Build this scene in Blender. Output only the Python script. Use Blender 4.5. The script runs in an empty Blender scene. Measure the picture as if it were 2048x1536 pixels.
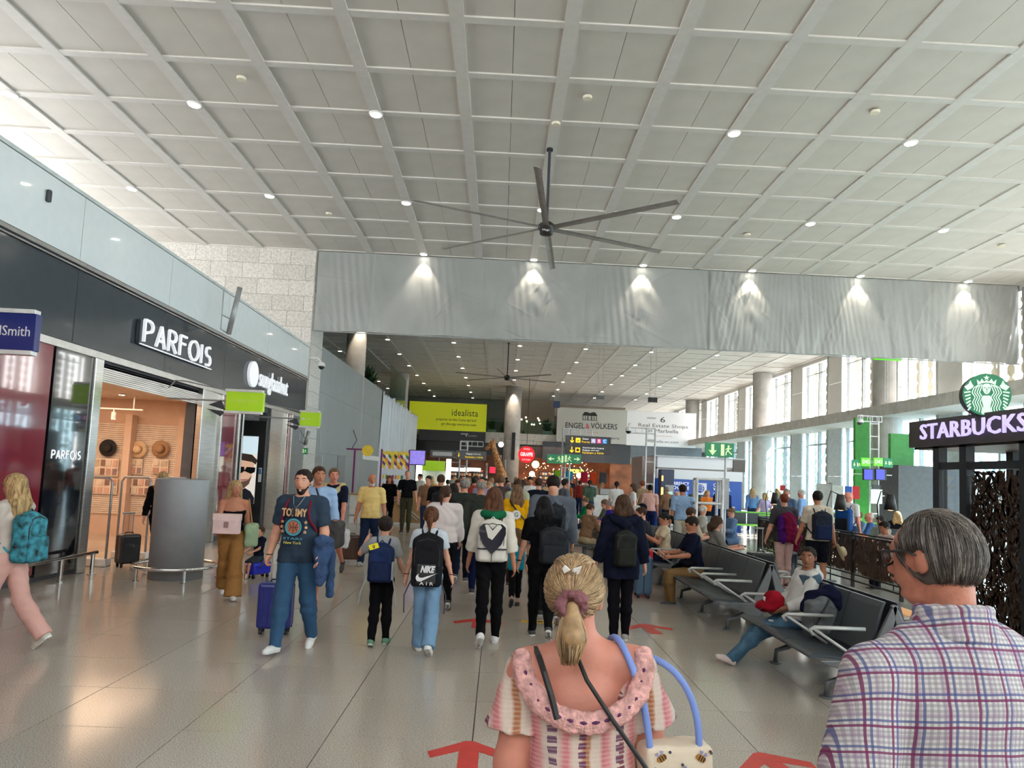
import bpy, math, random
import numpy as np
from mathutils import Matrix, Vector, Euler
R = random.Random(7)
PI = math.pi
C = bpy.context.scene.collection
scene = bpy.context.scene
# ------------------------------------------------------------------ camera
FPX, PITCH, ROLL, YAW, CX, CY, EYE = 1407.28, .081, .0445, .0179, 1028.36, 836.75, 1.85
_cy, _sy, _cp, _sp, _cr, _sr = math.cos(YAW), math.sin(YAW), math.cos(PITCH), math.sin(PITCH), math.cos(ROLL), math.sin(ROLL)
FW = Vector((_sy*_cp, _cy*_cp, _sp)); _rt = Vector((_cy, -_sy, 0)); _up = _rt.cross(FW)
RT = _cr*_rt + _sr*_up; UP = -_sr*_rt + _cr*_up
cam = bpy.data.objects.new('camera', bpy.data.cameras.new('camera')); C.objects.link(cam)
cam.matrix_world = Matrix(((RT.x, UP.x, -FW.x, 0), (RT.y, UP.y, -FW.y, 0), (RT.z, UP.z, -FW.z, EYE), (0, 0, 0, 1)))
cam.data.sensor_width = 36; cam.data.lens = FPX/2048*36
cam.data.shift_x = -(CX-1024)/2048; cam.data.shift_y = (CY-768)/2048
cam.data.clip_start = .05; cam.data.clip_end = 600
scene.camera = cam
# ------------------------------------------------------------------ sky, light, exposure
wd = bpy.data.worlds.new('sky'); scene.world = wd; wd.use_nodes = True
wn = wd.node_tree.nodes; wl = wd.node_tree.links; wn.clear()
wo = wn.new('ShaderNodeOutputWorld'); bg = wn.new('ShaderNodeBackground')
tc = wn.new('ShaderNodeTexCoord'); sx = wn.new('ShaderNodeSeparateXYZ'); rp = wn.new('ShaderNodeValToRGB')
wl.new(tc.outputs['Generated'], sx.inputs[0]); wl.new(sx.outputs['Z'], rp.inputs[0]); wl.new(rp.outputs[0], bg.inputs[0]); wl.new(bg.outputs[0], wo.inputs[0])
rp.color_ramp.elements[0].color = (1, .985, .95, 1); rp.color_ramp.elements[0].position = 0
rp.color_ramp.elements[1].color = (.80, .90, 1, 1); rp.color_ramp.elements[1].position = .7
bg.inputs[1].default_value = 12
sl_ = bpy.data.lights.new('sun', 'SUN'); sl_.energy = 60; sl_.angle = .02; sl_.color = (1, .93, .82); so = bpy.data.objects.new('sun', sl_); C.objects.link(so)
so.rotation_euler = Vector((-1, -.10, -.85)).to_track_quat('-Z', 'Y').to_euler()
vs = scene.view_settings
vs.view_transform = 'Standard'; vs.look = 'None'; vs.gamma = 1; vs.use_curve_mapping = False; vs.exposure = 0.0
cyc = scene.cycles
cyc.max_bounces = 6; cyc.diffuse_bounces = 4; cyc.glossy_bounces = 3; cyc.transmission_bounces = 4; cyc.transparent_max_bounces = 12
cyc.caustics_reflective = False; cyc.caustics_refractive = False; cyc.sample_clamp_indirect = 4; cyc.use_denoising = True
# ------------------------------------------------------------------ helpers
def ray(x, y): return FW*FPX + RT*(x-CX) - UP*(y-CY)
def at(x, y, X=None, Y=None, Z=None):
    d = ray(x, y)
    k = (X/d.x if X is not None else Y/d.y if Y is not None else (Z-EYE)/d.z)
    return Vector((d.x*k, d.y*k, d.z*k+EYE))
def proj(p):
    q = Vector((p[0], p[1], p[2]-EYE)); z = q.dot(FW)
    if z < .1: return None
    return CX+FPX*q.dot(RT)/z, CY-FPX*q.dot(UP)/z
def inframe(ps, m=40):
    for p in ps:
        q = proj(p)
        if q and -m < q[0] < 2048+m and -m < q[1] < 1536+m: return True
    return False
MATS = {}
def mat(name, col, rough=.6, metal=0, emit=None, es=0, var=.06, sc=6, bump=0, bsc=60, coat=0, spec=.5, stretch=None, alpha=None, trans=0):
    if name in MATS: return MATS[name]
    m = bpy.data.materials.new(name); m.use_nodes = True; nt = m.node_tree; b = nt.nodes['Principled BSDF']; L = nt.links
    b.inputs['Roughness'].default_value = rough; b.inputs['Metallic'].default_value = metal
    b.inputs['Coat Weight'].default_value = coat; b.inputs['Specular IOR Level'].default_value = spec
    c = (*col, 1); b.inputs['Base Color'].default_value = c
    if trans: b.inputs['Transmission Weight'].default_value = trans
    if alpha is not None: b.inputs['Alpha'].default_value = alpha
    if var or bump:
        t = nt.nodes.new('ShaderNodeTexCoord'); mp = nt.nodes.new('ShaderNodeMapping'); L.new(t.outputs['Object'], mp.inputs[0])
        if stretch: mp.inputs['Scale'].default_value = stretch
    if var:
        n = nt.nodes.new('ShaderNodeTexNoise'); n.inputs['Scale'].default_value = sc; n.inputs['Detail'].default_value = 3
        L.new(mp.outputs[0], n.inputs[0]); r = nt.nodes.new('ShaderNodeValToRGB'); L.new(n.outputs[0], r.inputs[0])
        lo = tuple(max(0, x*(1-var*2)) for x in col); hi = tuple(min(1, x*(1+var*2)) for x in col)
        r.color_ramp.elements[0].color = (*lo, 1); r.color_ramp.elements[1].color = (*hi, 1)
        r.color_ramp.elements[0].position = .3; r.color_ramp.elements[1].position = .7
        L.new(r.outputs[0], b.inputs['Base Color'])
    if bump:
        n2 = nt.nodes.new('ShaderNodeTexNoise'); n2.inputs['Scale'].default_value = bsc; n2.inputs['Detail'].default_value = 2
        L.new(mp.outputs[0], n2.inputs[0]); bp = nt.nodes.new('ShaderNodeBump'); bp.inputs['Strength'].default_value = bump; bp.inputs['Distance'].default_value = .02
        L.new(n2.outputs[0], bp.inputs['Height']); L.new(bp.outputs[0], b.inputs['Normal'])
    if emit is not None:
        b.inputs['Emission Color'].default_value = (*emit, 1); b.inputs['Emission Strength'].default_value = es
    MATS[name] = m; return m
def rgb(r, g, b):
    f = lambda c: (c/255/12.92 if c/255 <= .04045 else ((c/255+.055)/1.055)**2.4)
    return (f(r), f(g), f(b))
def cloth(r, g, b, rough=.85): return mat('cloth_%d_%d_%d' % (r, g, b), rgb(r, g, b), rough, bump=.35, bsc=14, var=.04, sc=3, spec=.08)
class MB:
    def __init__(s): s.v = []; s.f = []; s.m = []
    def add(s, v, f, mi=0):
        o = len(s.v); s.v += [tuple(p) for p in v]; s.f += [tuple(i+o for i in q) for q in f]; s.m += [mi]*len(f); return s
    def box(s, x0, x1, y0, y1, z0, z1, mi=0):
        return s.add([(x0,y0,z0),(x1,y0,z0),(x1,y1,z0),(x0,y1,z0),(x0,y0,z1),(x1,y0,z1),(x1,y1,z1),(x0,y1,z1)],
                     [(0,3,2,1),(4,5,6,7),(0,1,5,4),(1,2,6,5),(2,3,7,6),(3,0,4,7)], mi)
    def cbox(s, c, sz, mi=0, rot=None):
        v = [Vector((x*sz[0]/2, y*sz[1]/2, z*sz[2]/2)) for z in (-1,1) for x, y in ((-1,-1),(1,-1),(1,1),(-1,1))]
        if rot is not None: v = [rot @ p for p in v]
        return s.add([p+Vector(c) for p in v], [(0,3,2,1),(4,5,6,7),(0,1,5,4),(1,2,6,5),(2,3,7,6),(3,0,4,7)], mi)
    def tube(s, pts, r, n=8, mi=0, closed=False):
        pts = [Vector(p) for p in pts]; N = len(pts); rs = r if isinstance(r, (list, tuple)) else [r]*N
        v = []; f = []; up = Vector((0, 0, 1)); a = None
        for i, p in enumerate(pts):
            t = (pts[(i+1) % N]-pts[i-1]) if closed else (pts[min(i+1, N-1)]-pts[max(i-1, 0)])
            t.normalize()
            if a is None: a = t.cross(up) if abs(t.z) < .9 else t.cross(Vector((1, 0, 0)))
            a = (a - t*a.dot(t)).normalized(); b = t.cross(a)
            v += [p + (a*math.cos(2*PI*k/n)+b*math.sin(2*PI*k/n))*rs[i] for k in range(n)]
        for i in range(N if closed else N-1):
            for k in range(n):
                j = (i+1) % N
                f.append((i*n+k, i*n+(k+1) % n, j*n+(k+1) % n, j*n+k))
        if not closed: f += [tuple(range(n))[::-1], tuple(range((N-1)*n, N*n))]
        return s.add(v, f, mi)
    def cyl(s, c, r, h, n=24, mi=0, r2=None, z0=None):
        c = Vector(c); r2 = r if r2 is None else r2
        v = [c+Vector((r*math.cos(2*PI*k/n), r*math.sin(2*PI*k/n), 0)) for k in range(n)] + [c+Vector((r2*math.cos(2*PI*k/n), r2*math.sin(2*PI*k/n), h)) for k in range(n)]
        return s.add(v, [(k, (k+1) % n, n+(k+1) % n, n+k) for k in range(n)]+[tuple(range(n))[::-1], tuple(range(n, 2*n))], mi)
    def sph(s, c, r, n=12, mi=0, sc=(1, 1, 1)):
        v = []; f = []; m = n//2
        for i in range(m+1):
            th = PI*i/m
            for k in range(n): v.append((c[0]+r*sc[0]*math.sin(th)*math.cos(2*PI*k/n), c[1]+r*sc[1]*math.sin(th)*math.sin(2*PI*k/n), c[2]+r*sc[2]*math.cos(th)))
        for i in range(m):
            for k in range(n): f.append((i*n+k, (i+1)*n+k, (i+1)*n+(k+1) % n, i*n+(k+1) % n))
        return s.add(v, f, mi)
    def prism(s, poly, d, M=None, mi=0):
        # poly: 2-D outline (counter-clockwise), extruded from 0 to d along local z, placed by matrix M
        n = len(poly); v = [Vector((x, y, 0)) for x, y in poly]+[Vector((x, y, d)) for x, y in poly]
        if M is not None: v = [M @ p for p in v]
        return s.add(v, [tuple(range(n))[::-1], tuple(range(n, 2*n))]+[(k, (k+1) % n, n+(k+1) % n, n+k) for k in range(n)], mi)
    def lathe(s, prof, n=24, c=(0, 0, 0), mi=0):
        v = []; f = []
        for r, z in prof: v += [(c[0]+r*math.cos(2*PI*k/n), c[1]+r*math.sin(2*PI*k/n), c[2]+z) for k in range(n)]
        for i in range(len(prof)-1):
            for k in range(n): f.append((i*n+k, i*n+(k+1) % n, (i+1)*n+(k+1) % n, (i+1)*n+k))
        f += [tuple(range(n))[::-1], tuple(range((len(prof)-1)*n, len(prof)*n))]
        return s.add(v, f, mi)
    def mesh(s, name, mats):
        me = bpy.data.meshes.new(name); me.from_pydata(s.v, [], s.f)
        for m in (mats if isinstance(mats, (list, tuple)) else [mats]): me.materials.append(m)
        if any(s.m): me.polygons.foreach_set('material_index', s.m)
        return me
def obj(name, mb, mats, parent=None, smooth=False, loc=None, bevel=0, kind=None):
    me = mb if isinstance(mb, bpy.types.Mesh) else mb.mesh(name, mats)
    if smooth: me.shade_smooth()
    o = bpy.data.objects.new(name, me); C.objects.link(o)
    if parent: o.parent = parent
    if loc: o.location = loc
    if bevel:
        b = o.modifiers.new('bevel', 'BEVEL'); b.width = bevel; b.segments = 2; b.limit_method = 'ANGLE'
    if kind: o['kind'] = kind
    return o
def tag(o, label, cat, group=None, kind=None):
    o['label'] = label; o['category'] = cat
    if group: o['group'] = group
    if kind: o['kind'] = kind
    return o
def thing(name, label, cat, loc=(0, 0, 0), rz=0, group=None):
    o = bpy.data.objects.new(name, None); C.objects.link(o); o.location = loc; o.rotation_euler = (0, 0, rz); o.empty_display_size = .1
    return tag(o, label, cat, group)
def struct(name, mb, mats, parent=None, **k):
    o = obj(name, mb, mats, parent, **k)
    if parent is None: o['kind'] = 'structure'
    return o
def dup(root, loc=None, rz=None, label=None, group=None):
    r = root.copy(); C.objects.link(r)
    if loc is not None: r.location = loc
    if rz is not None: r.rotation_euler[2] = rz
    if label: r['label'] = label
    if group: r['group'] = group
    for ch in list(root.children):
        c = ch.copy(); C.objects.link(c); c.parent = r
        for g in ch.children:
            d = g.copy(); C.objects.link(d); d.parent = c
    return r
def frame(o, xd, yd):
    x = Vector(xd).normalized(); y = Vector(yd).normalized(); z = x.cross(y); o = Vector(o)
    return Matrix(((x.x, y.x, z.x, o.x), (x.y, y.y, z.y, o.y), (x.z, y.z, z.z, o.z), (0, 0, 0, 1)))
FC = dict(xd=(1, 0, 0), yd=(0, 0, 1))      # faces the camera (towards -Y)
FL = dict(xd=(0, 1, 0), yd=(0, 0, 1))      # on the left wall, faces +X
FR = dict(xd=(0, -1, 0), yd=(0, 0, 1))     # on the right, faces -X
def text(s, h, m, parent, o, xd=(1, 0, 0), yd=(0, 0, 1), w=None, ext=.004, bold=0, align='CENTER', name='lettering', res=2, shear=0, gap=1):
    cu = bpy.data.curves.new(name, 'FONT'); cu.body = s; cu.align_x = align; cu.align_y = 'CENTER'; cu.size = 1; cu.extrude = ext/h*1.0; cu.offset = bold; cu.resolution_u = res; cu.shear = shear; cu.space_character = gap
    t = bpy.data.objects.new(name, cu); C.objects.link(t); bpy.context.view_layer.update()
    me = bpy.data.meshes.new_from_object(t.evaluated_get(bpy.context.evaluated_depsgraph_get()))
    C.objects.unlink(t); bpy.data.objects.remove(t)
    n = len(me.vertices); co = np.empty(n*3, 'f'); me.vertices.foreach_get('co', co); co = co.reshape(-1, 3)
    if n:
        cap = .70; k = h/cap; W = co[:, 0].max()-co[:, 0].min(); kx = k if w is None else w/W
        co[:, 0] *= kx; co[:, 1] *= k; co[:, 2] *= h
        me.vertices.foreach_set('co', co.ravel())
    me.materials.clear(); me.materials.append(m)
    ob = bpy.data.objects.new(name, me); C.objects.link(ob)
    if parent: ob.parent = parent
    M = frame(o, xd, yd)
    ob.matrix_local = M
    return ob
def poly(pts, m, parent, o, xd=(1, 0, 0), yd=(0, 0, 1), d=.003, name='emblem', sc=1):
    mb = MB(); mb.prism([(x*sc, y*sc) for x, y in pts], d, frame(o, xd, yd)); return obj(name, mb, m, parent)
def circ(cx, cy, r, n=20, a0=0, a1=2*PI): return [(cx+r*math.cos(a0+(a1-a0)*k/n), cy+r*math.sin(a0+(a1-a0)*k/n)) for k in range(n)]
def spot(loc, power, col=(1, .9, .75), size=1.2, blend=.6, rot=(0, 0, 0), r=.05):
    l = bpy.data.lights.new('spot', 'SPOT'); l.energy = power; l.color = col; l.spot_size = size; l.spot_blend = blend; l.shadow_soft_size = r
    o = bpy.data.objects.new('lamp_light', l); C.objects.link(o); o.location = loc; o.rotation_euler = rot; return o
def area(loc, power, sx, sy, col=(1, 1, 1), rot=(0, 0, 0)):
    l = bpy.data.lights.new('area', 'AREA'); l.energy = power; l.color = col; l.shape = 'RECTANGLE'; l.size = sx; l.size_y = sy
    o = bpy.data.objects.new('lamp_light', l); C.objects.link(o); o.location = loc; o.rotation_euler = rot; return o
# common materials
STEEL = mat('brushed_steel', (.55, .54, .52), .28, 1, var=.08, sc=2, stretch=(1, 1, 30))
CHROME = mat('polished_steel', (.75, .75, .74), .15, 1, var=0)
WHITE = mat('white_paint', (.78, .78, .76), .5)
DARK = mat('dark_metal', (.03, .035, .045), .4)
BLACK = mat('black_plastic', (.012, .012, .013), .5)
GREYM = mat('grey_metal', (.32, .33, .34), .4, .4)
CONC = mat('pale_concrete', (.46, .43, .40), .7, var=.08, sc=3, bump=.1, bsc=30)
def glass(name, tint=(.96, .965, .97), a=.18, rough=.03):
    if name in MATS: return MATS[name]
    m = bpy.data.materials.new(name); m.use_nodes = True; nt = m.node_tree; nt.nodes.clear(); L = nt.links
    o = nt.nodes.new('ShaderNodeOutputMaterial'); mx = nt.nodes.new('ShaderNodeMixShader'); t = nt.nodes.new('ShaderNodeBsdfTransparent'); g = nt.nodes.new('ShaderNodeBsdfGlossy'); fr = nt.nodes.new('ShaderNodeLayerWeight'); pw = nt.nodes.new('ShaderNodeMath'); pw.operation = 'POWER'; pw.inputs[1].default_value = 3.5; L.new(fr.outputs['Facing'], pw.inputs[0])
    t.inputs[0].default_value = (*tint, 1); g.inputs['Roughness'].default_value = rough; fr.inputs[0].default_value = .5
    ad = nt.nodes.new('ShaderNodeMath'); ad.operation = 'ADD'; ad.operation = 'MULTIPLY_ADD'; ad.inputs[1].default_value = .55; ad.inputs[2].default_value = a*.15; L.new(pw.outputs[0], ad.inputs[0])
    L.new(ad.outputs[0], mx.inputs[0]); L.new(t.outputs[0], mx.inputs[1]); L.new(g.outputs[0], mx.inputs[2]); L.new(mx.outputs[0], o.inputs[0]); MATS[name] = m; return m
GLASS = glass('clear_glass')
# ================================================================== SETTING
HC = 9.72                      # ceiling
XL, XRt, YC, YF = -6.62, 19.0, 25.3, 80.0
RX0, RY0, RL = -1.096, 15.09, 1.704
# ---- floor: granite tiles 1.0 x 0.852
def granite(name, base):
    m = bpy.data.materials.new(name); m.use_nodes = True; nt = m.node_tree; L = nt.links; b = nt.nodes['Principled BSDF']
    t = nt.nodes.new('ShaderNodeTexCoord')
    g = nt.nodes.new('ShaderNodeNewGeometry')
    n = nt.nodes.new('ShaderNodeTexNoise'); n.inputs['Scale'].default_value = 120; n.inputs['Detail'].default_value = 3; L.new(g.outputs['Position'], n.inputs[0])
    r = nt.nodes.new('ShaderNodeValToRGB'); L.new(n.outputs[0], r.inputs[0]); e = r.color_ramp.elements
    e[0].position = .36; e[0].color = (*[c*.62 for c in base], 1); e[1].position = .64; e[1].color = (*[min(1, c*1.3) for c in base], 1)
    n2 = nt.nodes.new('ShaderNodeTexNoise'); n2.inputs['Scale'].default_value = .9; L.new(g.outputs['Position'], n2.inputs[0])
    r2 = nt.nodes.new('ShaderNodeMapRange'); r2.inputs[3].default_value = .10; r2.inputs[4].default_value = .19; L.new(n2.outputs[0], r2.inputs[0]); L.new(r2.outputs[0], b.inputs['Roughness'])
    L.new(r.outputs[0], b.inputs['Base Color']); b.inputs['Specular IOR Level'].default_value = .75; b.inputs['IOR'].default_value = 1.55
    return m
GR = [granite('granite_%d' % k, [c*q for c in (.53, .465, .395)]) for k, q in enumerate((.985, 1, 1.015))]
fl = MB().box(-17, 24, -8, 95, -.2, -.012)
floor = struct('floor', fl, mat('grout', (.07, .062, .055), .7))
tm = [MB().box(-.4965, .4965, -.4225, .4225, -.012, 0).mesh('tile', g) for g in GR]
cells = []
for i in range(-17, 24):
    for j in range(-15, 104):
        x = -.1+i+.5; y = 5.06+.852*(j-2)+.426
        if y < -7 or y > 94: continue
        cells.append((x, y))
vis = sorted([c for c in cells if inframe([(c[0]+a, c[1]+b, 0) for a in (-.5, .5) for b in (-.4, .4)], 0) and c[0] > XL-1 and c[0] < 8], key=lambda c: c[0]**2+c[1]**2)[:290]
vs_ = set(vis)
for c in vis:
    o = bpy.data.objects.new('tile', R.choice(tm)); C.objects.link(o); o.parent = floor; o.location = (c[0], c[1], 0)
rest = MB()
for c in cells:
    if c not in vs_: rest.box(c[0]-.4965, c[0]+.4965, c[1]-.4225, c[1]+.4225, -.012, 0)
obj('tile_field', rest, GR[1], floor, kind='stuff')
# red / yellow floor decals
RED = mat('red_vinyl', rgb(205, 62, 55), .35, var=.05, sc=9); YEL = mat('yellow_vinyl', rgb(225, 180, 40), .35)
def arrow(px, py, s, rz, label):
    p = at(px, py, Z=0)
    o = poly([(a, b-.52) for a, b in ((-.07, 0), (.07, 0), (.07, .33), (.26, .2), (.29, .3), (.03, .52), (-.03, .52), (-.29, .3), (-.26, .2), (-.07, .33))], RED, None, (0, 0, 0), (1, 0, 0), (0, 1, 0), name='floor_arrow', sc=s, d=.002)
    o.location = (p.x, p.y, .001); o.rotation_euler = (0, 0, rz); tag(o, label, 'floor sticker')
arrow(940, 1483, .95, 0, 'red arrow sticker on the floor left of the woman in the tie-dye dress')
arrow(1514, 1506, .95, .25, 'red arrow sticker on the floor between the dress woman and the plaid shirt man')
arrow(958, 1237, 1.1, 0, 'small red arrow sticker at the feet of the woman with white backpack')
arrow(1284, 1248, 1.1, .12, 'red arrow sticker on open floor in front of the benches')
p = at(1080, 1244, Z=0)
o = obj('floor_strip', MB().box(-.24, .24, -.08, .08, 0, .002).box(-.16, .16, -.008, .008, .002, .003, 1).box(-.03, .03, -.03, .03, .002, .003, 1), [YEL, BLACK]); o.location = (p.x, p.y, .001)
tag(o, 'yellow floor sticker with a black line beneath the woman with short black hair', 'floor sticker')
# ---- ceiling
PAN = mat('ceiling_panel', (.62, .59, .55), .5, var=.02, sc=1.5, spec=.4)
PAN2 = mat('ceiling_panel_b', (.60, .57, .53), .5, var=.02, sc=1.5, spec=.4)
RIB = mat('ceiling_rib', (.66, .64, .61), .45, var=.02)
XCL = -16.0
cm = MB().box(XCL-1, XRt+1.2, -8, YF+15, HC+.06, HC+.4)
ceiling = struct('ceiling', cm, mat('ceiling_void', (.08, .08, .08), .9))
pm = []
for mm in (PAN, PAN2):
    pm.append(MB().box(-.465, .465, -.78, .78, 0, .02).mesh('panel', mm))
cc = []
for i in range(-8, 11):
    for j in range(-13, 46):
        for h in (0, 1):
            x = RX0+2*i+.5+h+(.03 if h == 0 else -.03); y = RY0+RL*j+RL/2
            if x > XRt: continue
            cc.append((x, y, (i+j) % 2, j))
def pvis(c): return inframe([(c[0]+a, c[1]+b, HC) for a in (-.45, .45) for b in (-.7, .7)], 0)
vv = sorted([c for c in cc if c[3] < 6 and pvis(c)], key=lambda c: c[0]**2+c[1]**2)[:298]; vset = set(vv)
for c in vv:
    o = bpy.data.objects.new('panel', pm[R.randrange(2)]); C.objects.link(o); o.parent = ceiling; o.location = (c[0], c[1], HC+.025+R.uniform(0, .006))
rest = MB()
for c in cc:
    if c not in vset: rest.box(c[0]-.465, c[0]+.465, c[1]-.78, c[1]+.78, HC+.025, HC+.05)
obj('panel_field', rest, PAN, ceiling, kind='stuff')
for i in range(-8, 11):
    x = RX0+2*i
    obj('rib', MB().box(x-.125, x+.125, -8, YF+14, HC-.01, HC+.03), RIB, ceiling)
for j in range(-13, 46):
    y = RY0+RL*j
    obj('cross_rib', MB().box(XCL-.9, XRt+.9, y-.085, y+.085, HC-.005, HC+.03), RIB, ceiling)
# ---- downlights
LAMP = mat('downlight_glow', (1, 1, 1), .5, emit=(1, .92, .78), es=28, var=0)
dlm = MB().cyl((0, 0, -.03), .14, .03, 16, 0, .16).cyl((0, 0, -.034), .12, .004, 16, 1).mesh('downlight', [WHITE, LAMP])
ORD = ('first', 'second', 'third', 'fourth', 'fifth', 'sixth', 'seventh', 'eighth', 'ninth', 'tenth')
def downlights(name, group, lab, rows):
    ysr = sorted({round(y, 1) for x, y in rows})
    for (x, y) in rows:
        xs_ = sorted(a for a, b in rows if round(b, 1) == round(y, 1)); k = ORD[xs_.index(x)]
        lb = lab+', %s from the left' % k if len(ysr) == 1 else lab+', %s row back, %s from left' % (ORD[ysr.index(round(y, 1))], k)
        o = bpy.data.objects.new('downlight', dlm); C.objects.link(o); o.location = (x, y, HC-.01); tag(o, lb, 'ceiling light', group)
downlights('', 'downlights on the front ceiling, nearer row', 'ceiling downlight in the row nearest the camera', [(RX0+2*i, RY0) for i in (-5, -3, -1, 3, 5)])
downlights('', 'downlights on the front ceiling, row level with the fan', 'ceiling downlight in the row behind the large fan', [(RX0+2*i, RY0+3*RL) for i in (-5, -3, -1, 1, 3, 5, 7)])
downlights('', 'downlights washing the grey curtain', 'downlight washing the grey curtain', [(RX0+2*i, YC-.28) for i in (-1, 1, 3, 5, 7, 9)])
for i in (-1, 1, 3, 5, 7, 9): spot((RX0+2*i, YC-.28, HC-.08), 230, (1, .86, .70), 1.25, .5, (.16, 0, 0), .04)
downlights('', 'downlights on the far ceiling behind the curtain', 'far ceiling downlight beyond the curtain', [(RX0+2*i, 42.1+5.11*k) for k in range(8) for i in (-5, -3, -1, 1, 3, 5, 7) if not (k > 5 and abs(i) > 3)]+[(RX0-6, 37), (RX0+6, 37)])
sm = MB().cyl((0, 0, -.05), .09, .05, 12, 0, .1).mesh('smoke_detector', mat('detector_cream', (.72, .68, .55), .5))
for px, py in ((483, 155), (1175, 193), (1750, 222), (658, 426), (1495, 468), (2003, 490), (1112, 245)):
    p = at(px, py, Z=HC); o = bpy.data.objects.new('smoke_detector', sm); C.objects.link(o); o.location = (p.x, p.y, HC-.005 if px != 1112 else HC-.012)
    tag(o, 'cream ceiling smoke detector, '+{483: 'upper left of the photo', 1175: 'above the big fan', 1750: 'upper right of the photo', 658: 'left of the fan blades', 1495: 'above the curtain right of the fan', 2003: 'at the right edge above the curtain', 1112: 'on a rib just above the fan rod'}[px], 'smoke detector', 'cream smoke detectors on the front ceiling')
# ---- curtain of grey sheeting
def curtain():
    nx, nz = 760, 92; x0, x1, z0, z1 = -6.93, 18.95, 6.76, HC-.02
    X, Zg = np.meshgrid(np.linspace(x0, x1, nx), np.linspace(0, 1, nz)); t = Zg
    Y = np.zeros_like(X)
    for sp in np.arange(-6.9, 19, 1.95):            # gathered seams fanning downwards
        d = X-sp; amp = .5+.5*math.sin(sp*7.3)
        Y += .018*np.exp(-(d/.06)**2)*amp
        Y += .012*amp*np.sin((d*13+sp*3)*(1.0+.55*(1-t))+6*t)*np.exp(-(d/.7)**2)*(1-t)
    Y += .018*np.sin(X*5.1+2.5*np.sin(t*4+X*.8))*(.3+.7*(1-t))
    right = (X > 7.4)
    Y += np.where(right, .022*np.sin(X*8.2+t*9*np.sin(X*.9)+2*np.sin(X*1.7))*(.35+.65*(1-t))+.008*np.sin(X*31+t*17*np.sin(X*.6)), 0)
    Y += .012*np.sin(X*23+t*9)*np.clip(np.sin(X*1.9), 0, 1)
    for lx in [RX0+2*i for i in (1, 3, 5)]: Y += .03*np.sin(t*22+np.abs(X-lx)*8)*np.exp(-((X-lx-.15)/.5)**2)*t*(1-t)*3
    Y += np.where(np.abs(X-7.4) < .05, .05, 0)
    cq = np.random.RandomState(8)
    for q in range(230):
        cx_ = cq.uniform(x0, x1) if q < 120 else cq.uniform(7.4, x1); cz_ = cq.uniform(0, 1)*3; an = cq.normal(PI/2, .35) if cx_ > 7.4 else cq.normal(PI/2, .8); L_ = cq.uniform(.3, 1.1); w_q = cq.uniform(.02, .06)
        if cx_ < 7.4 and cq.uniform() < .5: cx_ = RX0+2*cq.choice((1, 3, 5))+cq.normal(0, .45); L_ *= .6
        dx = X-cx_; dz = t*3-cz_; u = dx*math.cos(an)+dz*math.sin(an); v = -dx*math.sin(an)+dz*math.cos(an)
        Y += cq.uniform(.006, .017)*np.exp(-(v/w_q)**2)*np.exp(-(u/L_)**4)*cq.choice((-1, 1))
    Zb = z0+(z1-z0)*t + .02*np.sin(X*2.2)*(1-t)
    V = np.stack([X, YC-.05+Y, Zb], -1).reshape(-1, 3)
    idx = np.arange(nx*nz).reshape(nz, nx)
    F = np.stack([idx[:-1, :-1], idx[:-1, 1:], idx[1:, 1:], idx[1:, :-1]], -1).reshape(-1, 4)
    me = bpy.data.meshes.new('sheet'); me.from_pydata(V.tolist(), [], F.tolist()); me.materials.append(mat('grey_sheeting', (.29, .305, .30), .45, var=.04, sc=.8, bump=.35, bsc=5, spec=.4))
    me.shade_smooth()
    t = thing('curtain', 'wide grey plastic sheet curtain hung across the hall under the ceiling', 'curtain', (6, YC, 6.7))
    o = obj('sheet', me, None, t); o.location = (-6, -YC, -6.7)
    s = o.modifiers.new('thick', 'SOLIDIFY'); s.thickness = .01
    o = obj('hem_bar', MB().box(-13, 13, -.02, .02, 0, .03), mat('hem', (.30, .32, .33), .5), t); o.location = (0, 0, .03)
curtain()
# structure carrying the curtain
struct('trim_1', MB().box(-7, 19, YC+.03, YC+.4, 8.2, HC), mat('beam_dark', (.2, .2, .2), .8))
# ---- stone wall behind/left
STO = [mat('stone_%d' % k, c, .8, var=.10, sc=14, bump=.2, bsc=40) for k, c in enumerate(((.60, .575, .54), (.565, .545, .51), (.63, .605, .57)))]
JT = mat('stone_joint', (.30, .29, .27), .9)
wb = struct('wall_back', MB().box(XCL, -7.03, YC+.02, YC+1.6, 0, HC+.1), JT)
def slabs(parent, frm, w, h, nx, nz, mats, d=.02, x0=0, z0=0, stag=.5, name='slab', W=None):
    M0 = frm
    for k in range(nz):
        xs = x0 - (w*stag if k % 2 else 0)
        while xs < W:
            a = max(x0, xs)+.006; b = min(W, xs+w)-.006
            if b-a > .05:
                mb = MB(); dd = d+R.uniform(0, .003); mb.prism([(a, z0+k*h+.006), (b, z0+k*h+.006), (b, z0+(k+1)*h-.006), (a, z0+(k+1)*h-.006)], dd, M0)
                obj(name, mb, R.choice(mats), parent)
            xs += w
slabs(wb, frame((XCL, YC+.02, 0), (1, 0, 0), (0, 0, 1)), 1.15, .57, 8, 9, STO, W=XCL*-1-7.03-.0, z0=4.59, name='stone_slab')
TW = [mat('white_tile_%d' % k, c, .45, var=.04, sc=5) for k, c in enumerate(((.66, .67, .69), (.62, .64, .66)))]
slabs(wb, frame((-9.4, YC+.02, 0), (1, 0, 0), (0, 0, 1)), 1.2, .57, 2, 8, TW, W=2.37, z0=.03, name='wall_tile')
slabs(wb, frame((-7.03, YC+.02, 0), (0, 1, 0), (0, 0, 1)), 1.58, .57, 2, 17, STO, W=1.58, z0=.03, name='stone_slab', stag=0)
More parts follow.
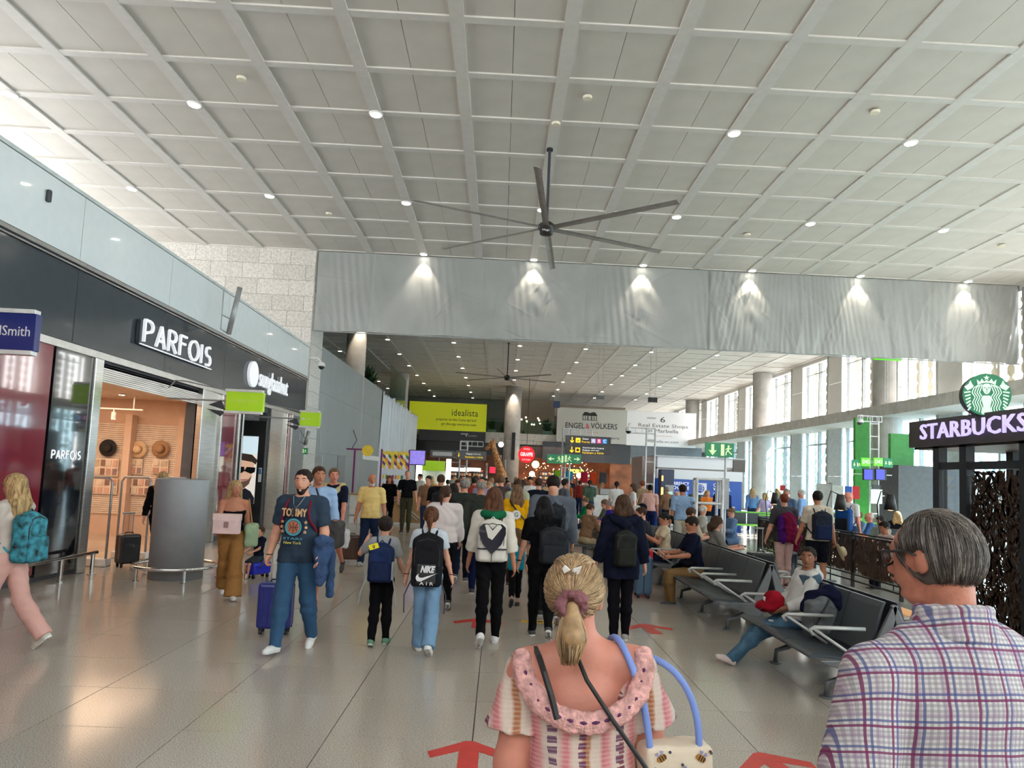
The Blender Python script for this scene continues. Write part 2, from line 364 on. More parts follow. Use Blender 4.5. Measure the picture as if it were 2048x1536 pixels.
# left clerestory end wall (windows above the shops)
wl_ = MB()
for k in range(0, 12): wl_.box(XCL-.2, XCL, -8+k*3.0, -8+k*3.0+.5, 5.9, HC)
wl_.box(XCL-.2, XCL, -8, YC, 5.9, 6.4).box(XCL-.2, XCL, -8, YC, 8.7, HC).box(XCL-.2, XCL, -8, YC, 0, 5.9)
struct('wall_left', wl_, WHITE)
struct('trim_2', MB().box(XCL, XL-.3, -8, YC-1.3, 5.62, 5.72), mat('roof_slab', (.35, .35, .34), .8))

rw = MB().box(XCL-.2, XRt+.6, -8.3, -8, 0, 7.2).box(XCL-.2, XRt+.6, -8.3, -8, 9.2, HC+.1)  # unseen wall added behind the camera to cut daylight from the back
for k in range(11): rw.box(XCL+k*3.5-.25, XCL+k*3.5+.25, -8.3, -8, 7.2, 9.3)
struct('wall_rear_baffle', rw, WHITE)
# ================================================================== LEFT SHOP FACADE
UPG = mat('pale_enamel_glass', (.78, .84, .86), .12, var=.01, coat=.5)
DKG = mat('dark_fascia_glass', (.035, .046, .058), .12, var=.02, coat=.15, spec=.4)
BKG = mat('black_gloss_panel', (.008, .01, .014), .07, var=0, coat=1)
REDG = mat('red_gloss_glass', (.20, .018, .035), .07, var=.02, coat=1, spec=.7)
MTR = mat('satin_trim', (.52, .51, .49), .3, 1, var=.04)
LET = mat('lit_letter_white', (.85, .86, .88), .4, emit=(.9, .93, 1), es=.45, var=0)
fa = struct('wall_left_shops', MB().box(XL-.3, XL-.06, -7, 11.55, 0, 5.9).box(XL-.3, XL-.06, 15.5, 18.1, 0, 5.9).box(XL-.3, XL-.06, 20.2, 23.85, 0, 5.9).box(XL-.3, XL-.06, 11.5, 15.55, 3.35, 5.9).box(XL-.3, XL-.06, 18.05, 20.25, 3.3, 5.9), mat('facade_core', (.08, .08, .09), .8))
ys = [-7, -4.05, -1.1, 1.95, 4.9, 7.85, 10.8, 13.75, 16.7, 19.65, 22.6, 23.85]
for a, b in zip(ys, ys[1:]):
    obj('upper_panel', MB().box(XL-.06, XL-.01, a+.008, b-.008, 4.87, 5.86), UPG, fa)
    obj('fascia_panel', MB().box(XL-.06, XL-.01, a+.006, b-.006, 3.58, 4.72), DKG, fa)
obj('top_rail', MB().box(XL-.3, XL+.0, -7, 23.85, 5.87, 5.93), mat('rail_pale', (.55, .6, .6), .4), fa)
obj('trim_strip', MB().box(XL-.05, XL+.015, -7, 23.85, 4.79, 4.85), MTR, fa)
obj('trim_strip', MB().box(XL-.05, XL+.015, -7, 23.85, 4.73, 4.755), MTR, fa)
obj('lintel_strip', MB().box(XL-.05, XL+.03, -7, 23.85, 3.45, 3.56), MTR, fa)
obj('fascia_end', MB().box(XL-.3, XL+.0, 23.78, 23.86, 3.4, 5.9), MTR, fa)
for a, b in ((-7, -3.1), (-3.1, .8), (.8, 4.6), (4.6, 8.35), (8.35, 10.38), (16.66, 17.72), (21.72, 22.2)):
    obj('red_glass_panel', MB().box(XL-.05, XL, a+.01, b-.01, .12, 3.45), REDG, fa)
obj('black_panel', MB().box(XL-.05, XL+.02, 10.4, 11.36, .08, 3.45), BKG, fa)
for a, b in ((11.37, 11.6), (15.5, 15.62), (16.6, 16.68), (17.74, 17.84), (18.0, 18.08), (21.66, 21.73), (22.2, 22.3)):
    obj('steel_post', MB().box(XL-.1, XL+.06, a, b, 0, 3.45), STEEL, fa, bevel=.012)
obj('steel_panel', MB().box(XL-.1, XL+.0, 15.64, 16.6, 0, 3.45), STEEL, fa)
obj('steel_panel', MB().box(XL-.1, XL+.0, 20.3, 21.66, 0, 3.45), STEEL, fa)
obj('black_panel', MB().box(XL-.12, XL-.02, 22.3, 23.85, 0, 3.45), mat('passage_grey', (.16, .17, .18), .5), fa)
sh = MB()
for k in range(9): sh.box(XL-.25+k*.003, XL-.06, 11.6, 15.5, 3.42-.035*(k+1), 3.42-.035*k-.008)
obj('roller_shutter', sh, STEEL, fa)
# PARFOIS lettering with its box
sg = thing('shop_sign', 'raised white capital lettering reading PARFOIS on the dark fascia', 'sign', (XL, 14.1, 3.9))
obj('backing', MB().box(.0, .07, -1.5, 1.62, .02, .45), mat('sign_backing', (.03, .038, .045), .4), sg)
obj('light_strip', MB().box(.07, .10, -1.5, 1.62, 0, .02), LET, sg)
def stroke(mb, pts, w, M, d=.06):
    for (x0, y0), (x1, y1) in zip(pts, pts[1:]):
        L_ = math.hypot(x1-x0, y1-y0); nx, ny = -(y1-y0)/L_*w/2, (x1-x0)/L_*w/2
        mb.prism([(x0-nx, y0-ny), (x1-nx, y1-ny), (x1+nx, y1+ny), (x0+nx, y0+ny)], d, M)
def arcp(cx, cy, rx, ry, a0, a1, n=8): return [(cx+rx*math.cos(math.radians(a0+(a1-a0)*k/n)), cy+ry*math.sin(math.radians(a0+(a1-a0)*k/n))) for k in range(n+1)]
def parfois(parent, o, h, W, w, xd=(0, 1, 0), d=.05):
    G = {'P': [[(0, 0), (0, 1)], [(0, 1)]+arcp(.28, .75, .27, .25, 90, -90)+[(0, .38)]], 'A': [[(0, 0), (.3, 1), (.6, 0)], [(.12, .3), (.48, .3)]],
         'R': [[(0, 0), (0, 1)], [(0, 1)]+arcp(.28, .75, .27, .25, 90, -90)+[(0, .5)], [(.2, .5), (.58, 0)]], 'F': [[(0, 0), (0, 1), (.5, 1)], [(0, .62), (.42, .62)]],
         'O': [arcp(.4, .5, .4, .5, 0, 360, 16)], 'I': [[(0, 0), (0, 1)]], 'S': [arcp(.28, .74, .25, .26, 60, 250, 8)+arcp(.22, .26, .27, .26, 70, -120, 8)]}
    wd_ = {'P': .62, 'A': .66, 'R': .66, 'F': .56, 'O': .86, 'I': .16, 'S': .55}
    tot = sum(wd_[c]+.22 for c in 'PARFOIS')-.22; k = W/tot; x = 0
    M0 = frame(o, xd, (0, 0, 1))
    for c in 'PARFOIS':
        mb = MB()
        for st in G[c]: stroke(mb, [((x+px)*k, py*h) for px, py in st], w, M0, d)
        obj('letter', mb, LET, parent); x += wd_[c]+.22
parfois(sg, (.08, -1.42, .06), .40, 2.95, .044)
sg2 = thing('door_lettering', 'small white PARFOIS lettering on the glossy black panel beside the shop opening', 'sign', (XL+.02, 10.52, 1.80))
parfois(sg2, (.0, 0, 0), .12, .72, .02, d=.008)
# sunglass hut
sg = thing('shop_sign', 'white disc and lower-case lettering reading sunglass hut on the dark fascia', 'sign', (XL, 18.5, 4.2))
mb = MB(); mb.prism(circ(0, 0, .34, 32), .07, frame((0, 0, 0), (0, 1, 0), (0, 0, 1))); obj('disc', mb, LET, sg)
text('sunglasshut', .5, LET, sg, (.03, 1.78, -.02), w=2.55, ext=.02, **FL)
# small fascia spotlights seen as glints : recessed lamps of the facade soffit
# surface things on facade
def blade_sign(label, p0, p1, z0, z1, y, face, txt, txtm, capm, h, bracket=True, txw=None, tail=True):
    x0, x1 = p0, p1; t = thing('hanging_sign', label, 'sign', (x0, y, (z0+z1)/2))
    H = z1-z0
    obj('sign_box', MB().box(0, x1-x0, -.05, .05, -H/2, H/2), face, t, bevel=.01)
    obj('cap', MB().box(-.02, x1-x0-.03, -.06, .06, H/2, H/2+.05).box(-.02, x1-x0-.03, -.06, .06, -H/2-.05, -H/2), capm, t)
    if txt: text(txt, h, txtm, t, ((x1-x0)/2, -.052, 0), w=txw, ext=.002, **FC)
    mb = MB(); mb.tube([(XL-x0, 0, H/2+.02), (XL-x0+.12, 0, H/2+.17), (XL-x0+.3, 0, H/2+.17), (.0, 0, H/2+.02)], .015, 6); mb.tube([(XL-x0, 0, 0), (0, 0, 0)], .02, 6)
    obj('bracket', mb, GREYM, t)
    if tail:
        mb = MB(); mb.prism([(0, 0), (-.35, .1), (-.1, .2)], .02, frame((0, 0, -H/2), (1, 0, 0), (0, 0, 1))); mb.prism([(0, -.04), (-.38, -.0), (-.1, -.14)], .02, frame((0, 0, -H/2+.02), (1, 0, 0), (0, 0, 1)))
        obj('tail_fin', mb, DARK, t)
    return t
LIME = mat('lime_sign', rgb(158, 200, 30), .35, emit=rgb(158, 200, 30), es=.25, var=.02)
NAVY = mat('navy_sign', rgb(16, 28, 92), .3, var=.02, emit=rgb(16, 28, 92), es=.3)
WT = mat('white_print', (.8, .8, .8), .5, var=0); BT = mat('black_print', (.015, .015, .015), .5, var=0)
blade_sign('navy blue hanging sign reading WHSmith at the left edge', -6.35, -5.63, 3.08, 3.53, 8.5, NAVY, 'WHSmith', WT, WHITE, .12, txw=.60, tail=False)
blade_sign('lime green hanging sign reading PARFOIS', -5.46, -4.72, 2.88, 3.26, 14, LIME, 'PARFOIS', mat('pale_lime', rgb(200, 225, 110), .5, var=0), WHITE, .07, txw=.5)
t = blade_sign('lime green hanging sign with white dot, beside the exit passage', -5.41, -4.87, 2.93, 3.3, 19, LIME, 'sunglass hut', mat('pale_lime', (1, 1, 1)), WHITE, .05, txw=.27)
poly(circ(0, 0, .035), WT, t, (.1, -.053, 0), **FC)
def slim_light(px, py, px2, py2, Y, label):
    a = at(px, py, Y=Y); b = at(px2, py2, Y=Y); t = thing('wall_uplight', label, 'light fitting', b)
    q = a-b; obj('fitting', MB().tube([(0, 0, 0), q], .06, 8), GREYM, t, smooth=True)
    obj('bracket', MB().tube([(0, .0, .0), (-.22, .1, .12), (-.22, .1, q.z*.95)], .015, 6).tube([(-.22, .1, .45), (q.x*.3, 0, q.z*.3)], .012, 6), GREYM, t)
slim_light(480, 575, 457, 668, 15.6, 'slim grey linear floodlight bracketed on the fascia above PARFOIS lettering')
slim_light(618, 862, 610, 890, 21.5, 'slim grey linear floodlight bracketed below the lime sign by the passage')
o = tag(obj('control_box', MB().box(-.03, .03, -.035, .035, -.09, .09), DARK, loc=(XL+.02, 9.9, 5.53), bevel=.02), 'small dark box fixed to the pale glass panel above the fascia', 'fixture')
# crash rail in front of black panel
mb = MB(); mb.tube([(-6.35, 7.0, .34), (-6.35, 11.5, .34)], .03, 8)
t = thing('crash_rail', 'low polished steel crash rail along the black and red glass shopfront', 'rail', (-6.35, 9, 0)); o = obj('rail', mb, CHROME, t, smooth=True); o.location = (6.35, -9, 0)
for y in (-1.6, 0, 1.6, 2.4): obj('rail_foot', MB().cyl((0, y, 0), .03, .34, 10).cyl((0, y, 0), .07, .015, 12), CHROME, t)
# ---- bollard / cylindrical plinth with ring rail
t = thing('round_plinth', 'grey cylindrical column cover with a chrome ring rail on the floor', 'column', (-5.06, 11.45, 0))
obj('drum', MB().lathe([(.40, 0), (.40, 1.545), (.39, 1.56), (.37, 1.56), (.37, 1.4)], 40), mat('grey_drum', (.30, .315, .33), .55, 0, var=.02), t, smooth=False)
for p_ in t.children: p_.data.shade_smooth()
mb = MB(); mb.tube([(.62*math.cos(a*PI/16), .62*math.sin(a*PI/16), .2) for a in range(32)], .028, 8, closed=True); obj('ring_rail', mb, CHROME, t, smooth=True)
for a in range(5):
    a = a*2*PI/5+.3; obj('rail_foot', MB().cyl((.62*math.cos(a), .62*math.sin(a), 0), .02, .2, 8).cyl((.62*math.cos(a), .62*math.sin(a), 0), .05, .012, 10), CHROME, t)
# ================================================================== shop interior (lit warm)
SW = mat('shop_wall_warm', (.72, .52, .40), .7, var=.02); SC = mat('shop_ceiling', (.75, .6, .48), .8)
XB = -11.8
room = struct('wall_shop', MB().box(XB-.1, XB, 11.55, 17.5, 0, 3.5).box(XB, XL-.3, 17.4, 17.5, 0, 3.5).box(XB, XL-.3, 11.45, 11.55, 0, 3.5), SW)
struct('ceiling_shop', MB().box(XB-.1, XL-.3, 11.45, 17.5, 3.3, 3.4), SC)
SLW = mat('slat_white', (.78, .66, .55), .5)
mb = MB()
for k in range(44): mb.box(XB, XL-1.1, 17.36, 17.385, .5+k*.05, .5+k*.05+.042)
obj('slat_panel', mb, SLW, room, kind='stuff')
area((-9, 14.3, 3.25), 150, 3.6, 3.6, (1, .70, .46))
SGL = mat('shop_lamp', (1, 1, 1), .5, emit=(1, .8, .55), es=14, var=0)
for x in (-10.5, -8.6, -7.4):
    for y in (12.4, 14.2, 16):
        o = obj('shop_downlight', MB().cyl((0, 0, -.03), .08, .03, 12, 0).cyl((0, 0, -.035), .06, .004, 12, 1), [WHITE, SGL], loc=(x, y, 3.3)); tag(o, 'round warm accessory shop downlight, %s row from the entrance, %s from left' % ({12.4: 'nearest', 14.2: 'middle', 16: 'rear'}[y], {-10.5: 'first', -8.6: 'second', -7.4: 'third'}[x]), 'ceiling light', 'shop downlights')
t = thing('track_light', 'white spotlight track hanging under the accessory shop ceiling', 'track light', (-9.6, 16.2, 2.95))
obj('track', MB().box(-1.4, 1.4, -.02, .02, 0, .03).box(-1.2, -1.18, -.01, .01, .03, .35).box(1.18, 1.2, -.01, .01, .03, .35), WHITE, t)
for x in (-.9, -.35, .2, .75):
    l = obj('spot_head', MB().cyl((x, 0, -.22), .05, .16, 10, 0, .05).box(x-.012, x+.012, -.012, .012, -.07, 0), WHITE if x > -.5 else DARK, t); obj('lens', MB().cyl((x, 0, -.226), .042, .005, 10), SGL, l)
def hat(x, z, c, c2, lab, r=.21):
    q_ = at(x, z, Y=17.3); t = thing('straw_hat', lab, 'hat', q_)
    t.rotation_euler = (PI/2, 0, 0)
    m = mat('straw_%d' % int(c[0]*255), c, .8, bump=.4, bsc=60)
    obj('brim', MB().lathe([(0, 0), (r*.5, .005), (r, .02), (r, .03), (r*.5, .02), (0, .02)], 24), m, t, smooth=True)
    obj('crown', MB().lathe([(r*.5, .015), (r*.47, .09), (r*.33, .13), (.01, .115)], 20), m, t, smooth=True)
    obj('band', MB().lathe([(r*.505, .02), (r*.5, .05), (r*.49, .05), (r*.49, .02)], 20), mat('band_%d' % int(c2[0]*255), c2, .8), t)
hat(217, 896, (.02, .018, .02), (.01, .01, .01), 'black hat hanging highest left on the shop wall')
hat(277, 899, (.72, .52, .32), (.5, .3, .15), 'pale straw hat hanging in the middle of the shop wall')
hat(322, 898, (.42, .25, .13), (.2, .1, .05), 'tan brown hat hanging rightmost on the shop wall')
q1 = at(243, 930, Y=17.1).x; q2 = at(350, 930, Y=17.1).x; struct('trim_3', MB().box(q1, q1+.16, 17.1, 17.35, 0, 2.9).box(q2, q2+.14, 17.1, 17.35, 0, 2.9), SW)
cards = [mat('card_%d' % k, c, .5) for k, c in enumerate(((.75, .62, .5), (.55, .32, .25), (.3, .2, .2), (.7, .45, .35), (.6, .5, .35), (.25, .15, .12)))]
def rackboard(px0, px1, py1, py0, lab):
    x0 = at(px0, py0, Y=17.33).x; x1 = at(px1, py0, Y=17.33).x; z0 = at((px0+px1)/2, py0, Y=17.33).z; z1 = at((px0+px1)/2, py1, Y=17.33).z
    t = thing('accessory_rack', lab, 'display rack', ((x0+x1)/2, 17.33, z0)); w = x1-x0; h = z1-z0
    obj('board', MB().box(-w/2, w/2, -.03, 0, 0, h), SLW, t)
    n = max(2, int(w/.13)); m = max(2, int(h/.16))
    for a in range(n):
        for b in range(m):
            xx = -w/2+(a+.5)*w/n; zz = (b+.5)*h/m
            obj('item_card', MB().box(xx-w/n*.33, xx+w/n*.33, -.05, -.031, zz-h/m*.36, zz+h/m*.36), R.choice(cards), t)
rackboard(160, 184, 915, 952, 'rack of accessory cards on the shop wall furthest left')
rackboard(187, 236, 917, 952, 'rack of accessory cards on the shop wall below the black hat')
rackboard(251, 284, 917, 948, 'rack of accessory cards below the pale straw hat')
rackboard(304, 336, 919, 948, 'rack of accessory cards below the tan brown hat')
rackboard(180, 234, 956, 988, 'low wide rack of accessory cards on the left shop wall')
rackboard(252, 300, 956, 990, 'low rack of bright boxes below the middle hat')
t = thing('display_table', 'wooden display table holding folded scarves inside the shop', 'table', (-9.4, 14.2, 0))
obj('tabletop', MB().box(-.9, .9, -.45, .45, .82, .88), mat('table_wood', (.42, .22, .12), .5), t)
for a in (-.8, .8):
    for b in (-.38, .38): obj('leg', MB().box(a-.03, a+.03, b-.03, b+.03, 0, .82), mat('table_wood', (1, 1, 1)), t)
hb = [((.05, .04, .04), 'black'), ((.7, .6, .5), 'cream'), ((.35, .12, .08), 'rust brown'), ((.5, .4, .3), 'beige'), ((.12, .1, .12), 'charcoal')]
for k, (c, n) in enumerate(hb):
    b = thing('handbag', n+' handbag standing on the display table in the shop', 'bag', (-10.1+k*.36, 14.15, .88)); m = mat('bag_'+n.replace(' ', '_'), c, .6)
    obj('pouch', MB().prism([(-.14, 0), (.14, 0), (.12, .2), (-.12, .2)], .1, frame((0, .05, 0), **FC)), m, b, bevel=.02)
    obj('handle', MB().tube([(-.07, 0, .19), (-.05, 0, .3), (.05, 0, .3), (.07, 0, .19)], .01, 6), m, b, smooth=True)
for k in range(5):
    c = hb[k]; b = thing('scarf', c[1]+' scarf draped on the low rail under the shop display table', 'scarf', (-10.0+k*.3, 13.7, .35))
    mb = MB(); mb.prism([(-.09, -.3), (.05, -.34), (.1, .36), (-.07, .38)], .05, frame((0, .02, 0), **FC)); obj('cloth', mb, mat('bag_'+c[1].replace(' ', '_'), (1, 1, 1)), b, bevel=.02)
    obj('tassel', MB().box(-.06, .04, -.03, .0, -.35, -.31), mat('bag_'+c[1].replace(' ', '_'), (1, 1, 1)), b)
# security gates
def gate(px, Y, lab):
    p = at(px, 1000, Y=Y); t = thing('security_gate', lab, 'security gate', (p.x, Y, 0))
    obj('loop', MB().tube([(-.27, 0, .1), (-.27, 0, 1.42), (-.22, 0, 1.5), (.22, 0, 1.5), (.27, 0, 1.42), (.27, 0, .1)], .022, 8), GREYM, t, smooth=True)
    obj('pane', MB().box(-.25, .25, -.006, .006, .25, 1.2), GLASS, t)
    obj('base', MB().box(-.32, .32, -.1, .1, 0, .13), WHITE, t, bevel=.02)
gate(190, 12.3, 'grey looped security gate at the left of the shop opening')
gate(270, 13.4, 'grey looped security gate in the middle of the shop opening')
gate(346, 14.6, 'grey looped security gate behind the round plinth')
# ================================================================== sunglass shop
SGX = -8.2
struct('wall_shop_optics', MB().box(SGX-.1, SGX, 18.0, 20.4, 0, 3.4).box(SGX, XL-.3, 18.0, 18.05, 0, 3.4), mat('optics_dark', (.02, .022, .025), .3))
t = thing('advert_panel', 'lit poster panel of a bearded man in dark sunglasses at the eyewear shop', 'poster', (-7.28, 20.10, .78))
Wp = 1.02; pc = mat('poster_grad', (.72, .68, .62), .5, emit=(.78, .72, .64), es=.75, var=.03, sc=.6)
def pm_(n, c, e=.7): return mat(n, c, .5, emit=c, es=e, var=0)
obj('case', MB().box(-.72, .62, 0, .08, -.6, 2.3), BLACK, t, bevel=.01)
obj('poster', MB().box(-.62, .42, -.01, 0, -.05, 1.85), pc, t)
poly([(-.62, 1.35), (.42, 1.35), (.42, 1.85), (-.62, 1.85)], pm_('poster_sky', (.55, .68, .75), .9), t, (0, -.012, 0), name='print', **FC)
poly([(-.62, -.05), (.42, -.05), (.42, .12), (.3, .3), (.08, .42), (-.4, .46), (-.62, .4)], pm_('poster_shirt', (.02, .022, .03), .3), t, (0, -.014, 0), name='print', **FC)
poly([(-.42, .32), (-.08, .36), (.06, .55), (.14, .85), (.16, 1.05), (.05, 1.2), (-.35, 1.22), (-.45, .9), (-.45, .5)], pm_('poster_skin', (.62, .38, .26), .8), t, (.20, -.017, 0), name='print', **FC)
poly([(-.45, .62), (-.2, .55), (.0, .6), (.12, .75), (.05, .5), (-.08, .38), (-.35, .36), (-.45, .45)], pm_('poster_beard', (.14, .08, .06), .5), t, (.20, -.02, 0), name='print', **FC)
poly([(-.5, 1.05), (-.42, 1.25), (-.2, 1.36), (.08, 1.33), (.24, 1.18), (.2, 1.05), (.1, 1.12), (-.3, 1.18), (-.42, 1.0)], pm_('poster_hair', (.05, .032, .025), .4), t, (.20, -.022, 0), name='print', **FC)
poly([(-.44, .98), (-.12, .98), (-.1, .88), (-.04, .98), (.2, .97), (.19, .84), (.08, .79), (-.0, .82), (-.1, .86), (-.18, .8), (-.34, .8), (-.42, .86)], pm_('poster_lens', (.006, .006, .01), .1), t, (.20, -.026, 0), name='print', **FC)
poly([(-.2, .62), (.02, .64), (.0, .6), (-.18, .58)], pm_('poster_lip', (.35, .14, .12), .6), t, (.20, -.026, 0), name='print', **FC)
o = tag(obj('notice', MB().box(-.04, .04, -.02, 0, -.2, .2).box(-.035, .035, -.024, -.021, .02, .17, 1), [WT, mat('notice_blue', rgb(70, 130, 190), .5)], loc=(-6.74, 20.08, 1.55)), 'small white and blue notice on the dark frame of the eyewear shop', 'notice')
# ---- passage at the pier
GRN = mat('exit_green', rgb(18, 110, 70), .4, emit=rgb(18, 110, 70), es=.45, var=0); PGR = mat('pale_sign_green', rgb(200, 225, 170), .5, emit=rgb(200, 225, 170), es=.55, var=0)
def exit_sign(parent, o, w, h, kind, xd=(1, 0, 0)):
    """kind: list of glyphs laid out left to right"""
    M = frame(o, xd, (0, 0, 1)); mb = MB(); mb.prism([(-w/2, -h/2), (w/2, -h/2), (w/2, h/2), (-w/2, h/2)], .05, M); obj('sign_face', mb, GRN, parent)
    n = len(kind); cw = w/n
    for k, g in enumerate(kind):
        cx = -w/2+(k+.5)*cw; s = min(cw, h); q = MB(); z = .053
        M2 = M @ Matrix.Translation((cx, 0, z))
        fl_ = -1 if g in 'lL' else 1
        if g in 'dD': q.prism([(-.1*s, .38*s), (-.1*s, -.05*s), (-.28*s, -.02*s), (0, -.4*s), (.28*s, -.02*s), (.1*s, -.05*s), (.1*s, .38*s)][::1], .004, M2)
        elif g in 'lr':
            pts = [(-.35*s, -.06*s), (.05*s, -.06*s), (.0, -.26*s), (.38*s, 0), (.0, .26*s), (.05*s, .06*s), (-.35*s, .06*s)]
            q.prism([(x*fl_, y) for x, y in pts][::fl_], .004, M2)
        elif g in 'mM':      # running figure and doorway
            f2 = -1 if g == 'm' else 1
            q.prism([(-.42*s*f2, -.4*s), (-.18*s*f2, -.4*s), (-.18*s*f2, .4*s), (-.42*s*f2, .4*s)][::f2], .004, M2)
            q.prism(circ(.12*s*f2, .28*s, .07*s, 10), .005, M2)
            stroke(q, [(.12*s*f2, .2*s), (.08*s*f2, -.05*s)], .12*s, M2, .005)
            stroke(q, [(.08*s*f2, -.03*s), (-.04*s*f2, -.14*s), (-.06*s*f2, -.36*s)], .07*s, M2, .005)
            stroke(q, [(.08*s*f2, -.05*s), (.22*s*f2, -.16*s), (.36*s*f2, -.3*s)], .07*s, M2, .005)
            stroke(q, [(.12*s*f2, .16*s), (-.02*s*f2, .1*s), (-.08*s*f2, 0)], .05*s, M2, .005)
            stroke(q, [(.12*s*f2, .16*s), (.26*s*f2, .08*s), (.32*s*f2, .18*s)], .05*s, M2, .005)
        obj('pictogram', q, PGR, parent)
p = at(592, 862, Y=24.4); t = thing('exit_sign', 'green emergency exit sign with down arrow hanging in the passage by the pier', 'sign', p); obj('arm', MB().tube([(0, .0, .17), (0, .0, .25), (0, .92, .25)], .015, 6), GREYM, t); exit_sign(t, (0, 0, 0), .5, .34, 'dM')
p = at(605, 902, Y=25.25); t = thing('exit_sign', 'small dark green exit sign above the passage door', 'sign', p); exit_sign(t, (0, 0, 0), .38, .22, 'dM')
struct('door_1', MB().box(-8.6, -7.75, YC-.03, YC+.03, 0, 2.25).box(-7.9, -7.82, YC-.07, YC-.03, 1.05, 1.09, 1), [mat('door_grey', (.22, .235, .24), .5), STEEL])
o = tag(obj('junction_box', MB().box(-.12, .12, 0, .1, -.2, .2).tube([(0, .05, .2), (0, .05, 2.4)], .012, 6), mat('box_grey', (.45, .47, .47), .5), loc=at(637, 925, Y=25.21)), 'pale grey electrical box with conduit on the white tiled pier', 'electrical box')
def dome_cam(px, py, Y, lab, dx=-.5):
    p = at(px, py, Y=Y); t = thing('security_camera', lab, 'camera', p)
    obj('housing', MB().lathe([(.02, .16), (.1, .13), (.13, .05), (.13, 0)], 16), WHITE, t, smooth=True); obj('dome', MB().sph((0, 0, 0), .11, 14), BLACK, t, smooth=True)
    obj('arm', MB().tube([(0, 0, .13), (dx*.3, 0, .3), (dx, 0, .28)], .03, 8), WHITE, t, smooth=True)
dome_cam(643, 733, 25.0,  'white dome security camera on a curved arm at the pier')
# ================================================================== RIGHT WINDOW WALL
FINW = mat('window_fin_white', (.82, .82, .79), .45, var=.02, sc=1); MUL = mat('mullion_grey', (.34, .34, .33), .5, .2)
COL = mat('column_concrete', (.44, .42, .40), .75, var=.10, sc=1.4, bump=.08, bsc=20)
wr = struct('wall_right', MB().box(XRt, XRt+.6, -8, YF+6, 9.5, HC+.05).box(XRt, XRt+.5, -8, YF+6, -.1, .12), WHITE)
beam = struct('trim_4', MB(), CONC) if False else None
bt = thing
bm_ = struct('trim_5', MB().box(XRt-1.75, XRt+.5, -8, 64.5, 5.3, 5.78), mat('beam_core', (.42, .39, .36), .8))
for k in range(26):
    y = -6+k*2.7
    obj('beam_panel', MB().box(XRt-1.8, XRt-1.75, y+.008, y+2.692, 5.28, 5.8), CONC, bm_)
LOUV = mat('louvre_cream', (.50, .46, .33), .7)
per = 5.15; y0w = 19.9
wi = 0
lou = MB()
for k in range(-5, 13):
    y = y0w+per*k; wi += 1
    w = struct('window_%d' % wi, MB().box(XRt-.05, XRt+.12, y-.12, y+.04, 0, 9.6), MUL)
    for z0, z1 in ((.1, 2.6), (2.62, 5.28), (5.8, 7.9), (7.92, 9.5)):
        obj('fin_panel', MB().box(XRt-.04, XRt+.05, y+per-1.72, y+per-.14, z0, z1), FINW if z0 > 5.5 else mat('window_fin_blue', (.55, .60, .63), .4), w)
    for a, b in ((.1, 1.62), (1.74, 3.36)):
        obj('pane', MB().box(XRt+.3, XRt+.31, y+a, y+b, .15, 5.28), glass('blue_glass', (.72, .87, .94), .2), w)
        obj('pane', MB().box(XRt+.3, XRt+.31, y+a, y+b, 5.8, 9.5), GLASS, w)
        obj('mullion', MB().box(XRt+.22, XRt+.40, y+b, y+b+.12, 0, 9.5), MUL, w)
    obj('transom', MB().box(XRt+.24, XRt+.36, y+.1, y+3.4, 4.5, 4.58).box(XRt+.24, XRt+.36, y+.1, y+3.4, 8.9, 8.95), MUL, w)
    l = MB()
    for a in (.05, .95, 1.7, 2.6, 3.3):
        for z in np.arange(6.0 if y < 33 else .6, 9.4, .55): l.add([(XRt+.8, y+a+c, z+d) for c, d in ((.04, 0), (.16, 0), (.30, .14), (.30, .40), (.16, .55), (.04, .55), (-.10, .40), (-.10, .14))]+[(XRt+.83, y+a+c, z+d) for c, d in ((.04, 0), (.16, 0), (.30, .14), (.30, .40), (.16, .55), (.04, .55), (-.10, .40), (-.10, .14))], [(7, 6, 5, 4, 3, 2, 1, 0), (8, 9, 10, 11, 12, 13, 14, 15)]+[(i, (i+1) % 8, 8+(i+1) % 8, 8+i) for i in range(8)])
    obj('louvre_screen', l, LOUV, w, kind='stuff')
cn = 0
for y in (11.5, 32.6, 48.5, 66.4):
    cn += 1
    t = thing('column', ['round grey concrete column behind the coffee kiosk', 'round grey concrete column beside the D42 and D43 gate signs', 'round pale concrete column in the middle of the window wall', 'round pale concrete column at the far end of the window wall'][cn-1], 'column', (18.12, y, 0))
    obj('shaft', MB().cyl((0, 0, 0), .64, 5.3, 36), COL, t, smooth=False); obj('upper_shaft', MB().cyl((0, 0, 5.78), .64, HC-5.78, 36), COL, t)
    for c in t.children: c.data.shade_smooth_by_angle(angle=.6) if hasattr(c.data, 'shade_smooth_by_angle') else None
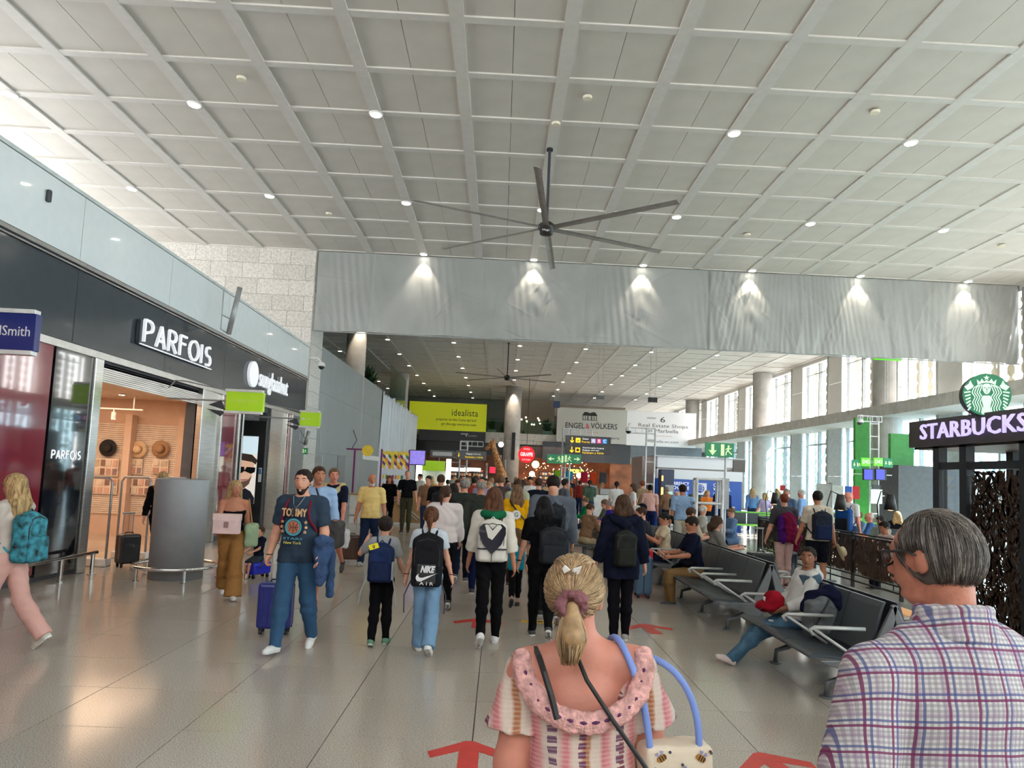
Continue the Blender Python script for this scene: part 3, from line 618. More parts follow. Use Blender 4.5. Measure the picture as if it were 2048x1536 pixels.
# outside: apron, passenger bridge
struct('ground_outside', MB().box(XRt+3, 150, -80, 200, -.4, -.25), mat('apron', (.5, .5, .48), .9, var=.1, sc=.3))
t = thing('passenger_bridge', 'pale blue glazed passenger bridge seen outside through the window wall', 'jet bridge', (27, 38, 0))
obj('deck', MB().box(-1.6, 1.6, -26, 26, 2.6, 2.9).box(-1.6, 1.6, -26, 26, 5.3, 5.6), mat('bridge_pale', (.55, .66, .74), .5), t)
for k in range(14):
    y = -26+k*4
    obj('truss', MB().tube([(-1.6, y, 2.9), (-1.6, y+2, 5.3), (-1.6, y+4, 2.9)], .07, 6).tube([(-1.6, y, 0), (-1.6, y, 2.6)], .12, 6), mat('bridge_steel', (.25, .38, .5), .5), t)
t = thing('ground_vehicle', 'blue and white ground service vehicle outside the windows', 'vehicle', (24, 31, 0))
obj('cab', MB().box(-1, 1, -2.5, -1, .4, 2.2), mat('vehicle_blue', (.05, .15, .45), .4), t, bevel=.1); obj('body', MB().box(-1, 1, -.9, 3, .5, 2.6), WHITE, t, bevel=.05)
for a in (-1.7, 2): obj('wheel', MB().tube([(-1.05, a, .4), (1.05, a, .4)], .4, 16), BLACK, t)
# ================================================================== FAR BALCONY, BILLBOARDS
YM = 65.0
MZ = mat('balcony_white', (.58, .57, .54), .6)
struct('wall_far', MB().box(-20, 22, YF+10, YF+10.3, 0, HC), mat('far_wall_dark', (.13, .12, .115), .8))
struct('balcony_floor', MB().box(-16, 19, YM, YF+10, 4.95, 5.35), mat('balcony_slab', (.3, .3, .29), .7))
struct('trim_6', MB().box(-1.5, 5.2, YM-.08, YM+.02, 4.75, 5.75).box(17.9, 19, YM-.08, YM+.02, 4.75, 5.75).box(-16, -1.5, YM+.0, YM+.1, 4.9, 5.7), MZ)
struct('trim_7', MB().box(3.9, 12, YM-.4, YM-.1, 3.35, 5.1), mat('shop_fascia_navy', (.02, .024, .035), .25))
struct('trim_8', MB().box(12, 18.6, YM-.4, YM-.1, 3.9, 5.1), mat('fascia_slate', (.10, .12, .14), .3))
struct('trim_9', MB().box(-8.5, 3.9, YM+.1, YM+.4, 3.6, 4.9), mat('shop_fascia_black', (.008, .009, .012), .35))
gr = thing('balcony_railing', 'glass balustrade with steel handrail along the far balcony', 'railing', (0, YM+.1, 5.75))
for k in range(-1, 4): obj('glass_panel', MB().box(k*2.0-.0, k*2.0+1.96, 0, .02, -.41, 1.25), glass('green_glass', (.75, .9, .84), .3), gr)
obj('handrail', MB().tube([(-1.6, .05, 1.1), (7, .05, 1.1)], .04, 6), GREYM, gr)
# balcony back room
struct('wall_balcony', MB().box(1.2, 5.4, YM+7, YM+7.2, 5.3, HC).box(5.4, 12, YM+3, YM+3.2, 5.3, 8.9), mat('balcony_room', (.38, .33, .28), .8))
struct('wall_balcony_left', MB().box(-16, 1.2, YM+9, YM+9.2, 5.3, HC), mat('balcony_grey', (.17, .19, .19), .8))
t = thing('far_pillar', 'round concrete column in the middle of the hall lit from above', 'column', (.98, 62.3, 0))
obj('shaft', MB().cyl((0, 0, 0), .72, HC, 32), COL, t, smooth=True)
obj('wall_clock_panel', MB().box(.0, .3, -.85, -.74, 3.2, 5.6), BLACK, t)
spot((.98, 61.2, HC-.2), 260, (1, .85, .65), 1.0, .5, (.12, 0, 0), .05)
for x, y in ((-6.3, 36.3), (-7.0, 57)):
    t = thing('column', 'pale round column rising behind the grey hoarding' + (' nearest the pier' if y < 40 else ' beside the glass screen'), 'column', (x-1.4, y, 0)); obj('shaft', MB().cyl((0, 0, 0), .5 if y < 40 else .72, HC, 28), COL, t, smooth=True)
spot((-7.3, 35.6, HC-.2), 160, (1, .85, .65), 1.1, .5, (.15, 0, -.3), .05)
# potted plants on balcony
LEAF = mat('leaf_green', (.035, .09, .03), .5); POTW = mat('pot_grey', (.45, .5, .5), .4)
def plant(x, y, z, h, lab, n=34, pot=True):
    t = thing('potted_plant', lab, 'plant', (x, y, z)); ph = h*.35
    obj('pot', MB().lathe([(h*.16, 0), (h*.2, ph), (h*.17, ph), (h*.15, ph*.9)], 14), POTW, t, smooth=True)
    mb = MB(); Q = random.Random(int(x*10+y))
    for k in range(n):
        a = Q.uniform(0, 2*PI); e = Q.uniform(.3, 1.4); L_ = h*Q.uniform(.4, .75); b = Vector((0, 0, ph*.9)); d = Vector((math.cos(a)*math.cos(e)*.6, math.sin(a)*math.cos(e)*.6, math.sin(e))); s = d.cross(Vector((0, 0, 1))).normalized()*h*.05
        m_ = b+d*L_*.6; e_ = b+d*L_+Vector((0, 0, -L_*.25*(1.4-e)))
        mb.add([b, m_-s, e_, m_+s, m_+Vector((0, 0, -.01))], [(0, 1, 2, 3)])
    obj('leaves', mb, LEAF, t, kind='stuff')
plant(-.85, YM+1, 5.35, 2.0, 'potted palm on the far balcony right of the yellow billboard', 60); plant(.1, YM+2.4, 5.35, 1.5, 'smaller potted plant on the far balcony just left of the big column')
plant(4.3, YM+1, 5.35, 2.2, 'tall potted plant on the balcony left of the grey billboard', 60); plant(5.2, YM+2.3, 5.35, 1.6, 'dark slender potted plant close to the grey billboard edge'); plant(2.1, YM+1, 5.35, .9, 'low dark planter on the balcony right of the big column')
t = thing('pendant_cluster', 'cluster of warm globe pendants hanging above the far balcony', 'pendant lamps', (2.6, YM+4, 7.2))
GLO = mat('globe_warm', (1, 1, 1), .5, emit=(1, .80, .5), es=9, var=0)
for k in range(9): obj('globe', MB().sph((R.uniform(-1, 1.2), R.uniform(-.5, .5), R.uniform(-.3, .5)), .085, 8), GLO, t)
obj('rod', MB().tube([(0, 0, .3), (0, 0, 2.5)], .02, 5), DARK, t)
# billboards
YB = mat('billboard_yellow', rgb(214, 220, 42), .5, emit=rgb(205, 212, 38), es=.22, var=.01); BG = mat('billboard_grey', rgb(182, 182, 178), .5, var=.01); BW = mat('billboard_white', rgb(222, 222, 224), .5, var=.01, emit=(.8, .8, .82), es=.10)
a = at(822, 800, Y=YM-.4)
t = thing('billboard', 'yellow-green billboard reading idealista with a dark lower strip', 'billboard', (-8.5, YM-.4, 4.7)); obj('support', MB().box(1, 1.1, .1, .5, .3, .5).box(6.5, 6.6, .1, .5, .3, .5), GREYM, t)
obj('panel', MB().box(0, 7.1, -.1, .1, 1.0, 3.55), YB, t); obj('lower_strip', MB().box(1.0, 7.1, -.1, .1, 0, 1.0), mat('strip_charcoal', (.05, .05, .06), .5), t)
CH = mat('print_charcoal', (.02, .022, .02), .5, var=0)
text('idealista', .62, CH, t, (5.1, -.11, 2.65), w=2.4, **FC, gap=1.1); text('property on the Costa del Sol?', .24, CH, t, (4.35, -.11, 2.0), w=3.7, **FC); text('get the app everyone uses', .24, CH, t, (4.6, -.11, 1.6), w=3.2, **FC)
text('aena publicidad', .12, WT, t, (5.9, -.11, .6), w=.8, **FC); poly([(0, 0), (.07, 0), (.1, .22), (.2, .3), (.1, .3), (.05, .2), (0, .35), (-.02, .1)], WT, t, (5.3, -.11, .5), **FC)
t = thing('billboard', 'grey billboard with a villa emblem reading ENGEL & VÖLKERS', 'billboard', (5.1, YM-.5, 5.15))
obj('panel', MB().box(0, 6.45, -.1, .1, 0, 3.15), BG, t)
text('ENGEL', .50, BT, t, (1.65, -.11, 1.5), w=1.75, bold=.01, **FC); text('&', .50, mat('print_red', rgb(190, 30, 40), .5, var=0), t, (2.82, -.11, 1.5), w=.36, **FC); text('VÖLKERS', .50, BT, t, (4.35, -.11, 1.55), w=2.45, bold=.01, **FC)
text('Before buying or selling a property', .2, BT, t, (3.3, -.11, .52), w=5.0, **FC); obj('rule', MB().box(2.5, 3.8, -.115, -.1, .95, .97), mat('print_red', (1, 0, 0)), t)
mb = MB(); M = frame((3.0, -.102, 2.1), (1, 0, 0), (0, 0, 1)); mb.prism([(-.72, .38), (.72, .38), (.5, .72), (.2, .72), (.0, .62), (-.2, .72), (-.5, .72)], .01, M)
for x in (-.62, -.4, -.2, .2, .4, .62): mb.prism([(x-.03, 0), (x+.03, 0), (x+.03, .36), (x-.03, .36)], .01, M)
mb.prism([(-.15, 0), (-.1, 0), (-.1, .6), (-.15, .6)], .01, M); mb.prism([(.1, 0), (.15, 0), (.15, .6), (.1, .6)], .01, M); mb.prism([(-.7, -.04), (.7, -.04), (.7, 0), (-.7, 0)], .01, M)
obj('villa_emblem', mb, BT, t)
t = thing('billboard', 'white billboard reading 6 Real Estate Shops in Marbella', 'billboard', (11.55, YM-.5, 5.1))
obj('panel', MB().box(0, 6.4, -.1, .1, 0, 3.2), BW, t)
GT = mat('print_grey', (.10, .10, .11), .5, var=0)
text('6', .5, BT, t, (3.3, -.11, 2.45), w=.45, **FC); text('Real Estate Shops', .32, GT, t, (3.35, -.11, 1.9), w=4.6, **FC); text('in Marbella', .32, GT, t, (3.35, -.11, 1.42), w=2.8, **FC); text('marbella-ev.com', .22, GT, t, (3.35, -.11, .45), w=2.9, **FC); obj('rule', MB().box(2.5, 4.2, -.115, -.1, .96, .98), mat('print_red', (1, 0, 0)), t)
# ================================================================== HOARDINGS (left, beyond the pier)
HG = mat('hoarding_grey', (.27, .29, .29), .6, var=.02, sc=.5)
h = struct('wall_hoarding', MB().box(-7.5, -7.25, 26.9, 42, 0, 6.6), mat('hoarding_core', (.15, .16, .16), .8))
for k in range(6):
    a = 26.9+k*2.52
    for z0, z1 in ((0, 2.4), (2.4, 4.8), (4.8, 6.6)): obj('hoarding_panel', MB().box(-7.25, -7.21, a+.004, a+2.516, z0+.004, z1-.004), HG, h)
obj('hoarding_door', MB().box(-7.21, -7.18, 31.5, 33, 0, 2.4), mat('hoarding_door', (.20, .21, .21), .6), h)
obj('pale_strip', MB().box(-7.2, -7.15, 37, 42, 2.35, 2.6), WHITE, h)
def tarp():
    nx, nz = 160, 24; Yg, Zg = np.meshgrid(np.linspace(42.12, 60.5, nx), np.linspace(0, 1, nz))
    X = -7.2+.05*np.sin(Yg*4+Zg*2)+.04*np.sin(Yg*9.3)*Zg+.02*np.sin(Yg*21)
    top = 6.5+.08*np.sin(Yg*3)+.05*np.sin(Yg*7.7); V = np.stack([X, Yg, .05+Zg*(top-.05)], -1).reshape(-1, 3); idx = np.arange(nx*nz).reshape(nz, nx)
    F = np.stack([idx[:-1, :-1], idx[:-1, 1:], idx[1:, 1:], idx[1:, :-1]], -1).reshape(-1, 4)
    me = bpy.data.meshes.new('tarpaulin'); me.from_pydata(V.tolist(), [], F.tolist()); me.materials.append(mat('white_sheeting', (.60, .65, .70), .5, var=.03, sc=1)); me.shade_smooth()
    o = obj('tarpaulin', me, None); o['kind'] = None; del o['kind']; tag(o, 'pale white plastic sheeting hung past the grey hoarding', 'sheeting')
    s = o.modifiers.new('thick', 'SOLIDIFY'); s.thickness = .01
tarp()
struct('trim_10', MB().box(-7.6, -7.28, 42, 60.5, 0, 6.3), mat('hoarding_core', (1, 1, 1)))
t = thing('glass_screen', 'tall smoked glass screen standing above the white sheeting', 'glass screen', (-7.6, 47, 6.3))
for k in range(3): obj('glass_panel', MB().box(0, .02, k*2.6, k*2.6+2.56, 0, 2.6-.0*k), glass('green_glass', (1, 1, 1)), t)
plant(-8.3, 43.5, 6.3, 2.2, 'leafy green plant above the hoarding beside the glass screen', 80)
# ================================================================== FANS
FANM = mat('fan_blade_grey', (.26, .25, .24), .45, .3)
def fan(x, y, z, lab, rot, r=3.3):
    t = thing('ceiling_fan', lab, 'ceiling fan', (x, y, z), rot)
    obj('down_rod', MB().cyl((0, 0, .1), .035, HC-z-.1, 12), DARK, t); obj('ceiling_mount', MB().cyl((0, 0, HC-z-.06), .08, .06, 12), DARK, t)
    h_ = obj('motor_hub', MB().lathe([(.1, -.14), (.155, -.12), (.165, -.02), (.2, 0), (.2, .1), (.12, .16), (.04, .2)], 24), BLACK, t, smooth=True)
    for k in range(6):
        a = k*PI/3; mb = MB(); n = 10; V = []; F = []
        for i in range(n+1):
            u = .16+(r-.16)*i/n; w = .075 if i < n else .08
            for (c, zz) in ((-w, .022), (0, .035), (w, -.015), (0, .012)):
                V.append((u*math.cos(a)-c*math.sin(a), u*math.sin(a)+c*math.cos(a), .02+zz*1.3))
        for i in range(n):
            for k2 in range(4): F.append((i*4+k2, i*4+(k2+1) % 4, (i+1)*4+(k2+1) % 4, (i+1)*4+k2))
        F += [(3, 2, 1, 0), (n*4, n*4+1, n*4+2, n*4+3)]
        mb.add(V, F); bl = obj('blade', mb, FANM, t)
    return t
q = fan(.86, 16.32, 7.72, 'large grey six-bladed ceiling fan on a black rod in the foreground', PI/2-.12)
text('Mega', .05, WT, q, (-.17, -.0, -.07), xd=(0, -1, 0), yd=(0, 0, 1), w=.17)
q = fan(.22, 41.5, 7.6, 'smaller looking far ceiling fan beyond the curtain', .35, 3.2)
# ================================================================== BENCHES (back-to-back beam seating)
SEAT = mat('seat_grey', (.055, .065, .075), .38, .2, var=.03, sc=4, spec=.5); ALU = mat('cast_alu', (.13, .135, .14), .42, .4); ARMM = mat('armrest_pale', (.42, .42, .40), .45, .2)
XS = 2.73; XC = 3.44; SP = .575
def seatprof(mb, y0, y1, sgn, x0):
    # seat pan + back, facing -X (sgn=1) ; profile in x,z
    th = .03; pan = [(0, .425), (.04, .44), (.25, .425), (.46, .40), (.54, .43)]; bk = [(.50, .46), (.55, .60), (.62, .85), (.64, .90)]
    def strip(p):
        n = len(p); V = []; F = []
        for (x, z) in p: V += [(x0+sgn*x, y0, z), (x0+sgn*x, y1, z), (x0+sgn*(x+th*.6), y1, z-th), (x0+sgn*(x+th*.6), y0, z-th)]
        for i in range(n-1):
            for k in range(4): F.append((i*4+k, i*4+(k+1) % 4, (i+1)*4+(k+1) % 4, (i+1)*4+k))
        F += [(0, 1, 2, 3), (n*4-1, n*4-2, n*4-3, n*4-4)]; mb.add(V, F)
    strip(pan); return strip, bk
def bench(ys, n, lab, arms_l, arms_r):
    t = thing('beam_bench', lab, 'bench', (XC, ys+n*SP/2, 0)); L_ = n*SP
    for side in (1, -1):
        x0 = XS-XC if side == 1 else -(XS-XC)
        for k in range(n):
            y0 = -L_/2+k*SP+.006; y1 = y0+SP-.012
            mb = MB(); st, bk = seatprof(mb, y0, y1, side, x0); obj('seat_pan', mb, SEAT, t)
            mb = MB(); st, bk = seatprof(mb, y0, y1, side, x0); mb = MB()
            n2 = len(bk); V = []; F = []
            for (x, z) in bk: V += [(x0+side*x, y0, z), (x0+side*x, y1, z), (x0+side*(x+.025), y1, z), (x0+side*(x+.025), y0, z)]
            for i in range(n2-1):
                for q in range(4): F.append((i*4+q, i*4+(q+1) % 4, (i+1)*4+(q+1) % 4, (i+1)*4+q))
            F += [(0, 1, 2, 3), (n2*4-1, n2*4-2, n2*4-3, n2*4-4)]; mb.add(V, F); obj('backrest', mb, SEAT, t)
        for a in (arms_l if side == 1 else arms_r):
            y = -L_/2+a*SP; mb = MB(); X = lambda x: x0+side*x
            pts = [(.04, .64), (.08, .665), (.50, .665)]
            mb.tube([(X(.03), y, .60), (X(.0), y, .645), (X(.04), y, .665), (X(.48), y, .665)], .017, 8)
            mb.tube([(X(.03), y, .655), (X(.42), y, .41)], .014, 8)
            obj('armrest', mb, ARMM, t, smooth=True)
            if a in (0, n):
                mb = MB(); M = frame((0, y-.02, 0), (1, 0, 0), (0, 0, 1)); P_ = [(X(.06), .40), (X(.10), .37), (X(.36), .30), (X(.46), .17), (X(.54), .17), (X(.60), .30), (X(.74), .88), (X(.70), .89), (X(.47), .41)]
                mb.prism(P_ if side == 1 else P_[::-1], .04, M); obj('end_frame', mb, ALU, t, bevel=.008)
    obj('beam', MB().box(-.06, .06, -L_/2, L_/2, .30, .38), ALU, t)
    for y in (-L_/2+.28, L_/2-.28) if n < 5 else (-L_/2+.3, 0, L_/2-.3):
        for s in (-1, 1):
            mb = MB(); mb.tube([(0, y, .34), (s*.30, y, .17), (s*.42, y, .13), (s*.43, y, .01)], [.035, .03, .026, .024], 8); mb.cyl((s*.43, y, 0), .06, .015, 14)
            obj('leg', mb, ALU, t, smooth=True)
    return t
bench(6.12, 3, 'nearest grey metal back-to-back bench with the woman in the white hoodie', (0, 1, 3), (0, 1, 2, 3))
bench(8.85, 5, 'grey metal back-to-back bench where the man in khaki trousers sits', (0, 1, 2), (0, 1, 2, 4, 5))
bench(12.6, 5, 'third grey metal bench further back with seated travellers', (0, 3, 5), (0, 2, 5))
bench(16.4, 6, 'fourth grey metal bench in the crowded waiting area', (0, 3, 6), (0, 3, 6))
bench(3.4, 3, 'grey metal bench at the right edge hidden by the plaid shirt man', (3, 2), (3,))
# ================================================================== CAFE FENCE with laser-cut leaf screens
IRON = mat('dark_iron', (.018, .018, .02), .45, .5); BRZ = mat('bronze_screen', (.075, .045, .032), .45, .5, var=.15, sc=6)
def leafscreen(w, h, dens=340, seed=1):
    """openwork panel: crossing slim leaf shapes in a plane (local x,z)"""
    Q = random.Random(seed); mb = MB()
    for k in range(int(dens*w*h)):
        cx = Q.uniform(.02, w-.02); cz = Q.uniform(.02, h-.02); a = Q.gauss(PI/2, .7); L_ = Q.uniform(.06, .15); wd_ = Q.uniform(.008, .02); d = (math.cos(a), math.sin(a)); n_ = (-d[1], d[0]); y = Q.choice((-.004, 0, .004))
        P_ = [(cx+d[0]*s*L_+n_[0]*t_*wd_, cz+d[1]*s*L_+n_[1]*t_*wd_) for s, t_ in ((-1, 0), (-.3, -1), (.3, -1), (1, 0), (.3, 1), (-.3, 1))]
        P_ = [(min(max(x, 0), w), min(max(z, 0), h)) for x, z in P_]
        mb.add([(x, y, z) for x, z in P_]+[(x, y+.004, z) for x, z in P_], [(0, 1, 2, 3, 4, 5), (11, 10, 9, 8, 7, 6)]+[(i, (i+1) % 6, 6+(i+1) % 6, 6+i) for i in range(6)])
    return mb
XFN = 6.95
t = thing('terrace_fence', 'dark iron fence with bronze leaf-patterned screens around the coffee terrace', 'fence', (XFN, 14.6, 0), -PI/2)
scr = [leafscreen(1.62, .72, 700, s).mesh('leaf_screen', BRZ) for s in (1, 2)]
mbL = 4.1
for k in range(5):
    o = bpy.data.objects.new('leaf_screen', scr[k % 2]); C.objects.link(o); o.parent = t; o.location = (-mbL+k*1.66+.02, 0, .26)
for k in range(6): obj('fence_post', MB().box(-mbL+k*1.66-.025, -mbL+k*1.66+.025, -.025, .025, 0, 1.05), IRON, t)
for z in (1.03, .98, .24, .12): obj('rail', MB().box(-mbL, mbL+.1, -.018, .018, z-.014, z+.014), IRON, t)
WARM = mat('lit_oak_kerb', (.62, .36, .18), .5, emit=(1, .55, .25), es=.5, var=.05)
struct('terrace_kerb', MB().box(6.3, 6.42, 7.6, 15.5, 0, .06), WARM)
# ================================================================== COFFEE KIOSK
KM = mat('kiosk_steel_dark', (.022, .025, .032), .45, .3); BRN = mat('kiosk_board', (.055, .045, .043), .5)
k_ = thing('coffee_kiosk', 'dark framed coffee kiosk with a lit STARBUCKS board and leaf screens', 'kiosk', (6.2, 8, 0))
def kb(x0, x1, y0, y1, z0, z1): return MB().box(x0-6.2, x1-6.2, y0-8, y1-8, z0, z1)
for y in (9.9, 9.32, 8.22, 7.0, 5.6): obj('post', kb(6.2, 6.32, y-.07, y+.07, 0, 2.53), KM, k_)
for x, y in ((7.3, 9.95), (8.6, 9.95), (9.6, 9.95), (9.6, 8.4), (9.6, 6.5)): obj('post', kb(x, x+.12, y-.07, y+.07, 0, 2.53), KM, k_)
obj('transom', kb(6.21, 6.31, 5.6, 9.9, 2.2, 2.3), KM, k_); obj('transom', kb(9.6, 9.7, 5.6, 9.9, 2.0, 2.1), KM, k_); obj('sill', kb(6.21, 6.31, 5.6, 9.9, .1, .2), KM, k_)
sc_ = obj('leaf_screen', leafscreen(1.0, 1.98, 620, 5), BRZ, k_); sc_.rotation_euler = (0, 0, -PI/2); sc_.location = (.06, 1.25, .2)
sc_ = obj('leaf_screen', leafscreen(1.1, 1.98, 300, 6), BRZ, k_); sc_.rotation_euler = (0, 0, -PI/2); sc_.location = (.06, .1, .2)
obj('glass_panel', kb(6.25, 6.26, 9.4, 9.82, .2, 2.2), GLASS, k_)
obj('roof_board', kb(6.12, 6.2, 5.0, 10.42, 2.53, 2.91), BRN, k_); obj('roof', kb(6.2, 9.8, 5.0, 10.42, 2.5, 2.6), BRN, k_)
obj('counter', kb(7.6, 8.3, 6.2, 9.3, 0, 1.1), mat('counter_dark', (.05, .04, .035), .5), k_)
obj('roof_lamp', MB().cyl((1.2, 1.2, 2.47), .08, .03, 12), GLO, k_)
LAV = mat('lit_lavender', (.55, .48, .8), .5, emit=(.62, .53, 1), es=.95, var=0)
sgn = thing('shop_sign', 'lit lavender capital lettering reading STARBUCKS on the kiosk board', 'sign', (6.1, 9.1, 2.72))
text('STARBUCKS', .215, LAV, sgn, (-.05, .93, 0), w=2.06, ext=.012, bold=.008, align='LEFT', gap=1.06, **FR)
# round siren emblem
GS = mat('emblem_green', rgb(0, 110, 70), .35, emit=rgb(0, 110, 70), es=.5, var=0); WS = mat('emblem_white', rgb(215, 235, 222), .4, emit=rgb(215, 235, 222), es=.4, var=0)
sg = thing('round_sign', 'round green sign with a white crowned long-haired figure above the kiosk', 'sign', (6.15, 8.77, 3.14), 1.25)
M = frame((-.0, 0, 0), (0, -1, 0), (0, 0, 1)); r_ = .272
mb = MB(); mb.prism(circ(0, 0, r_, 48), .14, M @ Matrix.Translation((0, 0, -.14))); obj('drum', mb, BLACK, sg)
mb = MB(); mb.prism(circ(0, 0, r_*.985, 48), .004, M); obj('green_disc', mb, GS, sg)
mb = MB(); Mz = M @ Matrix.Translation((0, 0, .005))
def ST(pts, w): stroke(mb, [(x*r_, y*r_) for x, y in pts], w*r_, Mz, .003)
def PL(pts, z=0, m=None):
    P_ = [(x*r_, y*r_) for x, y in pts]; A_ = sum(P_[i-1][0]*P_[i][1]-P_[i][0]*P_[i-1][1] for i in range(len(P_)))
    (m or mb).prism(P_ if A_ > 0 else P_[::-1], .003, Mz @ Matrix.Translation((0, 0, z)))
star = [(.13*(1 if k % 2 == 0 else .42)*math.sin(k*PI/5), .80+.13*(1 if k % 2 == 0 else .42)*math.cos(k*PI/5)) for k in range(10)]; PL(star)
PL([(-.36, .46), (-.4, .72), (-.27, .6), (-.2, .76), (-.1, .62), (0, .70), (.1, .62), (.2, .76), (.27, .6), (.4, .72), (.36, .46), (.2, .54), (0, .57), (-.2, .54)])
PL([(-.17, .42), (-.12, .50), (0, .53), (.12, .50), (.17, .42), (.16, .22), (.09, .07), (0, .02), (-.09, .07), (-.16, .22)])
for s in (-1, 1):
    for k in range(4):
        o_ = .20+k*.10
        ST([(s*(.08+o_*.55), .50-.02*k), (s*(o_+.02), .32), (s*(o_+.10), .10), (s*(o_-.03), -.12), (s*(o_+.08), -.36), (s*(o_-.02), -.62), (s*(o_+.02), -.88+k*.05)], .042)
    PL([(s*.52, .40), (s*.6, .52), (s*.66, .68), (s*.74, .5), (s*.92, .38), (s*.78, .2), (s*.6, .3)])
    for k in range(6): ST([(s*.66, .14-.14*k), (s*(.92-.03*k), .10-.15*k-.02*k)], .07)
PL([(-.14, -.04), (.14, -.04), (.2, -.3), (.14, -.55), (.2, -.93), (-.2, -.93), (-.14, -.55), (-.2, -.3)])
obj('siren_figure', mb, WS, sg)
mb = MB()
for s in (-1, 1): PL([(s*.04, .34), (s*.12, .34), (s*.12, .31), (s*.04, .31)], .004, mb)
PL([(-.05, .14), (.05, .14), (.03, .11), (-.03, .11)], .004, mb); PL([(-.01, .3), (.015, .3), (.03, .2), (-.01, .2)], .004, mb)
obj('face_lines', mb, GS, sg)
obj('bracket', MB().box(.04, .06, -.12, -.10, -.33, -.2).box(.04, .06, .10, .12, -.33, -.2), KM, sg)

struct('wall_left_far', MB().box(-12.2, -12, 26.9, 90, 0, HC), mat('far_side_grey', (.20, .20, .19), .8))
# ================================================================== PEOPLE : bodies as smooth-blended distance fields turned into one mesh
class Field:
    def __init__(s, lo, hi, res):
        s.lo = np.array(lo, 'f'); s.res = res; s.n = np.maximum(4, np.ceil((np.array(hi)-s.lo)/res).astype(int)+1)
        s.ax = [s.lo[i]+np.arange(s.n[i], dtype='f')*res for i in range(3)]
        s.d = np.full(s.n, 1.0, 'f'); s.lab = np.zeros(s.n, 'u1'); s.best = np.full(s.n, 9.0, 'f')
    def sub(s, lo, hi):
        a = np.clip(((np.array(lo)-s.lo)/s.res).astype(int)-1, 0, s.n-1); b = np.clip(((np.array(hi)-s.lo)/s.res).astype(int)+2, 1, s.n)
        sl = tuple(slice(int(a[i]), int(max(b[i], a[i]+1))) for i in range(3))
        g = np.meshgrid(*[s.ax[i][sl[i]] for i in range(3)], indexing='ij', copy=False)
        return sl, g
    def put(s, sl, d, k, lab):
        D = s.d[sl]
        if k > 0:
            h = np.clip(.5+.5*(D-d)/k, 0, 1); s.d[sl] = D*(1-h)+d*h-k*h*(1-h)
        else: s.d[sl] = np.minimum(D, d)
        B = s.best[sl]; m = d < B; B[m] = d[m]; s.best[sl] = B
        Lb = s.lab[sl]; Lb[m] = lab; s.lab[sl] = Lb
def cap(a, b, ra, rb=None, sc=(1, 1, 1)): return ('c', np.array(a, 'f'), np.array(b, 'f'), ra, ra if rb is None else rb, np.array(sc, 'f'))
def ell(c, r, M=None): return ('e', np.array(c, 'f'), np.array(r, 'f'), M)
def rbox(c, h, r, M=None): return ('b', np.array(c, 'f'), np.array(h, 'f'), r, M)
def pbounds(p):
    if p[0] == 'c':
        m = max(p[3], p[4]); r = m*p[5]; return np.minimum(p[1], p[2])-r, np.maximum(p[1], p[2])+r
    if p[0] == 'e': m = max(p[2]) if p[3] is not None else p[2]; return p[1]-m, p[1]+m
    m = np.linalg.norm(p[2])+p[3] if p[4] is not None else p[2]+p[3]; return p[1]-m, p[1]+m
def pdist(p, g):
    if p[0] == 'c':
        sc = p[5]; x = (g[0]-p[1][0])/sc[0]; y = (g[1]-p[1][1])/sc[1]; z = (g[2]-p[1][2])/sc[2]; ba = (p[2]-p[1])/sc; L2 = float(ba@ba)+1e-9
        h = np.clip((x*ba[0]+y*ba[1]+z*ba[2])/L2, 0, 1)
        return (np.sqrt((x-ba[0]*h)**2+(y-ba[1]*h)**2+(z-ba[2]*h)**2)-(p[3]+(p[4]-p[3])*h))*float(sc.min())
    q = [g[i]-p[1][i] for i in range(3)]
    M = p[3] if p[0] == 'e' else p[4]
    if M is not None: q = [M[0][i]*q[0]+M[1][i]*q[1]+M[2][i]*q[2] for i in range(3)]
    if p[0] == 'e':
        r = p[2]; k0 = np.sqrt((q[0]/r[0])**2+(q[1]/r[1])**2+(q[2]/r[2])**2); k1 = np.sqrt((q[0]/r[0]**2)**2+(q[1]/r[1]**2)**2+(q[2]/r[2]**2)**2)+1e-6
        return k0*(k0-1)/k1
    a = [np.abs(q[i])-p[2][i] for i in range(3)]
    return np.sqrt(np.maximum(a[0], 0)**2+np.maximum(a[1], 0)**2+np.maximum(a[2], 0)**2)+np.minimum(np.maximum(a[0], np.maximum(a[1], a[2])), 0)-p[3]
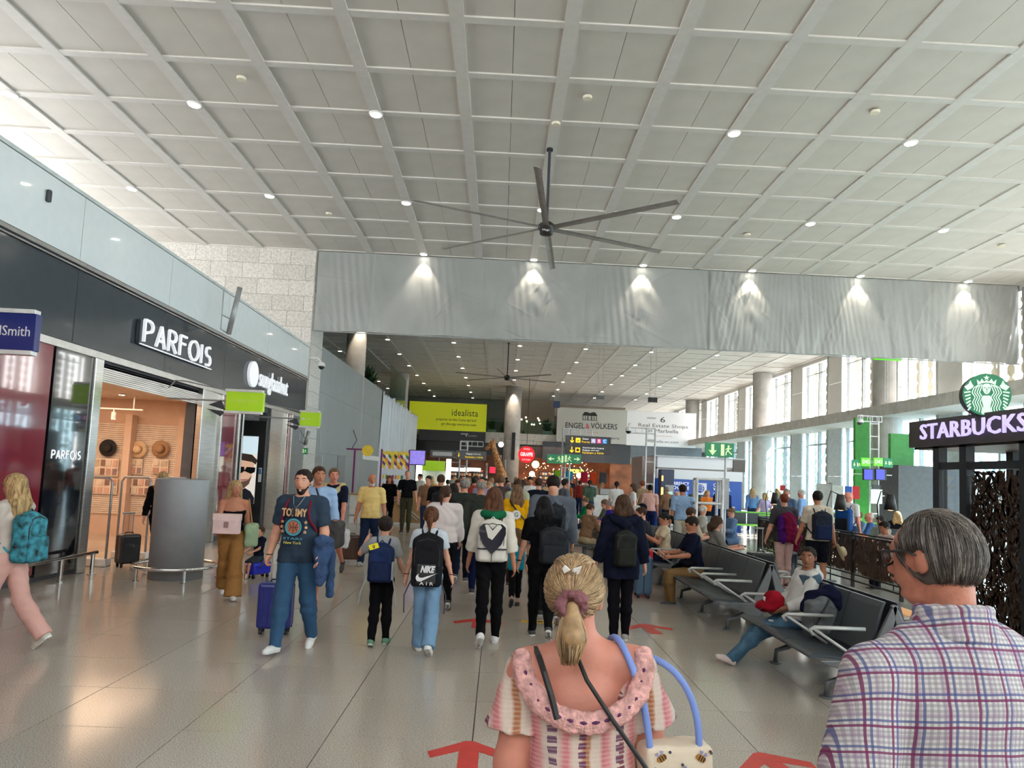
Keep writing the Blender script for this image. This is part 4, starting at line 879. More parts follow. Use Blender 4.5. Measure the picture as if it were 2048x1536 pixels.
def surface(F):
    d = F.d; ins = d < 0; n = F.n
    if not ins.any(): return np.zeros((0, 3)), np.zeros((0, 4), int), np.zeros(0, int)
    c = np.zeros(n-1, 'u1')
    for i in (0, 1):
        for j in (0, 1):
            for k in (0, 1): c += ins[i:n[0]-1+i, j:n[1]-1+j, k:n[2]-1+k]
    act = (c > 0) & (c < 8); I = np.argwhere(act); idx = np.full(n-1, -1, 'i4'); idx[act] = np.arange(len(I))
    V = np.zeros((len(I), 3), 'f'); cnt = np.zeros(len(I), 'f'); x, y, z = I.T
    for ax in range(3):
        o1, o2 = [a for a in range(3) if a != ax]
        for u in (0, 1):
            for v in (0, 1):
                A = I.copy(); A[:, o1] += u; A[:, o2] += v; B = A.copy(); B[:, ax] += 1
                da = d[A[:, 0], A[:, 1], A[:, 2]]; db = d[B[:, 0], B[:, 1], B[:, 2]]; m = (da < 0) != (db < 0)
                t = da[m]/(da[m]-db[m]); P = A[m].astype('f'); P[:, ax] += t; V[m] += P; cnt[m] += 1
    V /= cnt[:, None]
    Q = []
    for ax in range(3):
        o1, o2 = [(1, 2), (2, 0), (0, 1)][ax]
        sl0 = [slice(None)]*3; sl1 = [slice(None)]*3; sl0[ax] = slice(0, n[ax]-1); sl1[ax] = slice(1, n[ax])
        a = ins[tuple(sl0)]; b = ins[tuple(sl1)]; E = np.argwhere(a != b); E = E[(E[:, o1] > 0) & (E[:, o2] > 0) & (E[:, o1] < n[o1]-1) & (E[:, o2] < n[o2]-1)]
        fl = a[E[:, 0], E[:, 1], E[:, 2]]
        q = []
        for u, v in ((0, 0), (-1, 0), (-1, -1), (0, -1)):
            e = E.copy(); e[:, o1] += u; e[:, o2] += v; q.append(idx[e[:, 0], e[:, 1], e[:, 2]])
        q = np.stack(q, 1); q[~fl] = q[~fl][:, ::-1]; Q.append(q)
    Q = np.concatenate(Q); Q = Q[(Q >= 0).all(1)]
    lab = F.lab[x, y, z]
    return V*F.res+F.lo, Q, lab[Q[:, 0]] if len(Q) else np.zeros(0, int)
def mesh_from(V, Q, mi, mats, name):
    me = bpy.data.meshes.new(name); me.vertices.add(len(V)); me.vertices.foreach_set('co', V.astype('f').ravel())
    me.loops.add(len(Q)*4); me.loops.foreach_set('vertex_index', Q.astype('i4').ravel()); me.polygons.add(len(Q))
    me.polygons.foreach_set('loop_start', np.arange(0, len(Q)*4, 4, dtype='i4')); me.polygons.foreach_set('loop_total', np.full(len(Q), 4, 'i4'))
    for m in mats: me.materials.append(m)
    if mi is not None and len(mats) > 1: me.polygons.foreach_set('material_index', mi.astype('i4'))
    me.update(calc_edges=True); me.validate(); me.shade_smooth(); return me
def build(groups, res, mats, name, wr=0.0, wsc=1.0):
    """groups: list of (prims, clips, k, label[, cuts]); clips keep the side where n.p < c"""
    los = []; his = []
    for g in groups:
        for p in g[0]:
            a, b = pbounds(p); los.append(a); his.append(b)
    pad = .03+res*2; F = Field(np.min(los, 0)-pad, np.max(his, 0)+pad, res)
    for g in groups:
        prims, clips, k, lab = g[:4]
        if clips or (len(g) > 4 and g[4]):
            a = np.min([pbounds(p)[0] for p in prims], 0)-pad; b = np.max([pbounds(p)[1] for p in prims], 0)+pad
            sl, gr = F.sub(a, b); G = Field.__new__(Field); G.lo = np.array([gr[0][0, 0, 0], gr[1][0, 0, 0], gr[2][0, 0, 0]], 'f'); G.res = res; G.n = np.array(gr[0].shape)
            G.ax = [F.ax[i][sl[i]] for i in range(3)]; G.d = np.full(G.n, 1.0, 'f'); G.lab = np.zeros(G.n, 'u1'); G.best = np.full(G.n, 9., 'f')
            for p in prims:
                pa, pb = pbounds(p); s2, g2 = G.sub(pa-.06, pb+.06); G.put(s2, pdist(p, g2), k, lab)
            for (nx, ny, nz, c) in clips: G.d = np.maximum(G.d, gr[0]*nx+gr[1]*ny+gr[2]*nz-c)
            for p in (g[4] if len(g) > 4 and g[4] else []): G.d = np.maximum(G.d, -pdist(p, gr))
            F.put(sl, G.d, k*.5, lab)
        else:
            for p in prims:
                pa, pb = pbounds(p); sl, gr = F.sub(pa-.06, pb+.06); F.put(sl, pdist(p, gr), k, lab)
    if wr:
        X, Y, Z = np.meshgrid(*F.ax, indexing='ij', sparse=True); s = wsc
        F.d += wr*(np.sin(X*22*s+5*np.sin(Z*9*s)+Y*8)*np.sin(Z*26*s+4*np.sin(X*11*s)+Y*17*s))
    V, Q, L = surface(F)
    return mesh_from(V, Q, L, mats, name)
def rotx(a): c, s = math.cos(a), math.sin(a); return np.array([[1, 0, 0], [0, c, -s], [0, s, c]])
def rotz(a): c, s = math.cos(a), math.sin(a); return np.array([[c, -s, 0], [s, c, 0], [0, 0, 1]])
def roty(a): c, s = math.cos(a), math.sin(a); return np.array([[c, 0, s], [0, 1, 0], [-s, 0, c]])
def V3(*a): return np.array(a, float)
def joints(H=1.75, w=1.0, legs=((.0, .0), (.0, .0)), arms=((0, .12, .15), (0, .12, .15)), lean=0., seat=None, hy=0., hp=0., spread=.0, twist=0., child=False, ht=0.):
    """legs: (thigh swing, knee bend) left,right; arms: (swing fwd, abduct, elbow bend[, inward]); local +Y is forward"""
    s = H/1.75; J = dict(H=H, s=s, w=w); hz = .5
    ks = .94 if child else 1.0
    pel = V3(0, 0, 0); u = V3(0, math.sin(lean), math.cos(lean))
    for i, sd in enumerate((-1, 1)):
        a, k = legs[i][:2]; sp = legs[i][2] if len(legs[i]) > 2 else spread; hip = pel+V3(sd*.085*s*(.6+.4*w), 0, -.04*s)
        th = V3(sd*math.sin(sp), math.sin(a)*math.cos(sp), -math.cos(a)*math.cos(sp))*.43*s*ks; kn = hip+th
        b = a-k; sh = V3(sd*math.sin(sp*.5), math.sin(b), -math.cos(b))*.41*s*ks; an = kn+sh
        fp = legs[i][3] if len(legs[i]) > 3 else (max(-1.2, min(.5, b)) if abs(b) > .25 else b*.5)
        if seat is not None and len(legs[i]) < 4: fp = 0
        f = V3(sd*.12, math.cos(fp), math.sin(fp)); f /= np.linalg.norm(f); dn = V3(0, math.sin(fp), -math.cos(fp))
        J['hip%d' % i], J['kn%d' % i], J['an%d' % i], J['fd%d' % i], J['fn%d' % i] = hip, kn, an, f, dn
    sp_ = lambda t: pel+u*t*s
    J['pel'] = pel; J['waist'] = sp_(.14); J['chest'] = sp_(.36); J['neck'] = sp_(.53); J['u'] = u
    hd = V3(0, math.sin(lean*.5-hp*.5), math.cos(lean*.5-hp*.5)); hc = J['neck']+hd*.155*s+V3(0, .015*s, 0); J['hc'] = hc
    J['HM'] = rotz(hy) @ rotx(-hp) @ roty(ht)   # columns: head axes
    for i, sd in enumerate((-1, 1)):
        sh = J['neck']+rotz(twist) @ V3(sd*.175*s*(.45+.55*w), -.01*s, 0)+u*(-.055*s); a = arms[i]; sw, ab, be = a[:3]; inw = a[3] if len(a) > 3 else 0
        d = rotz(0) @ V3(sd*math.sin(ab), math.sin(sw)*math.cos(ab), -math.cos(sw)*math.cos(ab)); el = sh+d*.28*s
        sw2 = sw+be; ab2 = ab-inw; d2 = V3(sd*math.sin(ab2), math.sin(sw2)*math.cos(ab2), -math.cos(sw2)*math.cos(ab2)); wr = el+d2*.245*s
        J['sh%d' % i], J['el%d' % i], J['wr%d' % i], J['hd%d' % i] = sh, el, wr, d2
    low = min(min((J['an%d' % i]+J['fn%d' % i]*.078*s)[2], (J['an%d' % i]+J['fd%d' % i]*.15*s+J['fn%d' % i]*.06*s)[2]) for i in (0, 1))
    dz = (seat+.10*s) if seat is not None else -low
    for k, v in J.items():
        if isinstance(v, np.ndarray) and v.shape == (3,) and k not in ('u', 'fd0', 'fd1', 'fn0', 'fn1', 'hd0', 'hd1'): J[k] = v+V3(0, 0, dz)
    return J
def headprims(J, face=True):
    s = J['s']; k = 1.0 if J['H'] > 1.5 else 1.0+.35*(1.5-J['H'])*1.0+ (0.12 if J['H'] < 1.5 else 0); k *= s; c = J['hc']; M = J['HM']; W = lambda x, y, z: c+M @ V3(x*k, y*k, z*k)
    P = [ell(W(0, -.012, .035), np.array((.077, .096, .086))*k, M), cap(W(0, .022, -.005), W(0, .048, -.082), .064*k, .033*k), cap(W(0, .03, .03), W(0, .045, -.03), .066*k, .055*k)]
    E = []
    if face:
        E = [cap(W(0, .094, .022), W(0, .112, -.024), .008*k, .0135*k), cap(W(-.032, .084, .036), W(.032, .084, .036), .012*k), ell(W(0, .096, -.046), np.array((.023, .011, .007))*k, M), ell(W(0, .092, -.056), np.array((.018, .010, .006))*k, M), ell(W(0, .082, -.086), np.array((.018, .012, .012))*k, M)]
    for sd in (-1, 1): E.append(ell(W(sd*.079, -.008, .0), np.array((.010, .020, .031))*k, M))
    return P, E, W, k
def hairprims(J, style, W, k):
    M = J['HM']; th = {'short': .010, 'buzz': .005, 'long': .016, 'pony': .010, 'bob': .018, 'bun': .011, 'bald': .004, 'curly': .024, 'crop': .014}.get(style, .012)
    P = [ell(W(0, -.014, .037), (np.array((.077, .096, .086))+th)*k, M)]
    n = M @ V3(0, .78, -1); n = n/np.linalg.norm(n); off = {'bald': .035, 'short': 0, 'buzz': .0, 'crop': 0, 'bob': 0, 'long': 0}.get(style, 0)
    q = W(0, 0, .004+off*0); cl = [(n[0], n[1], n[2], float(n @ q)+.022*k)]
    ex = []
    if style in ('long', 'bob'):
        L_ = .30 if style == 'long' else .15
        for x in (-.055, 0, .055):
            ex.append(cap(W(x, -.05, .0), W(x*1.35, -.075, -L_*.55), .05*k, .055*k)); ex.append(cap(W(x*1.35, -.075, -L_*.55), W(x*1.2, -.085, -L_), .055*k, .03*k))
        for sd in (-1, 1): ex.append(cap(W(sd*.075, -.0, .02), W(sd*.082, -.02, -L_*.45), .026*k, .028*k))
    if style in ('pony',):
        ex += [cap(W(0, -.105, .02), W(0, -.145, -.03), .026*k, .03*k), cap(W(0, -.145, -.03), W(0, -.125, -.15), .032*k, .012*k)]
    if style == 'bun': ex += [ell(W(0, -.11, .085), np.array((.045, .04, .042))*k, M)]
    if style == 'bald':
        t = M @ V3(0, .25, 1); cl = [(n[0], n[1], n[2], float(n @ q)-.01*k), (t[0], t[1], t[2], float(t @ W(0, -.04, .075)))]
    if style == 'short' or style == 'crop': ex2 = [ell(W(0, .035, .095), np.array((.055, .045, .025))*k, M)]; return P, cl, ex+([] if style == 'crop' else ex2)
    return P, cl, ex
def handprims(J, i, curl=.5, fine=True, flip=1):
    s = J['s']; sd = -1 if i == 0 else 1; w = J['wr%d' % i]; d = J['hd%d' % i]/np.linalg.norm(J['hd%d' % i])
    n = V3(-sd, 0, 0); n = n-d*(n @ d); n /= np.linalg.norm(n)+1e-9   # palm faces the body
    a = np.cross(d, n); a = a*(1 if a[1] > 0 or abs(a[1]) < .2 and a[2] > 0 else -1); a /= np.linalg.norm(a)   # thumb side
    P = [cap(w-d*.02*s, w+d*.03*s, .026*s, .024*s), cap(w+d*.035*s+a*.016*s, w+d*.08*s+a*.018*s, .017*s, .016*s), cap(w+d*.035*s-a*.014*s, w+d*.08*s-a*.016*s, .017*s, .015*s), cap(w+d*.03*s, w+d*.08*s, .018*s)]
    Fg = []
    for j, (o, L_) in enumerate(((.030, .068), (.010, .076), (-.010, .071), (-.029, .056))):
        b = w+d*.086*s+a*o*s; c1 = curl*.7; c2 = curl*1.7; L_ *= s
        m = b+(d*math.cos(c1)+n*math.sin(c1)+a*o*2)*L_*.5; e = m+(d*math.cos(c2)+n*math.sin(c2))*L_*.5
        Fg += [cap(b, m, .0092*s, .0085*s), cap(m, e, .0085*s, .0065*s)]
    tb = w+d*.03*s+a*.025*s; tm = tb+(d*.6+a*.7+n*.25)*.04*s; te = tm+(d*.85+a*.25+n*.4)*.032*s
    Fg += [cap(tb, tm, .012*s, .010*s), cap(tm, te, .010*s, .0075*s)]
    return P, Fg
def torso(J, e, fem=0., fat=0.):
    s, w = J['s'], J['w']; ww = .55+.45*w; u = J['u']; pel, wa, ch, nk = J['pel'], J['waist'], J['chest'], J['neck']
    sy = .74+.12*fat
    P = [cap(pel+u*.0*s, pel+u*.05*s, (.135+.02*fem)*s*ww+e, (.135+.01*fem)*s*ww+e, (1.12, sy+.06, 1)), cap(pel+u*.05*s, wa, (.13+.02*fat)*s*ww+e, (.118-.01*fem+.035*fat)*s*ww+e, (1.1, sy+.14*fat, 1)),
         cap(wa, ch, (.118-.01*fem+.035*fat)*s*ww+e, (.148-.012*fem)*s*ww+e, (1.12, sy, 1)), cap(ch, nk-u*.09*s, (.148-.012*fem)*s*ww+e, (.115)*s*ww+e, (1.18, sy-.02, 1))]
    for i in (0, 1): P.append(cap(nk-u*.01*s, J['sh%d' % i]+u*.0, .05*s+e*.7, .052*s*ww+e))
    return P
def arm(J, i, e, a=0., b=2., fat=0.):
    s = J['s']; sh, el, wr = J['sh%d' % i], J['el%d' % i], J['wr%d' % i]; f = 1+.35*fat; f *= .75+.25*J['w']
    return [cap(sh, el, .050*s*f+e, .039*s*f+e), cap(el, el+(wr-el)*.35, .039*s*f+e, .040*s*f+e*1.0), cap(el+(wr-el)*.35, wr, .040*s*f+e, .026*s*f+e)]
def leg(J, i, e, fat=0., flare=0., loose=0.):
    s = J['s']; h, k, a = J['hip%d' % i], J['kn%d' % i], J['an%d' % i]; f = (.72+.28*J['w'])*(1+.15*fat)
    return [cap(h, k, .088*s*f+e, .055*s*f+e+loose), cap(k, k+(a-k)*.3, .055*s*f+e+loose, .056*s*f+e+loose+flare*.3), cap(k+(a-k)*.3, a+(a-k)*.02, .056*s*f+e+loose+flare*.3, .036*s*f+e+loose+flare)]
def foot(J, i, e):
    s = J['s']; a = J['an%d' % i]; f, n = J['fd%d' % i], J['fn%d' % i]; h = a+n*.045*s-f*.02*s
    return [cap(a, h, .036*s+e, .036*s+e), cap(h+n*.0, a+f*.10*s+n*.05*s, .036*s+e, .034*s+e), cap(a+f*.10*s+n*.05*s, a+f*.16*s+n*.055*s, .034*s+e, .024*s+e)], (n[0], n[1], n[2], float(n @ (a+n*.078*s)))
SKIN = {'fair': rgb(205, 150, 125), 'tan': rgb(176, 118, 90), 'brown': rgb(130, 85, 62), 'pink': rgb(200, 130, 110), 'deep': rgb(90, 58, 44)}
def skinmat(n): return mat('skin_'+n, SKIN[n], .55, var=.05, sc=9, spec=.35)
HAIRC = {'dark': (.018, .012, .010), 'brown': (.055, .028, .016), 'chestnut': (.085, .035, .018), 'blond': (.38, .25, .12), 'grey': (.22, .20, .185), 'white': (.55, .53, .50), 'black': (.008, .007, .008), 'red': (.16, .04, .025), 'lightbrown': (.15, .085, .045)}
def hairmat(n): return mat('hair_'+n, HAIRC[n], .65, var=.3, sc=60, stretch=(1, 1, .08), bump=.5, bsc=90, spec=.15)
SHOEW = (.75, .75, .73)
def person(label, pos, rz, J, skin='fair', hair=('short', 'dark'), top=None, sleeve=.5, bottom=None, blen='long', shoe=(.04, .04, .045), sole=None, res=.011, face=True, fine=True, fem=0., fat=0., flare=0., loose=.012, hem=-.03, curl=(.5, .5), extra=None, group=None, tmat=None, bmat=None, tloose=.012, single=False, beard=None, neckcut=.0, skirt=None, shoemat=None, cat='person', sleeveless=False):
    """top: colour or None (skin), hem: distance of the hem below the pelvis (m, negative = above)"""
    s = J['s']; u = J['u']; sk = skinmat(skin); hs, hc = hair
    top_m = tmat or (cloth(*top) if top else sk); bot_m = bmat or (cloth(*bottom) if bottom else sk); shoe_m = shoemat or mat('shoe_%d_%d_%d' % tuple(int(c*255) for c in shoe), shoe, .6)
    HP, HE, W, k = headprims(J, face); hm = hairmat(hc)
    hpm, hcl, hex_ = hairprims(J, hs, W, k)
    neck = [cap(J['neck']-u*.03*s, J['hc']+J['HM'] @ V3(0, -.02*s, -.04*s), .056*s*(.8+.2*J['w']), .050*s)]
    body = [(torso(J, -.004, fem, fat)+neck, [], .03, 0), (HP, [], .025, 0), (HE, [], .008, 0)]
    for i in (0, 1):
        body.append((arm(J, i, -.003 if sleeve > 0 and not single else 0, fat=fat), [], .02, 0)); hp1, hp2 = handprims(J, i, curl[i])
        body.append((hp1, [], .012, 0))
        body.append((hp2, [], .004, 0))
        body.append((leg(J, i, -.008, fat), [], .03, 0)); body.append((foot(J, i, -.006)[0], [], .015, 0))
    # garments
    gt = []; 
    if top or tmat:
        hp_ = J['pel']-u*hem*s; c0 = (-u[0], -u[1], -u[2], float(-u @ hp_)); nk = J['neck']; c1 = (0, .25, 1, float(V3(0, .25, 1) @ (nk+V3(0, .02, .022+neckcut)))) if True else None
        T = torso(J, tloose, fem, fat)
        if hem > 0.02:
            for i in (0, 1): T.append(cap(J['hip%d' % i], J['hip%d' % i]+(J['kn%d' % i]-J['hip%d' % i])*.35, .10*s*(.7+.3*J['w'])+tloose))
        gt.append((T, [c0, c1], .035, 0))
        if sleeve > 0:
            for i in (0, 1):
                sh, el, wr = J['sh%d' % i], J['el%d' % i], J['wr%d' % i]
                if sleeve <= 1: e_ = sh+(el-sh)*sleeve; dr = (el-sh)
                else: e_ = el+(wr-el)*(sleeve-1); dr = (wr-el)
                dr = dr/np.linalg.norm(dr); gt.append((arm(J, i, tloose+(.008 if sleeve <= 1 else .004), fat=fat)[:(1 if sleeve <= 1 else 3)], [(dr[0], dr[1], dr[2], float(dr @ e_))], .03, 0))
    gb = []
    if bottom or bmat:
        wt = J['pel']+u*.10*s; c0 = (u[0], u[1], u[2], float(u @ wt)); gb.append((torso(J, .006, fem, fat)[:2], [c0], .03, 0))
        for i in (0, 1):
            h, kn, a = J['hip%d' % i], J['kn%d' % i], J['an%d' % i]; L_ = leg(J, i, loose, fat, flare)
            if blen == 'long': dr = (a-kn)/np.linalg.norm(a-kn); e_ = a+dr*.03*s; gb.append((L_, [(dr[0], dr[1], dr[2], float(dr @ e_))], .03, 0))
            elif blen == 'crop': dr = (a-kn)/np.linalg.norm(a-kn); e_ = kn+(a-kn)*.72; gb.append((L_, [(dr[0], dr[1], dr[2], float(dr @ e_))], .03, 0))
            else: dr = (kn-h)/np.linalg.norm(kn-h); e_ = h+(kn-h)*(.88 if blen == 'shorts' else .55); gb.append(([cap(h, kn, .10*s*(.7+.3*J['w'])+loose, .078*s+loose)], [(dr[0], dr[1], dr[2], float(dr @ e_))], .03, 0))
    t = None
    if single:
        grp = [(g[0], g[1], g[2], 0) for g in body]+[(g[0], g[1], g[2], 1) for g in gt]+[(g[0], g[1], g[2], 2) for g in gb]
        for i in (0, 1): f, c = foot(J, i, .004); grp.append((f, [c], .01, 3))
        grp.append((hpm, hcl, .01, 4)); 
        if hex_: grp.append((hex_, [], .02, 4))
        if extra: grp += extra
        me = build(grp, res, [sk, top_m, bot_m, shoe_m, hm, BLACK], 'person', wr=.002)
        o = bpy.data.objects.new('person', me); C.objects.link(o); o.location = pos; o.rotation_euler = (0, 0, rz); return tag(o, label, cat, group)
    t = thing('person', label, cat, pos, rz, group)
    b = obj('body', build(body, res, [sk], 'body'), None, t)
    if gt: obj('top', build(gt, res, [top_m], 'top', wr=.005), None, t)
    if gb: obj('trousers' if blen in ('long', 'crop') else 'shorts', build(gb, res, [bot_m], 'trousers', wr=.005), None, t)
    if shoe is not None:
        for i in (0, 1):
            f, c = foot(J, i, .006); n = J['fn%d' % i]; a = J['an%d' % i]; 
            sh_ = obj('shoe', build([(f, [c, (-n[0]*.9, -n[1]*.9, -n[2]*.9, float(-(n*.9) @ (a-n*.012*s)))], .012, 0)], min(res, .008), [shoe_m], 'shoe'), None, t)
            f2 = [cap(a+n*.068*s-J['fd%d' % i]*.03*s, a+n*.068*s+J['fd%d' % i]*.155*s, .038*s, .030*s)]
            obj('sole', build([(f2, [c, (-n[0], -n[1], -n[2], float(-n @ (a+n*.055*s)))], .01, 0)], min(res, .008), [mat('sole_%d' % int((sole or SHOEW)[0]*255), sole or SHOEW, .6)], 'sole'), None, sh_)
    hg = [(hpm, hcl, .012, 0)]+([(hex_, [], .02, 0)] if hex_ else [])
    if hs != 'none': obj('hair', build(hg, min(res, .008), [hm], 'hair', wr=.002, wsc=2.5), None, t)
    if face and fine:
        em = mat('eye_white', (.42, .38, .35), .35, var=0); im = mat('eye_iris', (.03, .02, .015), .2, var=0)
        mb = MB(); mi = MB(); br = MB(); lp = MB()
        for sd in (-1, 1):
            mb.sph(W(sd*.032, .083, .018), .0125*k, 10); mi.sph(W(sd*.032, .0905, .018), .0065*k, 8)
            p0, p1, p2 = W(sd*.016, .102, .034), W(sd*.034, .099, .041), W(sd*.052, .086, .036)
            br.tube([p0, p1, p2], [.004*k, .005*k, .003*k], 6)
            e = obj('eye', MB().sph(W(sd*.032, .0815, .018), .0118*k, 10, sc=(1.15, 1, .72)), em, t, smooth=True); obj('iris', MB().sph(W(sd*.032, .0885, .018), .0062*k, 8), im, e)
            obj('eyebrow', MB().tube([p0, p1, p2], [.004*k, .005*k, .003*k], 6), hm, t)
        lips = MB().tube([W(-.024, .096, -.050), W(-.01, .108, -.0495), W(.01, .108, -.0495), W(.024, .096, -.050)], [.003*k, .006*k, .006*k, .003*k], 6); obj('lips', lips, mat('lips_'+skin, tuple(c*f for c, f in zip(SKIN[skin], (.75, .42, .42))), .5), t, smooth=True)
    if beard:
        M = J['HM']; bp = [cap(W(0, .030, -.02), W(0, .050, -.088), .066*k, .040*k), cap(W(-.06, .01, -.02), W(0, .055, -.088), .022*k, .03*k), cap(W(.06, .01, -.02), W(0, .055, -.088), .022*k, .03*k)]
        nz = M @ V3(0, -.35, 1); obj('beard', build([(bp, [(nz[0], nz[1], nz[2], float(nz @ W(0, .06, -.028)))], .01, 0, [ell(W(0, .115, -.0495), np.array((.024, .03, .010))*k, M)])], .006, [hairmat(beard)], 'beard'), None, t)
    if extra:
        for nm, grp, m, r in extra: obj(nm, build(grp, r, [m], nm), None, t)
    t['_s'] = s
    return t
def keep(o):   # drop helper values
    for q in list(bpy.data.objects):
        if '_s' in q: del q['_s']
# ------------------------------------------------------------------ bags
def backpack(label, pos, rz, J, w=.30, h=.44, d=.15, col=(.02, .02, .025), col2=None, pocket=.5, straps=True, low=0., res=.009, name='backpack', roundtop=1., m=None, m2=None, off=0.):
    """sits on the back (local -Y) of the joint set J"""
    s = J['s']; u = J['u']; m = m or mat('pack_%d_%d_%d' % tuple(int(c*255) for c in col), col, .75, bump=.3, bsc=20, var=.05, spec=.15); m2 = m2 or (mat('pack_%d_%d_%d' % tuple(int(c*255) for c in col2), col2, .75, bump=.3, bsc=20, spec=.15) if col2 else m)
    t = thing(name, label, 'backpack' if name == 'backpack' else 'bag', pos, rz); M = rotx(-math.asin(u[1]))
    topc = J['neck']-u*(.07+low)*s; nb = np.cross(u, V3(1, 0, 0)); nb = nb/np.linalg.norm(nb); nb = nb if nb[1] < 0 else -nb
    c = topc-u*h/2+nb*(.105*s+d/2+off); r = min(w, d)*.28
    pr = [rbox(c-u*.02, (w/2-r, d/2-r, h/2-r-.02), r, M), ell(c+u*(h/2-.09), (w/2*.93, d/2*.9, .10*roundtop), M)]
    obj('main_compartment', build([(pr, [], .03, 0)], res, [m], 'pack', wr=.003), None, t)
    if pocket:
        c2 = c-u*(h*(1-pocket)/2-.015)+nb*(d/2); pr = [rbox(c2, (w/2*.84-.03, .012, h*pocket/2-.03), .03, M)]
        obj('front_pocket', build([(pr, [], .02, 0)], res, [m2], 'pocket', wr=.002), None, t)
    obj('zip', MB().tube([Vector(c+nb*(d/2-.004)+V3(x, 0, 0)+u*z) for x, z in ((-w*.40, -h*.1), (-w*.41, h*.2), (-w*.28, h*.37), (0, h*.42), (w*.28, h*.37), (w*.41, h*.2), (w*.40, -h*.1))], .005, 5), BLACK, t)
    obj('grab_handle', MB().tube([Vector(c+u*h*.47+V3(-.04, 0, 0)), Vector(c+u*(h*.5+.03)), Vector(c+u*h*.47+V3(.04, 0, 0))], .008, 6), m, t)
    if straps:
        for i, sd in enumerate((-1, 1)):
            sh = J['sh%d' % i]; x = sd*min(.11*s, abs(sh[0])*.62); z0 = J['neck']-u*.0
            pts = [c+u*h*.36-nb*d*.4+V3(x*.7, 0, 0), J['neck']+u*.015*s+nb*.05*s+V3(x, 0, 0), J['neck']+u*.03*s-nb*.01*s+V3(x*1.05, 0, 0), J['neck']-u*.07*s-nb*.115*s+V3(x*1.05, 0, 0), J['chest']-u*.04*s-nb*.15*s*(.6+.4*J['w'])+V3(x*1.15, 0, 0), J['chest']-u*.13*s-nb*.08*s+V3(sd*.19*s*J['w'], 0, 0), c-u*h*.36-nb*d*.3+V3(sd*w*.4, 0, 0)]
            mb = MB(); mb.tube([Vector(p) for p in pts], .014, 8); o = obj('shoulder_strap', mb, m, t, smooth=True); ss = o.modifiers.new('round', 'SUBSURF'); ss.levels = ss.render_levels = 1
    t['_c'] = [float(q) for q in c+nb*(d/2+.034)]
    return t
def suitcase(label, pos, rz, w=.38, h=.54, d=.23, col=(.02, .03, .2), handle=.45, m=None, ribs=True, cat='suitcase', name='suitcase', wheels=True):
    t = thing(name, label, cat, pos, rz); m = m or mat('case_%d_%d_%d' % tuple(int(c*255) for c in col), col, .35, var=.03, coat=.3)
    pr = [rbox((0, 0, .06+h/2), (w/2-.045, d/2-.045, h/2-.045), .045)]
    obj('shell', build([(pr, [], .01, 0)], .012, [m], 'shell'), None, t)
    if ribs:
        for k in range(5):
            x = -w/2+w*(k+1)/6; obj('rib', MB().tube([(x, -d/2-.002, .1), (x, -d/2-.004, h), (x, 0, h+.062), (x, d/2+.004, h), (x, d/2+.002, .1)], .007, 5), m, t)
    obj('seam', MB().box(-w/2-.002, w/2+.002, -.008, .008, .07, .06+h-.02), BLACK, t)
    if wheels:
        for a in (-1, 1):
            for b in (-1, 1): obj('wheel', MB().tube([(a*(w/2-.05)-.015, b*(d/2-.05), .028), (a*(w/2-.05)+.015, b*(d/2-.05), .028)], .028, 12).box(a*(w/2-.05)-.02, a*(w/2-.05)+.02, b*(d/2-.05)-.012, b*(d/2-.05)+.012, .03, .075), BLACK, t)
    if handle:
        z = .06+h; mb = MB()
        obj('handle', MB().tube([(-.08, d/2-.05, z-.02), (-.08, d/2-.05, z+handle)], .008, 6).tube([(.08, d/2-.05, z-.02), (.08, d/2-.05, z+handle)], .008, 6).tube([(-.10, d/2-.05, z+handle), (.10, d/2-.05, z+handle)], .016, 8), GREYM, t)
    obj('side_grip', MB().tube([(-.07, 0, .06+h), (-.06, 0, .085+h), (.06, 0, .085+h), (.07, 0, .06+h)], .010, 6), BLACK, t)
    return t
def loc2w(x, y, rz, v): c, s = math.cos(rz), math.sin(rz); return (x+c*v[0]-s*v[1], y+s*v[0]+c*v[1], v[2])
WALK = dict(legs=((.35, .12), (-.30, .35)), arms=((-.25, .14, .2), (.3, .14, .25)))
WALK2 = dict(legs=((-.32, .45), (.32, .08)), arms=((.3, .14, .3), (-.25, .14, .2)))
STAND = dict(legs=((.03, .05), (-.02, .03)), arms=((0, .12, .18), (0, .12, .18)))
SIT = dict(legs=((1.45, 1.45), (1.42, 1.42)), arms=((.45, .1, 1.1, .25), (.45, .1, 1.1, .25)), seat=.43)
# ================================================================== NEAR WALKERS
def at0(px, py): p = at(px, py, Z=0); return (p.x, p.y, 0)
JEANS = cloth(52, 82, 112)
# --- man in the dark graphic tee
Jt = joints(1.80, 1.12, legs=((-.18, .22), (.30, .10)), arms=((.05, .22, .55, .1), (.02, .20, .12)), hp=-.02, hy=.1)
P1 = at0(585, 1300)
pt = person('man walking towards camera in dark slate graphic T-shirt, jeans and white trainers', P1, PI-.12, Jt, 'fair', ('short', 'dark'), top=(48, 62, 78), sleeve=.8, bmat=JEANS, shoe=SHOEW, res=.010, fat=.55, hem=.10, beard='dark', tloose=.014, curl=(.6, 1.3), loose=.016)
tp = thing_ = None
def onchest(parent, J, d, z, s_, h, m, w=None, bold=.0):
    return text(s_, h, m, parent, (0, d, z), (-1, 0, 0), (0, 0, 1), w=w, ext=.003, bold=bold)
PY = mat('print_sand', rgb(205, 165, 120), .7, var=.2, sc=30); PT = mat('print_teal', rgb(70, 150, 170), .7, var=.1); PO = mat('print_orange', rgb(170, 95, 70), .7)
zc = Jt['chest'][2]
